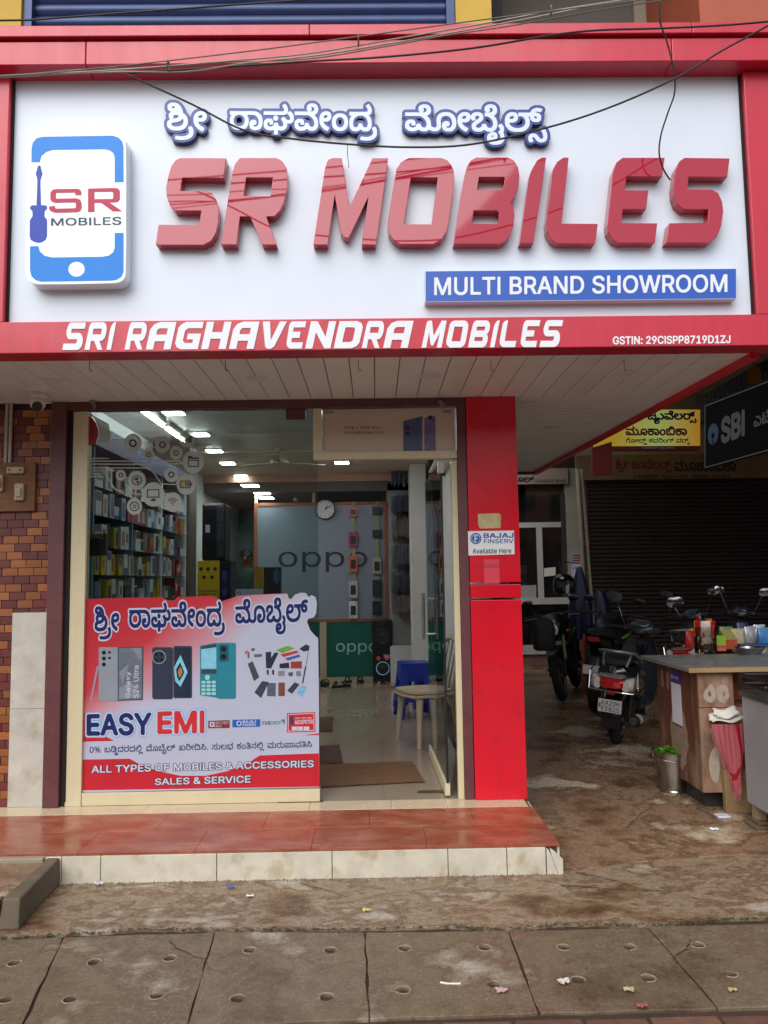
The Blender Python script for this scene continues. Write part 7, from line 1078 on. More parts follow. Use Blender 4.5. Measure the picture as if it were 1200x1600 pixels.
# tower speaker
p = PZ(598,1068,0); ts_ = thing('tower_speaker', 'tall black tower speaker with coloured light rings on the floor', 'speaker', (p[0], p[1], 0))
x0, x1_ = P(582,1000, p[1])[0], P(613,1000, p[1])[0]; zt2 = P(598,968, p[1])[2]; ym = p[1]
mb().box(x0, x1_, ym, ym+.25,.002, zt2).build('cabinet', bkp, ts_, bevel=.015)
for zc, r_ in ((.62,.1),(.2,.085)):
    xc = (x0+x1_)/2; mb().torus((xc, ym-.004, zc), r_, .012, 'Y', 24,8).build('cone_rim', bkp, ts_, smooth=True); mb().lathe([(r_*.9,-.002),(r_*.5,.0),(r_*.3,-.012)], (xc, ym-.003, zc), 'Y', 20).build('cone', M('cone_grey', (34,34,38), rough=.6), ts_, smooth=True)
mb().torus(((x0+x1_)/2, ym-.012,.2),.085,.005, 'Y', 24,6).build('light_ring', M('ring_glow', (120,150,190), emit=.6, var=.5, vs=14), ts_, smooth=True)
for sx in (-1,1): mb().torus(((x0+x1_)/2+sx*.055, ym-.008,.33),.02,.004, 'Y', 14,6).build('light_ring', M('ring_red', (200,60,50), emit=.5), ts_, smooth=True)
text('lettering', 'DEVIL', R4(600,1023,614,1028), F(ym-.004), pwh, ts_, grow=30)
# sandals
blkr = M('sandal_black', (20,19,20), rough=.5, var=.2, vs=30); tanr = M('shoe_tan', (150,132,100), rough=.6, var=.25, vs=30)
def sandal(px, py, rz, m, lb, sx=1):
    p = PZ(px, py, .01); t = thing('sandal', lb, 'sandal', (p[0], p[1], 0), rz, 'footwear by the green panel')
    lp = [(-.13,-.03),(-.1,-.042),(0,-.035),(.08,-.05),(.13,-.035),(.14,.0),(.12,.04),(.05,.047),(-.02,.03),(-.1,.038),(-.13,.025)]
    mb().plate([chaikin(lp, 2)], lambda a, b: (a, b, .028),(0,0,-.0265)).build('sole', m, t, local=True)
    arc = [(.04,-.048*math.cos(k*math.pi/8),.028+.045*math.sin(k*math.pi/8)) for k in range(9)]; mb().tube([(a+.02*math.sin(i), b, c) for i, (a, b, c) in enumerate(arc)], .014,6, flat=.4).build('strap', m, t, local=True)
    arc = [(-.09+.02*math.sin(k*math.pi/8),-.035*math.cos(k*math.pi/8),.028+.055*math.sin(k*math.pi/8)) for k in range(9)]; mb().tube(arc, .01,6).build('strap', m, t, local=True)
sandal(507,1070,1.4, blkr, 'black sandal nearest the poster edge'); sandal(533,1073,.5, blkr, 'black flat slipper before the green panel upright'); sandal(549,1064,.9, blkr, 'black sandal in the middle of the row by the panel'); sandal(566,1064,1.2, blkr, 'black sandal beside the tower speaker'); sandal(601,1074,.3, tanr, 'tan strapped shoe at the foot of the tower speaker')
# floor mats
def matt(pts, m, lb):
    g = mb(); n = 14; q = quadmap(pts); vs = []
    for i in range(n+1):
        for j in range(7):
            a, b = q(i/n, j/6); p = PZ(a, b, .004); vs.append((p[0]+random.uniform(-.003,.003), p[1], .006+random.uniform(0,.004)))
    g.add(vs, [(i*7+j, (i+1)*7+j, (i+1)*7+j+1, i*7+j+1) for i in range(n) for j in range(6)]); tag(g.build('floor_mat', m, None, smooth='all'), lb, 'mat', 'mats on the shop floor')
jute = M('brown_mat', (112,76,46), rough=.95, var=.3, vs=5, bump=1, bs=90, stretch=(1,6,1))
matt([(470,1196),(644,1190),(664,1222),(470,1232)], jute, 'large worn brown mat lying inside the doorway')
matt([(470,1168),(530,1164),(536,1192),(470,1196)], M('maroon_mat', (84,58,48), rough=.95, var=.2, vs=9, bump=1, bs=90), 'small dark brown mat behind the doorway mat'); matt([(470,1124),(521,1120),(519,1142),(470,1144)], M('maroon_mat', (84,58,48)), 'small dark brown mat farthest into the shop')
# blue stools
bpl = M('blue_plastic', (28,50,150), rough=.32, var=.08)
def stool(loc, rz, lb):
    t = thing('plastic_stool', lb, 'stool', loc, rz, 'blue stools near the door'); H_ = .46; a, b = .14,.19
    mb().plate([rrect(-a-.01,-a-.01, a+.01, a+.01,.05,5)], lambda u, v: (u, v, H_),(0,0,-.025)).build('seat', bpl, t, local=True, bevel=.006)
    for sx in (-1,1):
        for sy in (-1,1):
            T = lambda u, v, z, k: (sx*(u*k), sy*(v*k), z)
            mb().hexa([T(b, b, 0,1), T(b-.06, b, 0,1), T(b-.06, b-.012,0,1), T(b-.012, b-.012,0,1)], [T(a, a, H_-.024,1), T(a-.08, a, H_-.024,1), T(a-.08, a-.012, H_-.024,1), T(a-.012, a-.012, H_-.024,1)]).build('leg', bpl, t, local=True)
            mb().hexa([T(b-.001, b-.001,0,1), T(b-.001, b-.06,0,1), T(b-.012, b-.06,0,1), T(b-.013, b-.013,0,1)], [T(a-.001, a-.001, H_-.024,1), T(a-.001, a-.08, H_-.024,1), T(a-.012, a-.08, H_-.024,1), T(a-.013, a-.013, H_-.024,1)]).build('leg_flange', bpl, t, local=True)
    for s_ in (-1,1):
        mb().box(-.135,.135, s_*.167-.005, s_*.167+.005,.16,.2).build('brace', bpl, t, local=True); mb().box(s_*.167-.005, s_*.167+.005,-.135,.135,.161,.199).build('brace', bpl, t, local=True)
        mb().box(-.13,.13, s_*.142-.005, s_*.142+.005,.36,.434).build('apron', bpl, t, local=True); mb().box(s_*.142-.005, s_*.142+.005,-.13,.13,.361,.433).build('apron', bpl, t, local=True)
    return t
p = PZ(648,1122,0); stool((p[0], p[1]+.12,0),.12, 'blue plastic stool on the shop floor behind the chair'); stool((p[0], p[1]+.12,.08),.12, 'blue plastic stool stacked on top of the other stool'); stool((p[0]+.15, p[1]+.75,0),.3, 'blue plastic stool farther back by the white column')
# beige plastic chair
cb = M('beige_plastic', (178,162,134), rough=.45, var=.14, vs=9)
p1 = PZ(639,1171,0)
chr_ = thing('plastic_chair', 'worn beige plastic chair behind the glass door', 'chair', (p1[0]+.17, p1[1]+.27,0), rad(203))   # local +x = forward
sh_ = .44
mb().plate([chaikin([(-.2,-.2),(.22,-.215),(.25,0),(.22,.215),(-.2,.2)], 2)], lambda a, b: (a, b, sh_-.02*math.cos(a*5)*math.cos(b*5)+.02),(0,0,-.02)).build('seat', cb, chr_, local=True, smooth=True)
for sx, sy in ((1,1),(1,-1),(-1,1),(-1,-1)):
    x_t, x_b = sx*.15, sx*.18; y_t, y_b = sy*.17, sy*.21
    mb().tube([(x_b, y_b, 0),((x_t+x_b)/2,(y_t+y_b)/2,.25),(x_t, y_t, sh_-.02)], [.02,.024,.034], 10).build('leg', cb, chr_, local=True, smooth=True)
for sy in (-1,1): mb().tube([(-.15, sy*.19, sh_),(-.19, sy*.2, sh_+.18),(-.23, sy*.17, sh_+.36)], [.024,.02,.018], 8).build('back_post', cb, chr_, local=True, smooth=True)
mb().tube([(-.23,-.18, sh_+.35),(-.25,-.09, sh_+.41),(-.255,0, sh_+.43),(-.25,.09, sh_+.41),(-.23,.18, sh_+.35)], [.022]*5,8).build('top_rail', cb, chr_, local=True, smooth=True)
for k in range(4): yy = -.105+k*.07; mb().tube([(-.16, yy*.8, sh_+.0),(-.2, yy, sh_+.2),(-.245, yy, sh_+.4)], .016,6, flat=.4).build('slat', cb, chr_, local=True)
for sy in (-1,1): mb().tube([(.19, sy*.21, sh_-.03),(0, sy*.215, sh_-.025),(-.19, sy*.2, sh_-.03)], .014,6).build('seat_rim', cb, chr_, local=True, smooth=True)
mb().tube([(.2,-.2, sh_-.03),(.235,0, sh_-.028),(.2,.2, sh_-.03)], .016,6).build('seat_rim', cb, chr_, local=True, smooth=True)
# back room poster
wpz = flat('wall_poster', [[(352,796),(396,798),(396,890),(352,892)]], YB-.003, M('poster_green_white', (150,172,164), rough=.5, c2=(70,130,100), c2s=3, c2t=.5), None); tag(wpz, 'pale green poster on the far back room wall', 'poster')
# ---------------------------------------------------------------- person behind the partition
pf = P(391,872,6.4); base = Vector((pf[0]-.06,6.4,0))
pe = thing('person', 'man in dark green shirt with short black hair standing behind the partition', 'person', tuple(base))
skin = M('skin', (112,72,52), rough=.5, var=.1, vs=20); shirt = M('green_shirt', (38,62,54), rough=.8, var=.15, vs=12); hair = M('black_hair', (14,12,12), rough=.6); trou = M('dark_trousers', (36,36,42), rough=.8)
hc = pf[2]-.01                       # head centre height
sc = hc/1.56
vs = [(0,0,.95),(0,0,1.15),(0,0,1.34),(0,-.01,1.42),(0,-.015,1.48),(0,-.02,1.56),(0,-.02,1.64),(.1,0,.9),(.11,.01,.5),(.11,.02,.08),(-.1,0,.9),(-.11,.01,.5),(-.11,.02,.08),(.19,0,1.36),(.24,-.02,1.1),(.22,-.16,.92),(-.19,0,1.36),(-.24,-.02,1.1),(-.22,-.16,.92),(.11,-.12,.04),(-.11,-.12,.04)]
eds = [(0,1),(1,2),(2,3),(3,4),(4,5),(5,6),(0,7),(7,8),(8,9),(0,10),(10,11),(11,12),(2,13),(13,14),(14,15),(2,16),(16,17),(17,18),(9,19),(12,20)]
rr = [.13,.13,.14,.06,.055,.09,.075,.1,.07,.05,.1,.07,.05,.065,.05,.035,.065,.05,.035,.035,.035]
me = bpy.data.meshes.new('body'); me.from_pydata([(a*sc, b*sc, c*sc) for a, b, c in vs], eds, [])
bo = bpy.data.objects.new('body', me); COL.objects.link(bo); bo.parent = pe; me.materials.append(skin)
md = bo.modifiers.new('skin', 'SKIN'); me.skin_vertices[0].data[0].use_root = True
for i, r_ in enumerate(rr): me.skin_vertices[0].data[i].radius = (r_*sc, r_*sc*.9)
bo.modifiers.new('sub', 'SUBSURF').levels = 2; bo.modifiers['sub'].render_levels = 2
mb().loft([(.93*sc, 0,0,.17,.13),(1.1*sc, 0,0,.175,.135),(1.3*sc, 0,0,.2,.14),(1.38*sc, 0,0,.2,.12),(1.42*sc, 0,0,.1,.085)], 18,2.3, 'Z').build('shirt', shirt, pe, local=True, smooth=True)
for sx in (-1,1): mb().tube([(sx*.17*sc, 0,1.37*sc),(sx*.225*sc, -.01,1.22*sc),(sx*.245*sc, -.02,1.1*sc)], [.085*sc, .075*sc, .07*sc], 12).build('sleeve', shirt, pe, local=True, smooth=True)
mb().loft([(.5*sc, .11*sc, .01,.095,.1),(.9*sc, .09*sc, 0,.11,.13),(.96*sc, .0,0,.165,.13)], 14,2.3, 'Z').build('trousers', trou, pe, local=True)
g = mb(); hcx = (0,-.02*sc, 1.6*sc)
prof = [(.1*sc*math.cos(t),.105*sc*math.sin(t)) for t in np.linspace(.12,1.55,8)]
g.lathe(prof, (0,.0,1.585*sc), n=20); g.build('hair', hair, pe, local=True, smooth=True)
for sx in (-1,1):
    mb().lathe([(.008,-.006),(.012,0),(.008,.006)], (sx*.035*sc, -.104*sc, 1.575*sc), 'Y', 10).build('eye', M('eye_dark', (20,18,18), rough=.2), pe, local=True)
    mb().tube([(sx*.095*sc, -.015*sc, 1.6*sc),(sx*.1*sc, -.01*sc, 1.565*sc),(sx*.092*sc, -.015*sc, 1.54*sc)], .012,6).build('ear', skin, pe, local=True, smooth=True)
mb().tube([(0,-.1*sc, 1.585*sc),(0,-.122*sc, 1.545*sc),(0,-.1*sc, 1.535*sc)], .012,8).build('nose', skin, pe, local=True, smooth=True)
mb().tube([(-.028*sc, -.093*sc, 1.513*sc),(0,-.102*sc, 1.51*sc),(.028*sc, -.093*sc, 1.513*sc)], .006,6).build('mouth', M('lips', (84,46,40), rough=.5), pe, local=True); mb().tube([(-.03*sc, -.096*sc, 1.526*sc),(0,-.105*sc, 1.527*sc),(.03*sc, -.096*sc, 1.526*sc)], .006,6).build('moustache', hair, pe, local=True)
# ================================================================ STICKERS ON THE PILLAR
YPi = -.0475
s1_ = thing('lender_sticker', 'white sticker with blue round logo and lettering on the red pillar', 'sticker', tuple(P(768,868, YPi)))
flat('sheet', [[(731,830),(803,829),(804,866),(732,868)]], YPi, M('sticker_white', (224,226,228), rough=.35, var=.04), s1_)
bl_ = M('brand_blue', (22,82,164), rough=.35)
flat('logo_disc', [circ(743.5,841.5,8.8,26)], YPi-.001, bl_, s1_)
flat('logo_ring', [circ(743.5,841.5,7.2,24), circ(743.5,841.5,6.2,24)], YPi-.0018, pwh, s1_); flat('logo_mark', [[(741,836),(747,836),(747,838),(743.5,838),(743.5,840.5),(746.5,840.5),(746.5,842.5),(743.5,842.5),(743.5,847),(741,847)]], YPi-.0018, pwh, s1_)
text('lettering', 'BAJAJ', R4(756,833.5,802,840.5,-.5), F(YPi-.001), bl_, s1_, grow=40); text('lettering', 'FINSERV', R4(756,842.5,802,849,-.5), F(YPi-.001), bl_, s1_, grow=24); text('lettering', 'Available Here', R4(738.5,857,799,865,-.5), F(YPi-.001), ink, s1_, grow=20)
s2_ = flat('worn_sticker', [[(747,803),(780,802),(783,806),(782,825),(750,826),(747,820)]], YPi, M('worn_paper', (196,178,134), rough=.7, var=.3, vs=30, c2=(170,160,96), c2s=14, c2t=.6), None)
tag(s2_, 'small worn cream sticker above the lender sticker on the pillar', 'sticker')

# ================================================================ PASSAGE: back wall, shops and signs
YBk = 8.6
bk = thing('passage_shop', 'glass fronted shop with white frames at the end of the passage', 'shop', (3.2, YBk, GZ))
pwall = M('passage_wall', (150,140,124), rough=.8, var=.2, vs=3)
x = lambda px, Y=YBk: P(px, 900, Y)[0]
zq_ = lambda py, px=850, Y=YBk: P(px, py, Y)[2]
alw = M('white_aluminium', (176,176,172), rough=.4, var=.08)
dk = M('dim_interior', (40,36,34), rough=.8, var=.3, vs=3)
wx0, wx1 = x(780), x(886)
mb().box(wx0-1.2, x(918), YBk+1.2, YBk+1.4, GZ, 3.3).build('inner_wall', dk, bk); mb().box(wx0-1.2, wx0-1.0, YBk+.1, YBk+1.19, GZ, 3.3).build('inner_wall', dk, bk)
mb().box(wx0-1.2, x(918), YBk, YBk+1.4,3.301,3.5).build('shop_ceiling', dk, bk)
mb().box(wx0-1.2, x(896), YBk, YBk+.1, GZ, zq_(1022)).build('plinth', M('pink_plinth', (128,92,84), rough=.7, var=.2), bk)
mb().box(wx0-1.2, x(900), YBk-.05, YBk+.1, zq_(1022)+.001, zq_(1008)).build('sill', alw, bk); mb().box(wx0-1.2, x(892), YBk-.06, YBk+.08, zq_(944), zq_(934)).build('counter_rail', alw, bk)
mb().box(wx0-1.2, x(882), YBk-.01, YBk+.05, zq_(824), zq_(816)).build('window_rail', alw, bk)
mb().box(x(840), x(849), YBk-.015, YBk+.055, zq_(934)+.001, zq_(824)-.001).build('mullion', alw, bk); mb().box(x(879), x(886), YBk-.015, YBk+.055, zq_(934)+.001, zq_(770)).build('dark_stile', M('dark_trim', (52,44,42)), bk)
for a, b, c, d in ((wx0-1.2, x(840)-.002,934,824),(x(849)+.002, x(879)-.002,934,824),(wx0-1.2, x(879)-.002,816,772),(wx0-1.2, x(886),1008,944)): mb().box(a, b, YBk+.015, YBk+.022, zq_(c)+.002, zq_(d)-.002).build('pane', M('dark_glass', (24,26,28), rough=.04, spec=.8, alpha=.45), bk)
# goods behind the panes
for i in range(26):
    px = random.uniform(806,876); py = random.choice([870,895,922,905,1000,985]); p = P(px, py, YBk+.5); r_ = random.uniform(.05,.12); c = random.choice([(150,140,130),(110,60,50),(80,80,84),(140,120,80),(160,150,150)])
    o = mb().box(p[0]-r_, p[0]+r_, YBk+.3, YBk+.5, p[2]-r_, p[2]+r_*1.2).build('shelf_goods', M('goods_%d_%d_%d' % c, c, rough=.6, var=.4, vs=20), bk, bevel=.01)
flat('paper_notice', [[(850,888),(868,886),(868,899),(850,901)]], YBk+.008, M('paper', (220,215,205)), bk); flat('paper_notice', [[(812,915),(838,914),(838,934),(812,936)]], YBk+.008, M('dull_paper', (150,148,146), rough=.7), bk)
hd = mb().box(wx0-1.2, x(891), YBk-.09, YBk-.03, zq_(757), zq_(733)).build('name_board', M('name_board', (150,132,122), rough=.6, var=.12, vs=4), bk)
kn_text('board_lettering', ['gevowel uuvowelsign lavirama'], [(800,742),(835,744),(832,754),(800,752)], F(YBk-.092), ink, hd, grow=50, cell=12); kn_text('board_lettering', ['ma ta panocrest aavowelsign na ra va', 'ka la ba sa'], R4(836,748,884,754), F(YBk-.092), ink, hd, grow=20, cell=14)
mb().box(wx0-1.2, x(896), YBk-.02, YBk+.1, zq_(731),3.3).build('head_wall', M('dark_trim', (52,44,42)), bk)
mb().box(x(887), x(918), YBk-.03, YBk+.1, GZ, 3.3).build('pier', M('pier_paint', (148,146,132), rough=.7, var=.2, vs=3), bk)
nt_ = thing('pier_notice', 'small notice with red and blue lettering on the passage pier', 'notice', (x(905), YBk, 1.0))
flat('sheet', [[(893,864),(909,863),(909,880),(893,881)]], YBk-.034, M('notice_lilac', (160,150,164), rough=.6), nt_); flat('sheet', [[(893,882),(909,881),(909,900),(893,901)]], YBk-.034, pwh, nt_)
for yy in (867,871,875): flat('lettering', [[(895, yy),(907, yy-.6),(907, yy+1.6),(895, yy+2.2)]], YBk-.036, M('notice_red', (150,40,60), rough=.6), nt_)
text('lettering', '45454', R4(894,885,909,890), F(YBk-.036), M('notice_blue', (40,50,130), rough=.6), nt_, grow=20)
# roller shutter wall
YSh = 8.4
sw = thing('shuttered_shop', 'closed dark brown roller shutter across the end of the passage', 'shutter', (5.5, YSh, GZ))
br = M('brown_shutter', (44,34,32), rough=.5, metal=.2, var=.2, vs=3)
sx0, sx1 = P(922,900, YSh)[0], P(922,900, YSh)[0]+6.0
n = 6; prof = [(-.016*math.sin(math.pi*k/n),.07*k/n) for k in range(n+1)]
pr_ = None; z = GZ; ztop = P(1000,752, YSh)[2]
while z < ztop:
    if pr_ is None:
        vs = [(xx, a, b) for a, b in prof for xx in (sx0, sx1)]+[(xx, .02, b) for b in (.07,0) for xx in (sx0, sx1)]; m = len(vs)//2
        pr_ = mb().add(vs, [(2*i, 2*i+1,2*((i+1) % m)+1,2*((i+1) % m)) for i in range(m)]).build('slat', br, sw, local=True); o = pr_
    else: o = pr_.copy(); COL.objects.link(o)
    o.location = Vector((0, YSh, z))-wl(sw); z += .0735
mb().box(sx0-.1, sx0-.002, YSh-.04, YSh+.1, GZ, ztop+.1).build('guide_rail', M('dark_trim', (52,44,42)), sw)
mb().box(sx0-.1, sx1+.5, YSh+.1, YSh+.3, GZ, 5.5).build('wall', pwall, sw)
hb = mb().box(sx0-.2, sx1, YSh-.12, YSh-.02, ztop+.02, P(1000,712, YSh)[2]).build('name_board', M('faded_board', (118,92,66), rough=.7, var=.2, vs=2), sw)
YHb = YSh-.123
kn_text('board_lettering', [SRI, 'ja uvowelsign vevowel la ravirama sasubscript'], R4(962,718,1050,738), F(YHb), M('faded_maroon', (90,30,26), rough=.7), hb, grow=40, cell=10)
kn_text('board_lettering', ['ma uuvowelsign kanocrest aavowelsign anusvara bivowel kanocrest aavowelsign'], R4(1054,718,1150,736), F(YHb), M('faded_black', (40,30,26), rough=.7), hb, grow=40, cell=10)
kn_text('board_lettering', ['va sa ta ra', 'ma anusvara ga la', 'ka ra la', 'na ga ra'], R4(990,741,1140,747), F(YHb), M('faded_black', (40,30,26)), hb, grow=20, cell=14)
# upper wall with small blue window grille above the signs
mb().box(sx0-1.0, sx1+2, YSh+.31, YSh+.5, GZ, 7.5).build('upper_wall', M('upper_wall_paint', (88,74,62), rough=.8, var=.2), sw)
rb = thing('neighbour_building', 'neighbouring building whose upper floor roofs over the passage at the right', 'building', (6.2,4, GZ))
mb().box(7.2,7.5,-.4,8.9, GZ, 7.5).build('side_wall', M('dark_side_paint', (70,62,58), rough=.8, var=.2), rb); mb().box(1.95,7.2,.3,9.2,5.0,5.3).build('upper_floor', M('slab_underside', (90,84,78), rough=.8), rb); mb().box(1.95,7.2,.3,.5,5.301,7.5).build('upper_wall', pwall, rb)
# yellow sign
YYs = 7.6
ys_ = thing('yellow_sign', 'yellow and red jewellery sign with Kannada lettering hung above the passage', 'sign', tuple(P(1020,703, YYs)))
def ysm():
    m = M('yellow_sign_print', (222,206,70), rough=.35, var=.0); n = m.node_tree.nodes; L = m.node_tree.links; b = n['Principled BSDF']
    g_ = n.new('ShaderNodeNewGeometry'); sp_ = n.new('ShaderNodeSeparateXYZ'); L.new(g_.outputs['Position'], sp_.inputs[0]); mr = n.new('ShaderNodeMapRange'); mr.inputs['From Min'].default_value = P(962,680, YYs)[0]; mr.inputs['From Max'].default_value = P(1094,680, YYs)[0]; L.new(sp_.outputs[0], mr.inputs[0])
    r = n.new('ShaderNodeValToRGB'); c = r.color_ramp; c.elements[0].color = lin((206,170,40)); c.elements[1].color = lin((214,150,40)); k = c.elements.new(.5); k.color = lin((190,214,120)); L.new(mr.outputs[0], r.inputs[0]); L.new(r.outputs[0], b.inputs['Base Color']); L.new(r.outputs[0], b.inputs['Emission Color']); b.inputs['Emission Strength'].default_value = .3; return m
flat('sign_face', [[(930,640),(1094,640),(1094,696),(930,697)]], YYs, ysm(), ys_, th=.1); flat('lower_band', [[(930,697.5),(1094,696.5),(1094,703),(930,704)]], YYs, M('sign_band_red', (150,24,30), rough=.4), ys_, th=.1)
FYs = F(YYs-.004)
kn_text('lettering', ['ja yasubscript uvowelsign vevowel la ravirama sasubscript'], R4(1012,642,1088,662), FYs, M('sign_ink_blue', (26,30,110), rough=.4), ys_, grow=44, cell=10); kn_text('lettering', ['ma uuvowelsign kanocrest aavowelsign anusvara bivowel kanocrest aavowelsign'], R4(978,666,1073,680), FYs, M('sign_ink_red', (150,30,60), rough=.4), ys_, grow=40, cell=10)
kn_text('lettering', ['gevowel uuvowelsign lengthmark lavirama ddasubscript', 'ka va rivowel anusvara gavirama', 'va ravirama kasubscript'], R4(978,684,1078,695), FYs, M('sign_ink_green', (30,90,80), rough=.4), ys_, grow=26, cell=10); kn_text('lettering', ['manocrest aavowelsign ra ka ttavirama', 'ra sa tasubscript', 'sa ga ra'], R4(1004,698,1053,702), FYs, pwh, ys_, grow=20, cell=14)
mb().box(P(1000,0, YYs)[0], P(1010,0, YYs)[0], YYs+.11, YSh+.3, P(1000,650, YYs)[2]-.03, P(1000,650, YYs)[2]).build('bracket', ink, ys_); mb().box(P(1080,0, YYs)[0], P(1090,0, YYs)[0], YYs+.11, YSh+.3, P(1000,650, YYs)[2]-.03, P(1000,650, YYs)[2]).build('bracket', ink, ys_)
# dull red panel left of the yellow sign
rp = flat('blank_signboard', [[(925,700),(956,690),(957,741),(926,742)]], 7.4, M('dull_red_panel', (130,40,36), rough=.5, var=.1), None, th=.08); tag(rp, 'plain dull red signboard below the soffit edge beside the yellow sign', 'sign')
# bank sign, hung at an angle over the passage
bs_ = thing('bank_sign', 'dark bank sign board with round blue logo and white letters', 'sign', tuple(P(1100,735,4.0)))
def BSm(u, v):   # u 0..1 left to right, v 0..1 bottom to top, board swings toward the street on the right
    a, b = P(1101,732,4.4), P(1101,634,4.4); c, d = P(1260,688,3.1), P(1260,572,3.1)
    lo = a*(1-u)+c*u; hi = b*(1-u)+d*u; return lo*(1-v)+hi*v
mb().plate([[(0,0),(1,0),(1,1),(0,1)]], BSm, (.05,.09,0)).build('board', M('sign_black', (10,10,12), rough=.7, var=.1, spec=.15), bs_)
def BF(u, v): p = BSm(u, v); return p+np.array([-.004,-.007,0])
mb().plate([[(0,0),(1,0),(1,.02),(.01,.02),(.01,.98),(1,.98),(1,1),(0,1)]], BF, None).build('edge_trim', M('trim_grey', (92,88,88), rough=.4, metal=.5), bs_)
sbl = M('bank_blue', (50,84,120), rough=.5); bwh = M('bank_white', (116,112,110), rough=.5)
mb().plate([circ(.095,.5,.06,24,.165), circ(.095,.47,.018,14,.05), [(.088,.33),(.102,.33),(.1,.44),(.09,.44)]], BF, None).build('logo', sbl, bs_)
text('lettering', 'SBI', [(.19,.68),(.42,.70),(.42,.34),(.19,.32)], BF, bwh, bs_, grow=60); kn_text('lettering', ['kn_e ttivowel kn_e mavirama'], [(.52,.6),(.9,.62),(.9,.42),(.52,.40)], BF, M('bank_grey', (110,106,104), rough=.4), bs_, grow=24, cell=10)
# lattice behind the bank sign
lt_ = thing('window_lattice', 'blue grey lattice of an upper window behind the bank sign', 'lattice', tuple(P(1130,640,7.9)))
for px in range(1086,1200,7): a, b = P(px, 560,7.9), P(px, 664,7.9); mb().box(a[0]-.012, a[0]+.012,7.88,7.9, b[2], a[2]).build('bar', M('lattice_grey', (84,96,108), rough=.5), lt_)
for py in range(566,664,9): a, b = P(1086, py, 7.9), P(1204, py, 7.9); mb().box(a[0], b[0], 7.865,7.8795, a[2]-.012, a[2]+.012).build('bar', M('lattice_grey', (84,96,108)), lt_)
a, b = P(1168,600,7.85), P(1186,574,7.85); ob = mb().box(a[0], b[0], 7.8,7.86, a[2], b[2]).build('orange_awning', M('slat_orange', (170,110,50), rough=.5, var=.3, vs=20), None); tag(ob, 'small orange awning beside the lattice behind the bank sign', 'awning')
# rain pipes
pvc = M('cream_pipe', (150,140,120), rough=.5, var=.25, vs=6)
for i, (a, b, r_, lb) in enumerate(((P(901,714,5.5), P(921,1075,5.5),.028, 'cream rain pipe, left and thicker of the leaning pair'),(P(907,712,5.55), P(934,1060,5.55),.02, 'cream rain pipe, right and thinner of the leaning pair'))):
    t = thing('rain_pipe', lb, 'pipe', (b[0], b[1], GZ),0, 'leaning rain pipes in the passage'); d = (b-a)/(b[2]-a[2]); e = a+d*(GZ-a[2]); tp = a+d*(SZ+.3-a[2])
    mb().tube([tp, e], r_, 12).build('pipe', pvc, t, smooth=True)
    for s_ in (.35,.7): c = a+d*(2.5-s_*2-a[2]); mb().tube([c, c+d*.08], r_*1.25,12).build('socket', pvc, t, smooth=True)

# ================================================================ TWO WHEELERS
blackp = M('black_paint', (16,18,22), rough=.18, var=.15, vs=6, coat=.5); greyp = M('grey_panel', (40,46,54), rough=.3, var=.1); rubber = M('tyre_rubber', (24,23,22), rough=.85, var=.3, vs=30, bump=.8, bs=120); chrome = M('chrome', (200,200,200), rough=.12, metal=1, var=.1, vs=20); seatm = M('seat_vinyl', (24,24,26), rough=.55, bump=.3, bs=150); tail = M('tail_red', (170,14,22), rough=.1, coat=.8); clear = M('clear_lens', (196,190,184), rough=.08, coat=.8, var=.3, vs=60); dmet = M('dark_metal', (60,58,56), rough=.45, metal=.6, var=.3, vs=20); silver = M('silver_paint', (138,138,134), rough=.35, metal=.5, var=.15, vs=10)
def wheel(t, c, R, r, nm='wheel'):
    tyre = mb().torus(c, R-r, r, 'Y', 36,12,.95).build(nm, rubber, t, local=True, smooth=True)
    rim = mb().lathe([(R-r*1.75,-.045),(R-r*1.6,-.05),(R-r*1.85,-.03),(R-r*1.85,.03),(R-r*1.6,.05),(R-r*1.75,.045)], c, 'Y', 28, caps=False).build('rim', silver, tyre, local=True, smooth=True)
    mb().lathe([(.05,-.06),(.055,0),(.05,.06)], c, 'Y', 16).build('hub', dmet, tyre, local=True, smooth=True)
    for k in range(5):
        a = 2*math.pi*k/5+.3; d = Vector((math.cos(a),0, math.sin(a))); cc = Vector(c)
        mb().tube([cc+d*.045, cc+d*(R-r*1.8)], [.016,.012], 8).build('spoke', silver, tyre, local=True)
    return tyre
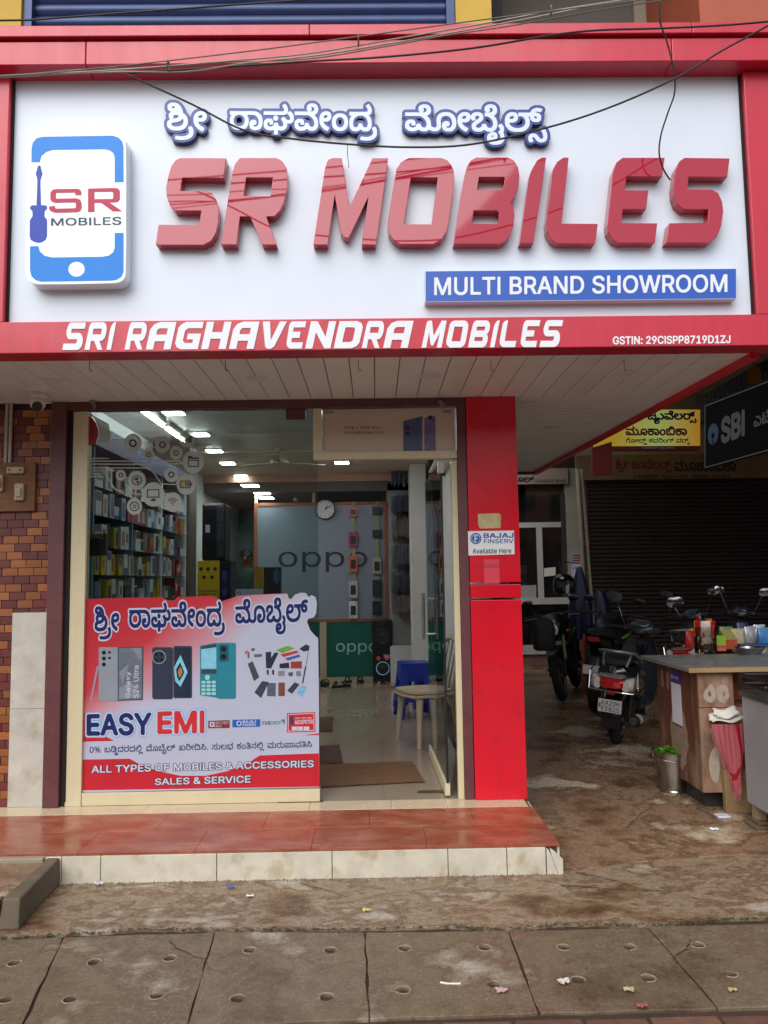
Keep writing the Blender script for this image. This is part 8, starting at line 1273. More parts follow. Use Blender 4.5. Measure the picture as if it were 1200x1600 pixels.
def scooter(loc, rz, paint, label, plate=('KA20H', 'E2825'), lean=0):
    t = thing('scooter', label, 'scooter', loc, rz, 'scooters parked in the passage'); t.rotation_euler = (lean, 0, rz)
    B = lambda nm, g, m, par=None, sm=True, **k: g.build(nm, m, par or t, local=True, smooth=sm, **k)
    wheel(t, (0,0,.215),.215,.05); wheel(t, (1.24,0,.215),.215,.046)
    B('body', mb().loft([(-.36,0,.66,.05,.05),(-.33,0,.655,.12,.085),(-.2,0,.64,.165,.115),(0,0,.61,.185,.145),(.2,0,.575,.185,.16),(.38,0,.52,.165,.17),(.5,0,.44,.13,.14),(.55,0,.38,.1,.09)], 20,2.7), paint)
    B('seat', mb().loft([(-.28,0,.77,.1,.025),(-.24,0,.785,.135,.04),(0,0,.795,.14,.045),(.18,0,.775,.135,.04),(.35,0,.765,.12,.045),(.46,0,.745,.09,.04),(.5,0,.73,.05,.02)], 18,2.6), seatm)
    B('floorboard', mb().loft([(.45,0,.3,.12,.05),(.55,0,.28,.15,.035),(.9,0,.28,.16,.035),(.98,0,.31,.16,.05)], 14,3.2), greyp)
    B('leg_shield', mb().add(*shield()), greyp, bevel=.004)
    B('front_nose', mb().loft([(.32,1.1,0,.08,.07),(.5,1.1,0,.09,.11),(.68,1.08,0,.09,.13),(.82,1.05,0,.07,.11)], 14,2.4, 'Z'), paint)
    B('front_fender', mb().loft([(1.0,0,.36,.05,.03),(1.1,0,.43,.075,.035),(1.24,0,.46,.08,.035),(1.4,0,.41,.075,.035),(1.47,0,.3,.05,.03)], 12,2.4), paint)
    B('steering_stem', mb().tube([(1.2,0,.3),(1.06,0,.8),(1.0,0,.95)], .03,10), dmet)
    B('handlebar_cowl', mb().loft([(.86,0,.97,.06,.03),(.9,0,.985,.12,.06),(.98,0,.99,.14,.075),(1.06,0,.97,.12,.075),(1.13,0,.94,.07,.05)], 18,2.5), greyp)
    inst = B('instrument', mb().loft([(.85,0,1.02,.05,.008),(.88,0,1.045,.085,.01),(.97,0,1.065,.08,.008)], 14,2.6), M('dial_glass', (60,70,80), rough=.06, coat=.6, var=.5, vs=60))
    for s_ in (-1,1):
        B('handle_grip', mb().tube([(.95, s_*.15,.985),(.9, s_*.36,.98)], .018,10), rubber); B('switch_box', mb().box(.915,.955, s_*.15-.03, s_*.15+.03,.96,1.01), greyp, sm=False, bevel=.006)
        B('brake_lever', mb().tube([(.99, s_*.16,.975),(.98, s_*.26,.965),(.95, s_*.36,.965)], .006,6), silver)
        ms = B('mirror_stalk', mb().tube([(.95, s_*.17,1.0),(.95, s_*.22,1.12),(.97, s_*.27,1.24)], .006,6), blackp)
        mi = mb().loft([(-.012,0,0,.03,.02),(-.004,0,0,.085,.055),(.012,0,0,.078,.05),(.03,0,0,.02,.015)], 18,2.3).build('mirror', M('mirror_face', (128,130,132), rough=.08, metal=.9, var=.1), ms, local=True, smooth=True); mi.location = (.97, s_*.3,1.29); mi.rotation_euler = (s_*.2,0,-s_*.15)
        B('indicator', mb().loft([(-.4, s_*.12,.585,.03,.045),(-.36, s_*.14,.59,.05,.06),(-.24, s_*.165,.6,.03,.05)], 12,2.5), clear)
        B('side_rail', mb().tube([(-.42, s_*.1,.53),(-.4, s_*.19,.53),(-.3, s_*.215,.54),(.1, s_*.225,.54)], .008,8), chrome); B('side_rail', mb().tube([(-.4, s_*.19,.53),(-.36, s_*.2,.68),(-.26, s_*.19,.71),(-.24, s_*.2,.54)], .007,8), chrome)
        B('rear_shock', mb().tube([(-.02, s_*.1,.22),(.02, s_*.1,.5)], .02,10), dmet)
    B('rail_bar', mb().tube([(-.42,.1,.53),(-.425,0,.53),(-.42,-.1,.53)], .008,8), chrome)
    B('grab_rail', mb().tube([(.12,.15,.74),(-.05,.165,.8),(-.24,.15,.855),(-.34,.08,.87),(-.36,0,.872),(-.34,-.08,.87),(-.24,-.15,.855),(-.05,-.165,.8),(.12,-.15,.74)], .014,10), silver)
    for s_ in (-1,1): B('grab_stay', mb().tube([(-.2, s_*.12,.85),(-.3, s_*.1,.74)], .011,8), silver)
    B('tail_lamp', mb().loft([(-.415,0,.59,.085,.035),(-.39,0,.595,.115,.05),(-.33,0,.6,.1,.055)], 16,3.4), tail); B('lamp_trim', mb().loft([(-.4,0,.655,.1,.012),(-.36,0,.66,.12,.018),(-.3,0,.665,.1,.015)], 14,3), silver)
    B('badge', mb().torus((-.365,0,.715),.024,.005, 'X', 18,6), chrome); B('badge_bar', mb().tube([(-.37,-.018,.71),(-.373,0,.722),(-.37,.018,.71)], .004,6), chrome)
    B('rear_mudguard', mb().loft([(.12,0,.46,.08,.06),(-.1,0,.48,.09,.05),(-.25,0,.46,.09,.05),(-.34,0,.4,.08,.05),(-.36,0,.32,.07,.03)], 12,3), blackp)
    fl = B('mud_flap', mb().hexa([(-.34,-.09,.42),(-.34,.09,.42),(-.36,.075,.2),(-.36,-.075,.2)], [(-.325,-.09,.42),(-.325,.09,.42),(-.345,.075,.2),(-.345,-.075,.2)]), blackp, sm=False)
    B('reflector', mb().box(-.405,-.39,-.035,.035,.5,.535), tail, sm=False)
    pl_ = B('number_plate', mb().box(-.41,-.4,-.1,.1,.345,.455), M('plate_white', (190,192,192), rough=.4, var=.06), sm=False, bevel=.002)
    for s_, z0, z1 in ((plate[0], .405,.445),(plate[1], .355,.395)):
        text('plate_lettering', s_, [(.07, z1),(-.085, z1),(-.085, z0),(.07, z0)], lambda a, b: (-.4115, a, b), ink, pl_, grow=26, local=True)
    B('plate_mark', mb().box(-.4118,-.411,.078,.09,.38,.42), navy, pl_, sm=False)
    B('engine', mb().loft([(.05,.0,.26,.07,.07),(.15,0,.28,.1,.1),(.4,0,.3,.09,.09),(.5,0,.32,.06,.06)], 14,2.8), dmet)
    ex = B('exhaust', mb().tube([(.45,-.1,.24),(.3,-.14,.2),(.15,-.17,.21),(.1,-.175,.22),(-.2,-.18,.27),(-.27,-.18,.28)], [.014,.014,.02,.05,.052,.035], 14), dmet); B('heat_shield', mb().tube([(.08,-.2,.24),(-.18,-.205,.285)], [.045,.045], 12), silver, ex)
    B('kick_start', mb().tube([(.2,.12,.25),(.2,.16,.24),(.02,.17,.22)], .01,6), dmet); B('centre_stand', mb().tube([(.3,.0,.22),(.26,.12,.02),(.24,.14,.005)], .013,8), dmet)
    return t
def shield():
    prof = [(.93,.3,.17),(.96,.45,.2),(.98,.6,.21),(1.0,.75,.19),(1.0,.88,.13)]; vs = []; n = 9
    for off in (0,.035):
        for (xx, zz, w_) in prof:
            for k in range(n): u = -1+2*k/(n-1); vs.append((xx+off-.09*u*u, u*w_, zz))
    m = len(prof); fs = []
    for l in (0,1):
        o = l*m*n; fs += [(o+i*n+k, o+i*n+k+1, o+(i+1)*n+k+1, o+(i+1)*n+k) for i in range(m-1) for k in range(n-1)]
    ring = [k for k in range(n)]+[i*n+n-1 for i in range(1, m)]+[(m-1)*n+k for k in range(n-2,-1,-1)]+[i*n for i in range(m-2,0,-1)]
    fs += [(ring[i], ring[(i+1) % len(ring)], ring[(i+1) % len(ring)]+m*n, ring[i]+m*n) for i in range(len(ring))]
    return vs, fs
HD = rad(90-29)
p = PZ(972,1166, GZ); 
scooter((p[0]-.02, p[1]+.1, GZ+.004), HD, blackp, 'black scooter with red tail lamp and white number plate in the passage', lean=rad(6))
p = PZ(1090,1060, GZ); scooter((3.85,4.5, GZ+.004), rad(60), M('maroon_paint', (60,14,20), rough=.2, coat=.5, var=.1), 'dark maroon scooter parked behind the snack counter', ('KA20', 'H 717'), rad(-5))
scooter((4.75,5.0, GZ+.004), rad(70), blackp, 'black scooter farthest right behind the snack packets', ('KA20', 'E 91'), rad(4))
# motorcycles: local x forward, origin at the front wheel contact
bkm = M('bike_black', (15,15,17), rough=.35, var=.2, vs=10); grn = M('bike_green', (86,150,40), rough=.35)
def motorcycle(loc, rz, label, lean):
    t = thing('motorcycle', label, 'motorcycle', loc, rz, 'motorcycles in the passage'); t.rotation_euler = (lean, 0, rz)
    B = lambda nm, g, m, par=None, sm=True, **k: g.build(nm, m, par or t, local=True, smooth=sm, **k)
    wheel(t, (0,0,.3),.3,.05); wheel(t, (-1.3,0,.3),.3,.062)
    for s_ in (-1,1):
        f_ = B('fork_leg', mb().tube([(0, s_*.09,.3),(-.1, s_*.09,.58),(-.25, s_*.09,.98)], [.026,.026,.02], 10), bkm); B('green_decal', mb().tube([(-.06, s_*.112,.5),(-.17, s_*.112,.8)], .014,6), grn, f_)
        B('grip', mb().tube([(-.36, s_*.24,1.05),(-.42, s_*.39,1.04)], .019,10), rubber); B('lever', mb().tube([(-.3, s_*.2,1.03),(-.32, s_*.36,1.02)], .006,6), silver)
        ms = B('mirror_stalk', mb().tube([(-.34, s_*.2,1.06),(-.33, s_*.28,1.2)], .006,6), bkm); B('mirror', mb().loft([(-.345, s_*.3,1.23,.03,.02),(-.335, s_*.3,1.23,.07,.04),(-.31, s_*.3,1.23,.03,.02)], 14,2.4), bkm, ms)
        B('indicator', mb().loft([(-.2, s_*.17,.84,.02,.015),(-.16, s_*.18,.84,.035,.022),(-.12, s_*.18,.84,.015,.012)], 10,2.2), M('indicator_amber', (170,84,30), rough=.2))
        B('side_panel', mb().loft([(-1.15, s_*.13,.62,.03,.06),(-.95, s_*.14,.62,.045,.12),(-.75, s_*.14,.6,.03,.08)], 12,2.6), bkm); B('shroud', mb().loft([(-.78, s_*.13,.82,.03,.06),(-.5, s_*.17,.82,.05,.12),(-.28, s_*.18,.78,.03,.06)], 12,2.5), bkm); B('green_stripe', mb().tube([(-.72, s_*.172,.8),(-.5, s_*.224,.84),(-.32, s_*.205,.79)], .016,6, flat=.5), grn)
        B('shock', mb().tube([(-1.2, s_*.12,.36),(-1.1, s_*.12,.68)], .03,10), dmet); B('foot_peg', mb().tube([(-.72, s_*.14,.32),(-.72, s_*.26,.32)], .013,8), rubber)
    B('handlebar', mb().tube([(-.42,-.38,1.04),(-.33,-.18,1.06),(-.28,0,1.0),(-.33,.18,1.06),(-.42,.38,1.04)], .014,10), bkm)
    B('head_cowl', mb().loft([(-.36,0,.92,.1,.1),(-.24,0,.92,.16,.15),(-.12,0,.88,.14,.13),(-.06,0,.85,.08,.09)], 18,2.6), bkm); B('headlamp', mb().lathe([(.085,-.07),(.08,-.05),(.03,-.035)], (0,0,.87), 'X', 20), clear)
    B('front_mudguard', mb().loft([(-.24,0,.54,.055,.03),(-.1,0,.635,.07,.025),(.06,0,.635,.07,.025),(.2,0,.56,.055,.025)], 12,2.4), bkm)
    B('fuel_tank', mb().loft([(-.86,0,.86,.1,.06),(-.75,0,.9,.15,.12),(-.55,0,.93,.17,.14),(-.4,0,.92,.14,.12),(-.32,0,.9,.08,.07)], 18,2.5), bkm)
    B('seat', mb().loft([(-1.5,0,.9,.08,.03),(-1.4,0,.9,.13,.05),(-1.0,0,.85,.14,.06),(-.84,0,.84,.12,.05)], 16,2.6), seatm); B('tail', mb().loft([(-1.62,0,.84,.06,.03),(-1.5,0,.8,.11,.06),(-1.2,0,.76,.13,.07)], 14,2.6), bkm); B('tail_lamp', mb().box(-1.64,-1.61,-.06,.06,.815,.865), tail, sm=False)
    B('engine', mb().loft([(-.85,0,.36,.1,.1),(-.75,0,.4,.15,.16),(-.5,0,.44,.15,.16),(-.38,0,.52,.09,.12)], 14,3.2), dmet); B('frame_tube', mb().tube([(-.3,0,.85),(-.36,0,.5),(-.5,0,.27),(-.85,0,.27),(-1.0,0,.6)], .022,10), bkm)
    for s_ in (-1,1): B('swing_arm', mb().tube([(-.85, s_*.09,.33),(-1.3, s_*.09,.3)], .02,8), dmet)
    B('exhaust', mb().tube([(-.42,-.08,.42),(-.36,-.14,.3),(-.8,-.16,.24),(-1.0,-.17,.28),(-1.45,-.18,.36)], [.02,.022,.025,.045,.05], 12), dmet); B('rear_mudguard', mb().loft([(-1.66,0,.5,.07,.02),(-1.6,0,.62,.08,.03),(-1.4,0,.7,.09,.03),(-1.2,0,.68,.08,.03)], 12,2.8), bkm)
    B('rear_plate', mb().box(-1.69,-1.68,-.09,.09,.46,.56), M('plate_white', (190,192,192)), sm=False); B('front_plate', mb().box(.0,.01,-.1,.1,.68,.73), M('plate_dull', (120,120,118), rough=.5), sm=False)
    B('cable', mb().tube([(-.3,.2,1.04),(-.12,.1,1.1),(-.08,.08,.95),(-.14,.06,.8)], .005,5), bkm); B('cable', mb().tube([(-.3,-.2,1.04),(-.1,-.06,1.08),(-.1,-.06,.9)], .005,5), bkm)
pb_ = PZ(880,1096, GZ); motorcycle((pb_[0], pb_[1], GZ+.004), rad(-112), 'black motorcycle with green stripes facing the street beside the red pillar', rad(8))
pb_ = PZ(930,1112, GZ); d_ = rad(64); motorcycle((pb_[0]+1.3*math.cos(d_), pb_[1]+1.3*math.sin(d_), GZ+.004), d_, 'black motorcycle seen from behind between the striped one and the scooter', rad(5))
# black bag on the motorcycle, helmet and raincoats
navc = M('navy_raincoat', (20,26,58), rough=.45, var=.25, vs=8); blc = M('black_cloth', (16,16,18), rough=.7, var=.3, vs=10)
c = P(850,990,4.35); o = mb().loft([(c[2]-.2, c[0], c[1], .1,.06),(c[2]-.18, c[0], c[1], .13,.08),(c[2]+.06, c[0], c[1], .13,.09),(c[2]+.14, c[0], c[1], .11,.05),(c[2]+.19, c[0], c[1], .05,.02)], 20,3.6, 'Z').build('black_bag', blc, None, smooth=True); tag(o, 'black cloth bag hanging on the striped motorcycle handlebar', 'bag')
def drape(name, top, w, h, dep, m, lb, cat, seed):
    """cloth hung from a point: narrow gathered top, folds that deepen toward an uneven hem"""
    rs = random.Random(seed); ph = [rs.uniform(0,6.28) for _ in range(5)]; n, k_ = 26,48; vs = []
    for i in range(n+1):
        v = i/n; sp_ = .22+.78*min(1, v*1.7)**.8
        for k in range(k_):
            a = 2*math.pi*k/k_; f = 1+v*(.22*math.sin(4*a+ph[0]+v)+.14*math.sin(7*a+ph[1]-2*v)+.06*math.sin(13*a+ph[2]))
            z = top[2]-h*v*(1+.1*v*math.sin(2*a+ph[3])+.05*v*math.sin(5*a+ph[4])); vs.append((top[0]+w*sp_*f*math.cos(a)+.06*v*w, top[1]+dep*sp_*f*math.sin(a), z))
    o = mb().add(vs, [(i*k_+k, i*k_+(k+1) % k_, (i+1)*k_+(k+1) % k_, (i+1)*k_+k) for i in range(n) for k in range(k_)]+[tuple(range(k_))]).build(name, m, None, smooth='all'); return tag(o, lb, cat)
drape('navy_raincoat', P(905,886,5.3),.14,.85,.1, navc, 'navy raincoat hung on the rain pipes behind the striped motorcycle', 'raincoat', 5)
drape('navy_cover', P(938,922,5.9),.2,.95,.2, navc, 'navy cover draped behind the black scooter seat', 'cover', 8)
c = P(881,915,4.6); hm = thing('helmet', 'black helmet with white mark hung above the striped motorcycle', 'helmet', tuple(c))
mb().lathe([(.02,.15),(.08,.135),(.125,.08),(.135,0),(.13,-.06),(.115,-.1),(.1,-.1)], tuple(c), n=24).build('shell', M('helmet_black', (12,12,14), rough=.15, coat=.6), hm, smooth=True)
mb().add([(c[0]+.138*math.sin(a), c[1]-.138*math.cos(a), c[2]+z_) for z_ in (-.02,.05) for a in np.linspace(-.9,.9,10)], [(k, k+1,11+k, 10+k) for k in range(9)]).build('visor', M('visor_smoke', (60,62,66), rough=.08, coat=.5), hm, smooth=True)
flat('white_mark', [[(884,915),(890,912),(889,926),(884,928)]], 4.6-.142, M('mark_white', (170,166,164), rough=.4), hm)
mb().tube([(c[0], c[1]+.02, c[2]+.14),(c[0]+.02, c[1]+.3, c[2]+.3), tuple(P(905,880,5.45))], .006,6).build('strap', ink, hm)
oc = P(945,1005,6.2); o = mb().box(oc[0]-.3, oc[0]+.15,6.2,6.5, GZ+.004, oc[2]+.09).build('orange_crate', M('crate_orange', (150,60,24), rough=.5, var=.1), None, bevel=.01); tag(o, 'orange crate standing behind the black scooter', 'crate')

# ================================================================ SNACK COUNTER
ct2 = thing('snack_counter', 'worn brown wooden snack counter with grey top and painted circles', 'counter', (2.6,.5, GZ))
cw_ = M('worn_brown_wood', (108,62,42), rough=.65, var=.45, vs=9, bump=.6, bs=40, c2=(150,124,104), c2s=6, c2t=.6, stretch=(1,1,.3)); cw2 = M('pale_worn_wood', (156,126,104), rough=.65, var=.45, vs=12, bump=.6, bs=40, c2=(120,76,54), c2s=7, c2t=.55, stretch=(1,1,.4))
X0, Y0, Y1c, ZT = 2.11,.14,.88,.775
mb().box(X0, X0+.025, Y0+.026, Y1c, -.03, ZT-.03).build('side_board', cw_, ct2, bevel=.003)
zs = P(1110,1106, Y0)[2]
mb().box(X0, X0+.23, Y0, Y0+.025, zs+.002, ZT-.03).build('front_board', cw2, ct2, bevel=.003); mb().box(X0, X0+1.3, Y0, Y0+.025,-.03, zs-.002).build('front_board', cw2, ct2, bevel=.003)
mb().box(X0+.232, X0+1.3, Y0+.3, Y0+.32, zs, ZT-.03).build('inner_board', M('orange_board', (178,84,44), rough=.6, var=.2), ct2); mb().box(X0+.026, X0+1.3, Y0+.026, Y1c-.02, zs-.03, zs-.004).build('inner_shelf', cw_, ct2)
mb().plate([[(X0-.08, Y0-.04),(X0+1.4, Y0-.05),(X0+1.4, Y1c+.05),(X0-.1, Y1c+.06)]], lambda a, b: (a, b, ZT),(0,0,-.028)).build('counter_top', M('grey_top', (116,118,118), rough=.35, rvar=.15, var=.2, vs=6), ct2, bevel=.003)
mb().box(X0-.078, X0+1.398, Y0-.056, Y0-.0405, ZT-.03, ZT-.001).build('top_edge', M('edge_wood', (160,130,90), rough=.6, var=.2), ct2)
wob = lambda cx, cy, r, ry, n: [(cx+r*random.uniform(.8,1.15)*math.cos(6.283*k/n), cy+ry*random.uniform(.8,1.15)*math.sin(6.283*k/n)) for k in range(n)]
gm_ = M('paint_blot', (150,128,104), rough=.8, var=.3, vs=16); gm2 = M('paint_pale', (168,154,136), rough=.8, var=.25, vs=20)
# rings and blots painted on the boards
mb().plate([chaikin(wob(.5,.26,.15,.21,26),1)], lambda a, b: (X0-.0015, a, b),(.001,0,0)).build('painted_circle', gm_, ct2)
for k in range(3): mb().box(X0-.0012, X0-.0002,.78-.05*k-.02,.78-.05*k+.015,.56,.68).build('painted_letter', gm_, ct2) if k != 1 else None
for cx in (X0+.075, X0+.16): mb().plate([chaikin(wob(cx, .6,.042,.06,14),1), wob(cx+random.uniform(-.012,.012),.6,.012,.018,8)], lambda a, b: (a, Y0-.0015, b),(0,.001,0)).build('painted_circle', gm2, ct2)
mb().plate([chaikin([(X0+.04,.2),(X0+.1,.28),(X0+.12,.18),(X0+.1,.02),(X0+.05,.05)], 2)], lambda a, b: (a, Y0-.0014, b),(0,.001,0)).build('painted_blot', gm2, ct2)
mb().box(X0+.12, X0+.34, Y0-.05, Y0-.003, GZ+.004,.12).build('prop_block', M('prop_wood', (140,112,78), rough=.8, var=.25, vs=8, bump=.5, bs=40), ct2, bevel=.005)
mb().box(X0+.05, X0+1.2, Y0+.1, Y1c-.1, GZ+.004,-.032).build('base_frame', M('dark_trim', (52,44,42)), ct2)
# payment sticker (plain; code left out)
py_ = thing('payment_sticker', 'white payment sticker with purple header on the counter side', 'sticker', (X0-.003,.5,.5))
mb().plate([[(.43,.34),(.6,.34),(.6,.62),(.43,.62)]], lambda a, b: (X0-.0045, a, b),(.002,0,0)).build('sheet', M('sticker_white', (224,226,228)), py_); mb().plate([[(.43,.62),(.6,.62),(.6,.705),(.43,.705)]], lambda a, b: (X0-.0048, a, b),(.002,0,0)).build('purple_header', M('pay_purple', (84,40,140), rough=.4), py_); mb().plate([[(.43,.33),(.6,.33),(.6,.339),(.43,.339)]], lambda a, b: (X0-.0048, a, b),(.002,0,0)).build('purple_edge', M('pay_purple', (84,40,140)), py_)
mb().plate([circ(.575,.66,.014,16)], lambda a, b: (X0-.0056, a, b), None).build('logo', pwh, py_); text('lettering', 'PhonePe', [(.555,.673),(.46,.673),(.46,.65),(.555,.65)], lambda a, b: (X0-.0056, a, b), pwh, py_, grow=20)
# folded paper and checked towel on the front
pp = thing('folded_paper', 'folded white paper bag tucked above the red towel', 'paper', (X0+.16, Y0-.03,.42))
for k_, (za, zb, nm) in enumerate(((.425,.46, 'lower_fold'),(.452,.495, 'upper_fold'))):
    vs = []
    for i in range(9):
        for k in range(5): u, v = i/8, k/4; vs.append((X0+.05+.03*k_+u*(.2-.05*k_)+.008*math.sin(9*v), Y0-.075+.073*v+.006*math.sin(u*9), za+(zb-za)*v+.02*u+.008*math.sin(u*7+k_*2)+.006*math.cos(v*6+u*5)))
    o = mb().add(vs, [(i*5+k, i*5+k+1,(i+1)*5+k+1,(i+1)*5+k) for i in range(8) for k in range(4)]).build(nm, M('paper', (220,215,205)), pp, smooth='all'); o.modifiers.new('thick', 'SOLIDIFY').thickness = .006
tw_ = thing('checked_towel', 'red checked cotton towel hanging on the snack counter', 'towel', (X0+.16, Y0-.05,.1))
n, m = 60,72; vs = []
for i in range(n+1):
    v = i/n
    for k in range(m+1):
        u = k/m; lft = X0+.045+.11*v**1.3; rgt = X0+.285-.12*max(0, v-.45)**1.3; dr = .30+.17*math.sin(math.pi*min(1, u*1.25+.05))-.03*u
        vs.append((lft+(rgt-lft)*u, Y0-.058-.03*math.sin(math.pi*u)*(.4+v*.6)-.014*math.sin(u*9+v*1.6+1)*(.3+v)-.007*math.sin(u*21-v*3+2*math.sin(u*4))*(.4+.6*v)-.003*math.sin(u*47+v*7),.415-dr*v))
def towelm():
    m_ = M('towel_red', (184,92,98), rough=.95, var=.12, vs=40); nn = m_.node_tree.nodes; L = m_.node_tree.links; b = nn['Principled BSDF']
    uv = nn.new('ShaderNodeUVMap'); sp_ = nn.new('ShaderNodeSeparateXYZ'); L.new(uv.outputs[0], sp_.inputs[0])
    src = b.inputs['Base Color'].links[0].from_socket; prev = src
    for ax, pos in ((0,.68),(1,.72)):
        s_ = nn.new('ShaderNodeMath'); s_.operation = 'SUBTRACT'; s_.inputs[1].default_value = pos; L.new(sp_.outputs[ax], s_.inputs[0]); ab = nn.new('ShaderNodeMath'); ab.operation = 'ABSOLUTE'; L.new(s_.outputs[0], ab.inputs[0]); lt = nn.new('ShaderNodeMath'); lt.operation = 'LESS_THAN'; lt.inputs[1].default_value = .045; L.new(ab.outputs[0], lt.inputs[0])
        mx = nn.new('ShaderNodeMix'); mx.data_type = 'RGBA'; L.new(lt.outputs[0], mx.inputs['Factor']); L.new(prev, mx.inputs['A']); mx.inputs['B'].default_value = lin((160,18,34)); prev = mx.outputs['Result']
    ck_ = nn.new('ShaderNodeTexChecker'); ck_.inputs['Scale'].default_value = 44; ck_.inputs[1].default_value = (1,1,1,1); ck_.inputs[2].default_value = (.78,.78,.8,1); L.new(uv.outputs[0], ck_.inputs[0]); mu = nn.new('ShaderNodeMix'); mu.data_type = 'RGBA'; mu.blend_type = 'MULTIPLY'; mu.inputs['Factor'].default_value = 1; L.new(prev, mu.inputs['A']); L.new(ck_.outputs[0], mu.inputs['B']); L.new(mu.outputs['Result'], b.inputs['Base Color']); return m_
cloth = mb().add(vs, [(i*(m+1)+k, i*(m+1)+k+1,(i+1)*(m+1)+k+1,(i+1)*(m+1)+k) for i in range(n) for k in range(m)]).build('cloth', towelm(), tw_, smooth='all')
uvl = cloth.data.uv_layers.new(name='UVMap')
for lp in cloth.data.loops: uvl.data[lp.index].uv = ((lp.vertex_index % (m+1))/m, (lp.vertex_index//(m+1))/n)
md = cloth.modifiers.new('thick', 'SOLIDIFY'); md.thickness = .004
g = mb()
for i in range(4, n+1,2):
    a = Vector(vs[i*(m+1)]); g.tube([a, a+Vector((-.012-random.random()*.01,-.004,-.012))], .0012,4)
for k in range(0, m+1,3): a = Vector(vs[n*(m+1)+k]); g.tube([a, a+Vector((random.uniform(-.004,.004),-.003,-.02))], .0012,4)
tag(g.build('fringe', M('fringe_pink', (206,150,150), rough=.95), tw_), kind='stuff')
# steel bucket with greens
p = PZ(1064,1238, GZ); bu = thing('steel_bucket', 'steel bucket filled with chopped greens beside the counter', 'bucket', (p[0]-.03, p[1]+.02, GZ))
bc = (p[0]-.04, p[1]+.02, GZ+.004)
st_m = M('bucket_steel', (176,172,166), rough=.24, metal=1, var=.15, vs=8)
mb().lathe([(.0,.002),(.088,.002),(.092,.0),(.095,.012),(.09,.02),(.135,.27),(.144,.274),(.146,.282),(.138,.284),(.131,.27),(.088,.025),(.0,.02)], bc, n=36, caps=False).build('pail', st_m, bu, smooth=True)
mb().tube([(bc[0]+.142*math.cos(a), bc[1]-.142*math.sin(a)*.98, bc[2]+.262-.035*math.sin(a)) for a in np.linspace(0, math.pi, 16)], .0035,6).build('handle', st_m, bu, smooth=True)
for s_ in (-1,1): mb().lathe([(.014,0),(.014, s_*.01)], (bc[0]+s_*.138, bc[1], bc[2]+.255), 'X', 10).build('handle_lug', st_m, bu)
mb().lathe([(.128,.235),(.06,.25),(0.001,.255)], bc, n=28).build('water', M('green_water', (70,110,30), rough=.1, var=.3, vs=30), bu)
g = mb()
for i in range(260):
    a = random.uniform(0,6.28); r_ = .12*math.sqrt(random.random()); c = Vector((bc[0]+r_*math.cos(a), bc[1]+r_*math.sin(a), bc[2]+.256+random.uniform(0,.02)+.03*(1-(r_/.12)**2))); d = Vector((random.uniform(-1,1), random.uniform(-1,1), random.uniform(-.3,.4))).normalized()*.022; e = Vector((-d.y, d.x, .004))*.45
    g.add([c-d, c+e, c+d, c-e], [(0,1,2,3)])
tag(g.build('chopped_greens', M('leaf_green', (86,150,30), rough=.5, var=.4, vs=60), bu), kind='stuff')
# litter beside
o = mb().box(X0+.02, X0+.1, Y0-.16, Y0-.09, GZ+.005, GZ+.02).build('plastic_scrap', M('scrap_white', (210,214,222), rough=.4, var=.2, vs=40), None, bevel=.006); tag(o, 'white plastic scrap at the foot of the counter', 'litter')
# goods on the counter top
def goods(px, py): q = PZ(px, py, ZT); return (float(q[0]), float(q[1]))
gx, gy = goods(1103,1021); jr = thing('snack_jar', 'tall jar stuffed with red and yellow snack packets on the counter', 'jar', (gx, gy, ZT))
mb().lathe([(.075,.001),(.08,.01),(.08,.2),(.078,.205)], (gx, gy, ZT), n=24).build('jar', glass_mat('jar_plastic', (220,214,200)), jr, smooth=True)
pc_ = [M('pk_red', (186,26,30), rough=.3, var=.3, vs=50), M('pk_orange', (206,110,30), rough=.3, var=.4, vs=50), M('pk_yellow', (206,160,50), rough=.3, var=.4, vs=50), M('pk_blue', (50,60,130), rough=.3, var=.3, vs=50), M('pk_white', (200,194,186), rough=.3, var=.3, vs=50), M('pk_brown', (104,60,36), rough=.4, var=.4, vs=40)]
for i in range(26):
    a = random.uniform(0,6.28); hz = random.uniform(.01,.2); r_ = .045; o = mb().loft([(-.045,0,0,.032,.002),(-.038,0,0,.03,.008),(0,0,0,.031,.012),(.038,0,0,.03,.008),(.045,0,0,.032,.002)], 10,2.4).build('snack_packet', pc_[5] if hz < .07 and i % 2 else random.choice(pc_), jr, local=True, smooth=True)
    o.location = (r_*math.cos(a), r_*math.sin(a), hz+.045); o.rotation_euler = (random.uniform(-.4,.4),1.57+random.uniform(-.35,.35), a+random.uniform(-.5,.5))
for k in range(7):
    a = math.pi*2*k/7; o = mb().loft([(-.06,0,0,.042,.002),(-.05,0,0,.04,.01),(.05,0,0,.042,.01),(.06,0,0,.045,.002)], 10,2.6).build('snack_packet', pc_[(0,1,0,2,0,4,0)[k]], jr, local=True, smooth=True); o.location = (.06*math.cos(a),.06*math.sin(a),.19); o.rotation_euler = (random.uniform(-.25,.25),1.57+random.uniform(-.15,.15), a+random.uniform(-.3,.3))
gx, gy = goods(1126,1017); o = thing('snack_carton', 'small green, yellow and pink carton beside the snack jar', 'box', (gx, gy, ZT)); mb().box(gx-.035, gx+.035, gy-.02, gy+.03, ZT+.001, ZT+.12).build('carton', M('carton_lime', (140,180,40), rough=.4, var=.1), o); mb().box(gx-.0352, gx+.0352, gy-.0212, gy-.0202, ZT+.02, ZT+.045).build('pink_band', M('carton_pink', (200,70,110), rough=.4), o); mb().box(gx-.0352, gx+.0352, gy-.0212, gy-.0202, ZT+.0015, ZT+.018).build('orange_band', M('carton_orange2', (200,110,40), rough=.4), o)
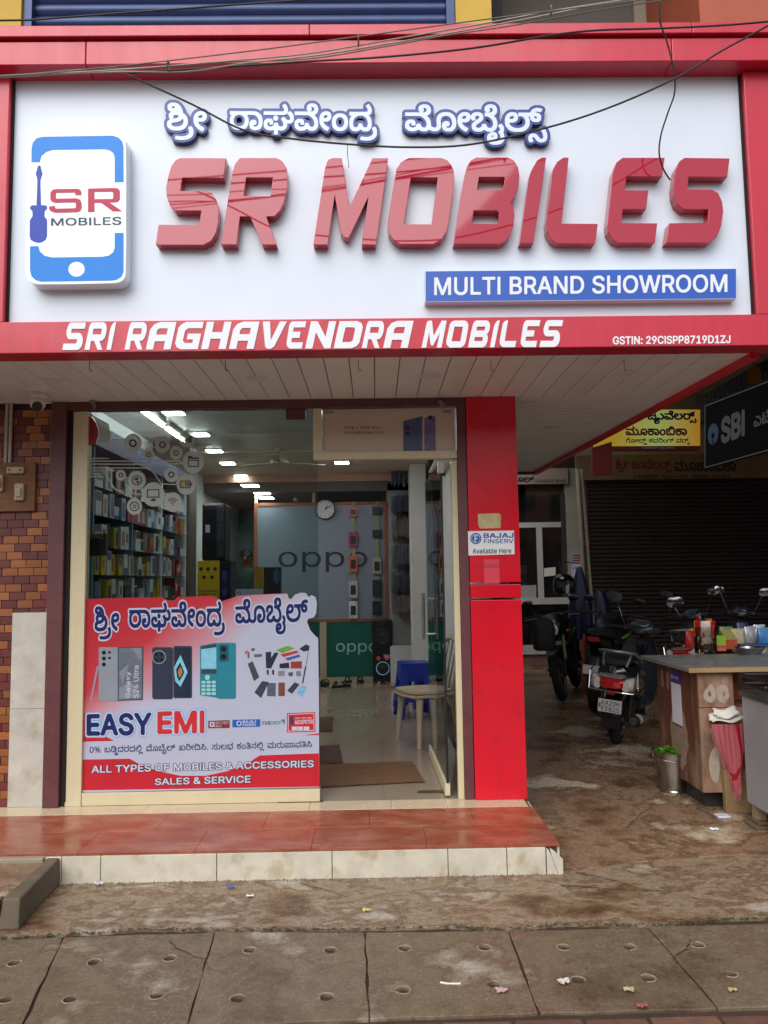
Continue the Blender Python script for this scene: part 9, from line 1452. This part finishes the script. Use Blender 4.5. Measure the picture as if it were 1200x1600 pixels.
gx, gy = goods(1142,1014); o = thing('tea_carton', 'orange and cream open carton next to the green one', 'box', (gx, gy, ZT)); mb().box(gx-.05, gx+.045, gy-.02, gy+.06, ZT+.001, ZT+.075).build('carton', M('carton_rust', (170,70,30), rough=.5, var=.2, vs=30), o); mb().hexa([(gx-.05, gy-.02, ZT+.076),(gx+.045, gy-.02, ZT+.076),(gx+.045, gy+.06, ZT+.076),(gx-.05, gy+.06, ZT+.076)], [(gx-.05, gy-.02, ZT+.09),(gx+.045, gy-.02, ZT+.09),(gx+.045, gy+.08, ZT+.15),(gx-.05, gy+.08, ZT+.15)]).build('flap', M('carton_olive', (150,140,80), rough=.6), o)
gx, gy = goods(1172,1022); o = thing('steel_dish', 'shallow steel dish on the front of the counter top', 'dish', (gx, gy, ZT)); mb().lathe([(.0,.001),(.075,.001),(.1,.045),(.112,.05),(.112,.053),(.098,.05),(.073,.006),(0,.005)], (gx, gy, ZT), n=32, caps=False).build('bowl', st_m, o, smooth=True)
for i, (px, py, c, lb) in enumerate(((1152,1008,(176,166,130), 'crumpled paper bag behind the tea carton'),(1172,1004,(190,192,196), 'silver foil snack pouch behind the steel dish'),(1194,1006,(60,120,180), 'blue snack pouch at the right edge of the counter'),(1160,996,(40,56,96), 'dark blue pouch at the back of the counter'),(1186,1000,(206,208,214), 'white and silver pouch between the blue ones'),(1080,1012,(170,40,40), 'red snack pouch left of the snack jar'),(1088,1008,(196,150,60), 'yellow snack pouch behind the snack jar'),(1134,1004,(90,130,60), 'green pouch behind the cartons'))):
    gx, gy = goods(px, py); o = mb().loft([(0.001,0,0,.06,.03),(.03,0,0,.062,.035),(.1,0,0,.06,.02),(.14,.01,0,.064,.003)], 14,2.5, 'Z').build('snack_pouch', M('pouch_%d' % i, c, rough=.2, metal=.3 if i in (1,4) else 0, var=.35, vs=40), None, smooth=True, xf=Matrix.Translation((gx, gy, ZT)) @ Matrix.Rotation(random.uniform(-.5,.5),4, 'Z')); tag(o, lb, 'pouch', 'pouches on the snack counter')
gx, gy = goods(1185,1012); tr_ = mb().box(gx-.1, gx+.3, gy+.02, gy+.2, ZT+.001, ZT+.02).build('blue_tray', M('tray_blue', (30,60,120), rough=.4), None, bevel=.008); tag(tr_, 'flat blue tray under the pouches on the counter', 'tray')
# tin inside the counter opening
for i, (px, lb) in enumerate(((1186, 'round steel tin inside the counter opening'),(1204, 'second steel tin at the right inside the counter opening'))):
    q = P(px, 1068, Y0+.15); t = thing('steel_tin', lb, 'tin', (q[0], q[1], zs),0, 'tins in the counter opening'); mb().lathe([(.05,.001),(.052,.005),(.052,.1),(.05,.1)], (q[0], q[1], zs-.003), n=24).build('can', st_m, t, smooth=True); mb().lathe([(.055,.101),(.055,.12),(.045,.125)], (q[0], q[1], zs-.003), n=24).build('lid', st_m, t, smooth=True)
# steel cart at the right edge
ca = thing('steel_cart', 'stainless steel food cart cut off by the right edge', 'cart', (2.7,-.6, GZ))
cst = M('cart_steel', (176,176,180), rough=.38, metal=.35, var=.15, vs=2.5, rvar=.1)
CX, CY0, CY1 = 2.27,-1.3,-.11; cz1 = P(1153,1087, CY1)[2]
mb().box(CX, CX+.8, CY0, CY1,-.02, cz1).build('body', cst, ca, bevel=.012); mb().box(CX-.012, CX+.82, CY0-.01, CY1+.012, cz1+.001, cz1+.035).build('top_rim', M('cart_rim', (110,108,106), rough=.35, metal=.8, var=.2), ca, bevel=.006)
for dz in (.075,.13): mb().tube([(CX-.0, CY1, cz1+dz),(CX, CY0, cz1+dz)], .011,8).build('guard_rail', M('rail_black', (18,18,20), rough=.4), ca); mb().tube([(CX, CY1, cz1+dz),(CX+.8, CY1, cz1+dz)], .011,8).build('guard_rail', M('rail_black', (18,18,20)), ca)
for yy in (CY1, CY0): mb().tube([(CX, yy, cz1+.03),(CX, yy, cz1+.14)], .012,8).build('rail_post', M('rail_black', (18,18,20)), ca)
for yy in (CY1-.05, CY0+.05):
    for xx in (CX+.05, CX+.7): mb().box(xx-.03, xx+.03, yy-.03, yy+.03, GZ+.045,-.021).build('leg', M('cart_leg', (150,134,100), rough=.7, var=.2), ca)
mb().plate([chaikin([(-.62,.2),(-.45,.22),(-.42,.28),(-.5,.34),(-.62,.4)], 1)], lambda a, b: (CX-.0008, a, b), None).build('paint_smear', gm2, ca)
for k, yy in enumerate((CY1-.05, CY0+.05)):
    for s_ in range(2): o = mb().box(CX-.02+.03*s_, CX+.14, yy-.09+.02*s_, yy+.07, GZ+.005+.02*s_, GZ+.024+.02*s_).build('flat_stone', M('flat_stone', (110,92,72), rough=.85, var=.3, vs=12, bump=1, bs=40), None, bevel=.004); tag(o, ('lower' if s_ == 0 else 'upper')+' flat stone under the '+('far' if k == 0 else 'near')+' leg of the steel cart', 'stone', 'stones under the cart legs')

# ================================================================ ACROSS THE STREET (seen only as reflections in the glass and letters)
ac = thing('opposite_house', 'long house with red tiled roof across the street, mirrored in the glass', 'house', (0,-15,-.2))
mb().box(-14,14,-19,-15,-.2,3.4).build('wall', M('house_wall', (120,108,92), rough=.8, var=.2, vs=1), ac)
mb().hexa([(-15,-13.6,3.0),(15,-13.6,3.0),(15,-17.5,5.6),(-15,-17.5,5.6)], [(-15,-13.6,3.12),(15,-13.6,3.12),(15,-17.5,5.75),(-15,-17.5,5.75)]).build('roof', M('roof_tile', (122,52,38), rough=.8, var=.4, vs=2, stretch=(8,1,1)), ac)
for xx in range(-12,13,4): mb().box(xx-.9, xx+.9,-15.02,-14.95,.1,2.5).build('shop_opening', M('opening_dark', (40,36,34), rough=.7), ac)
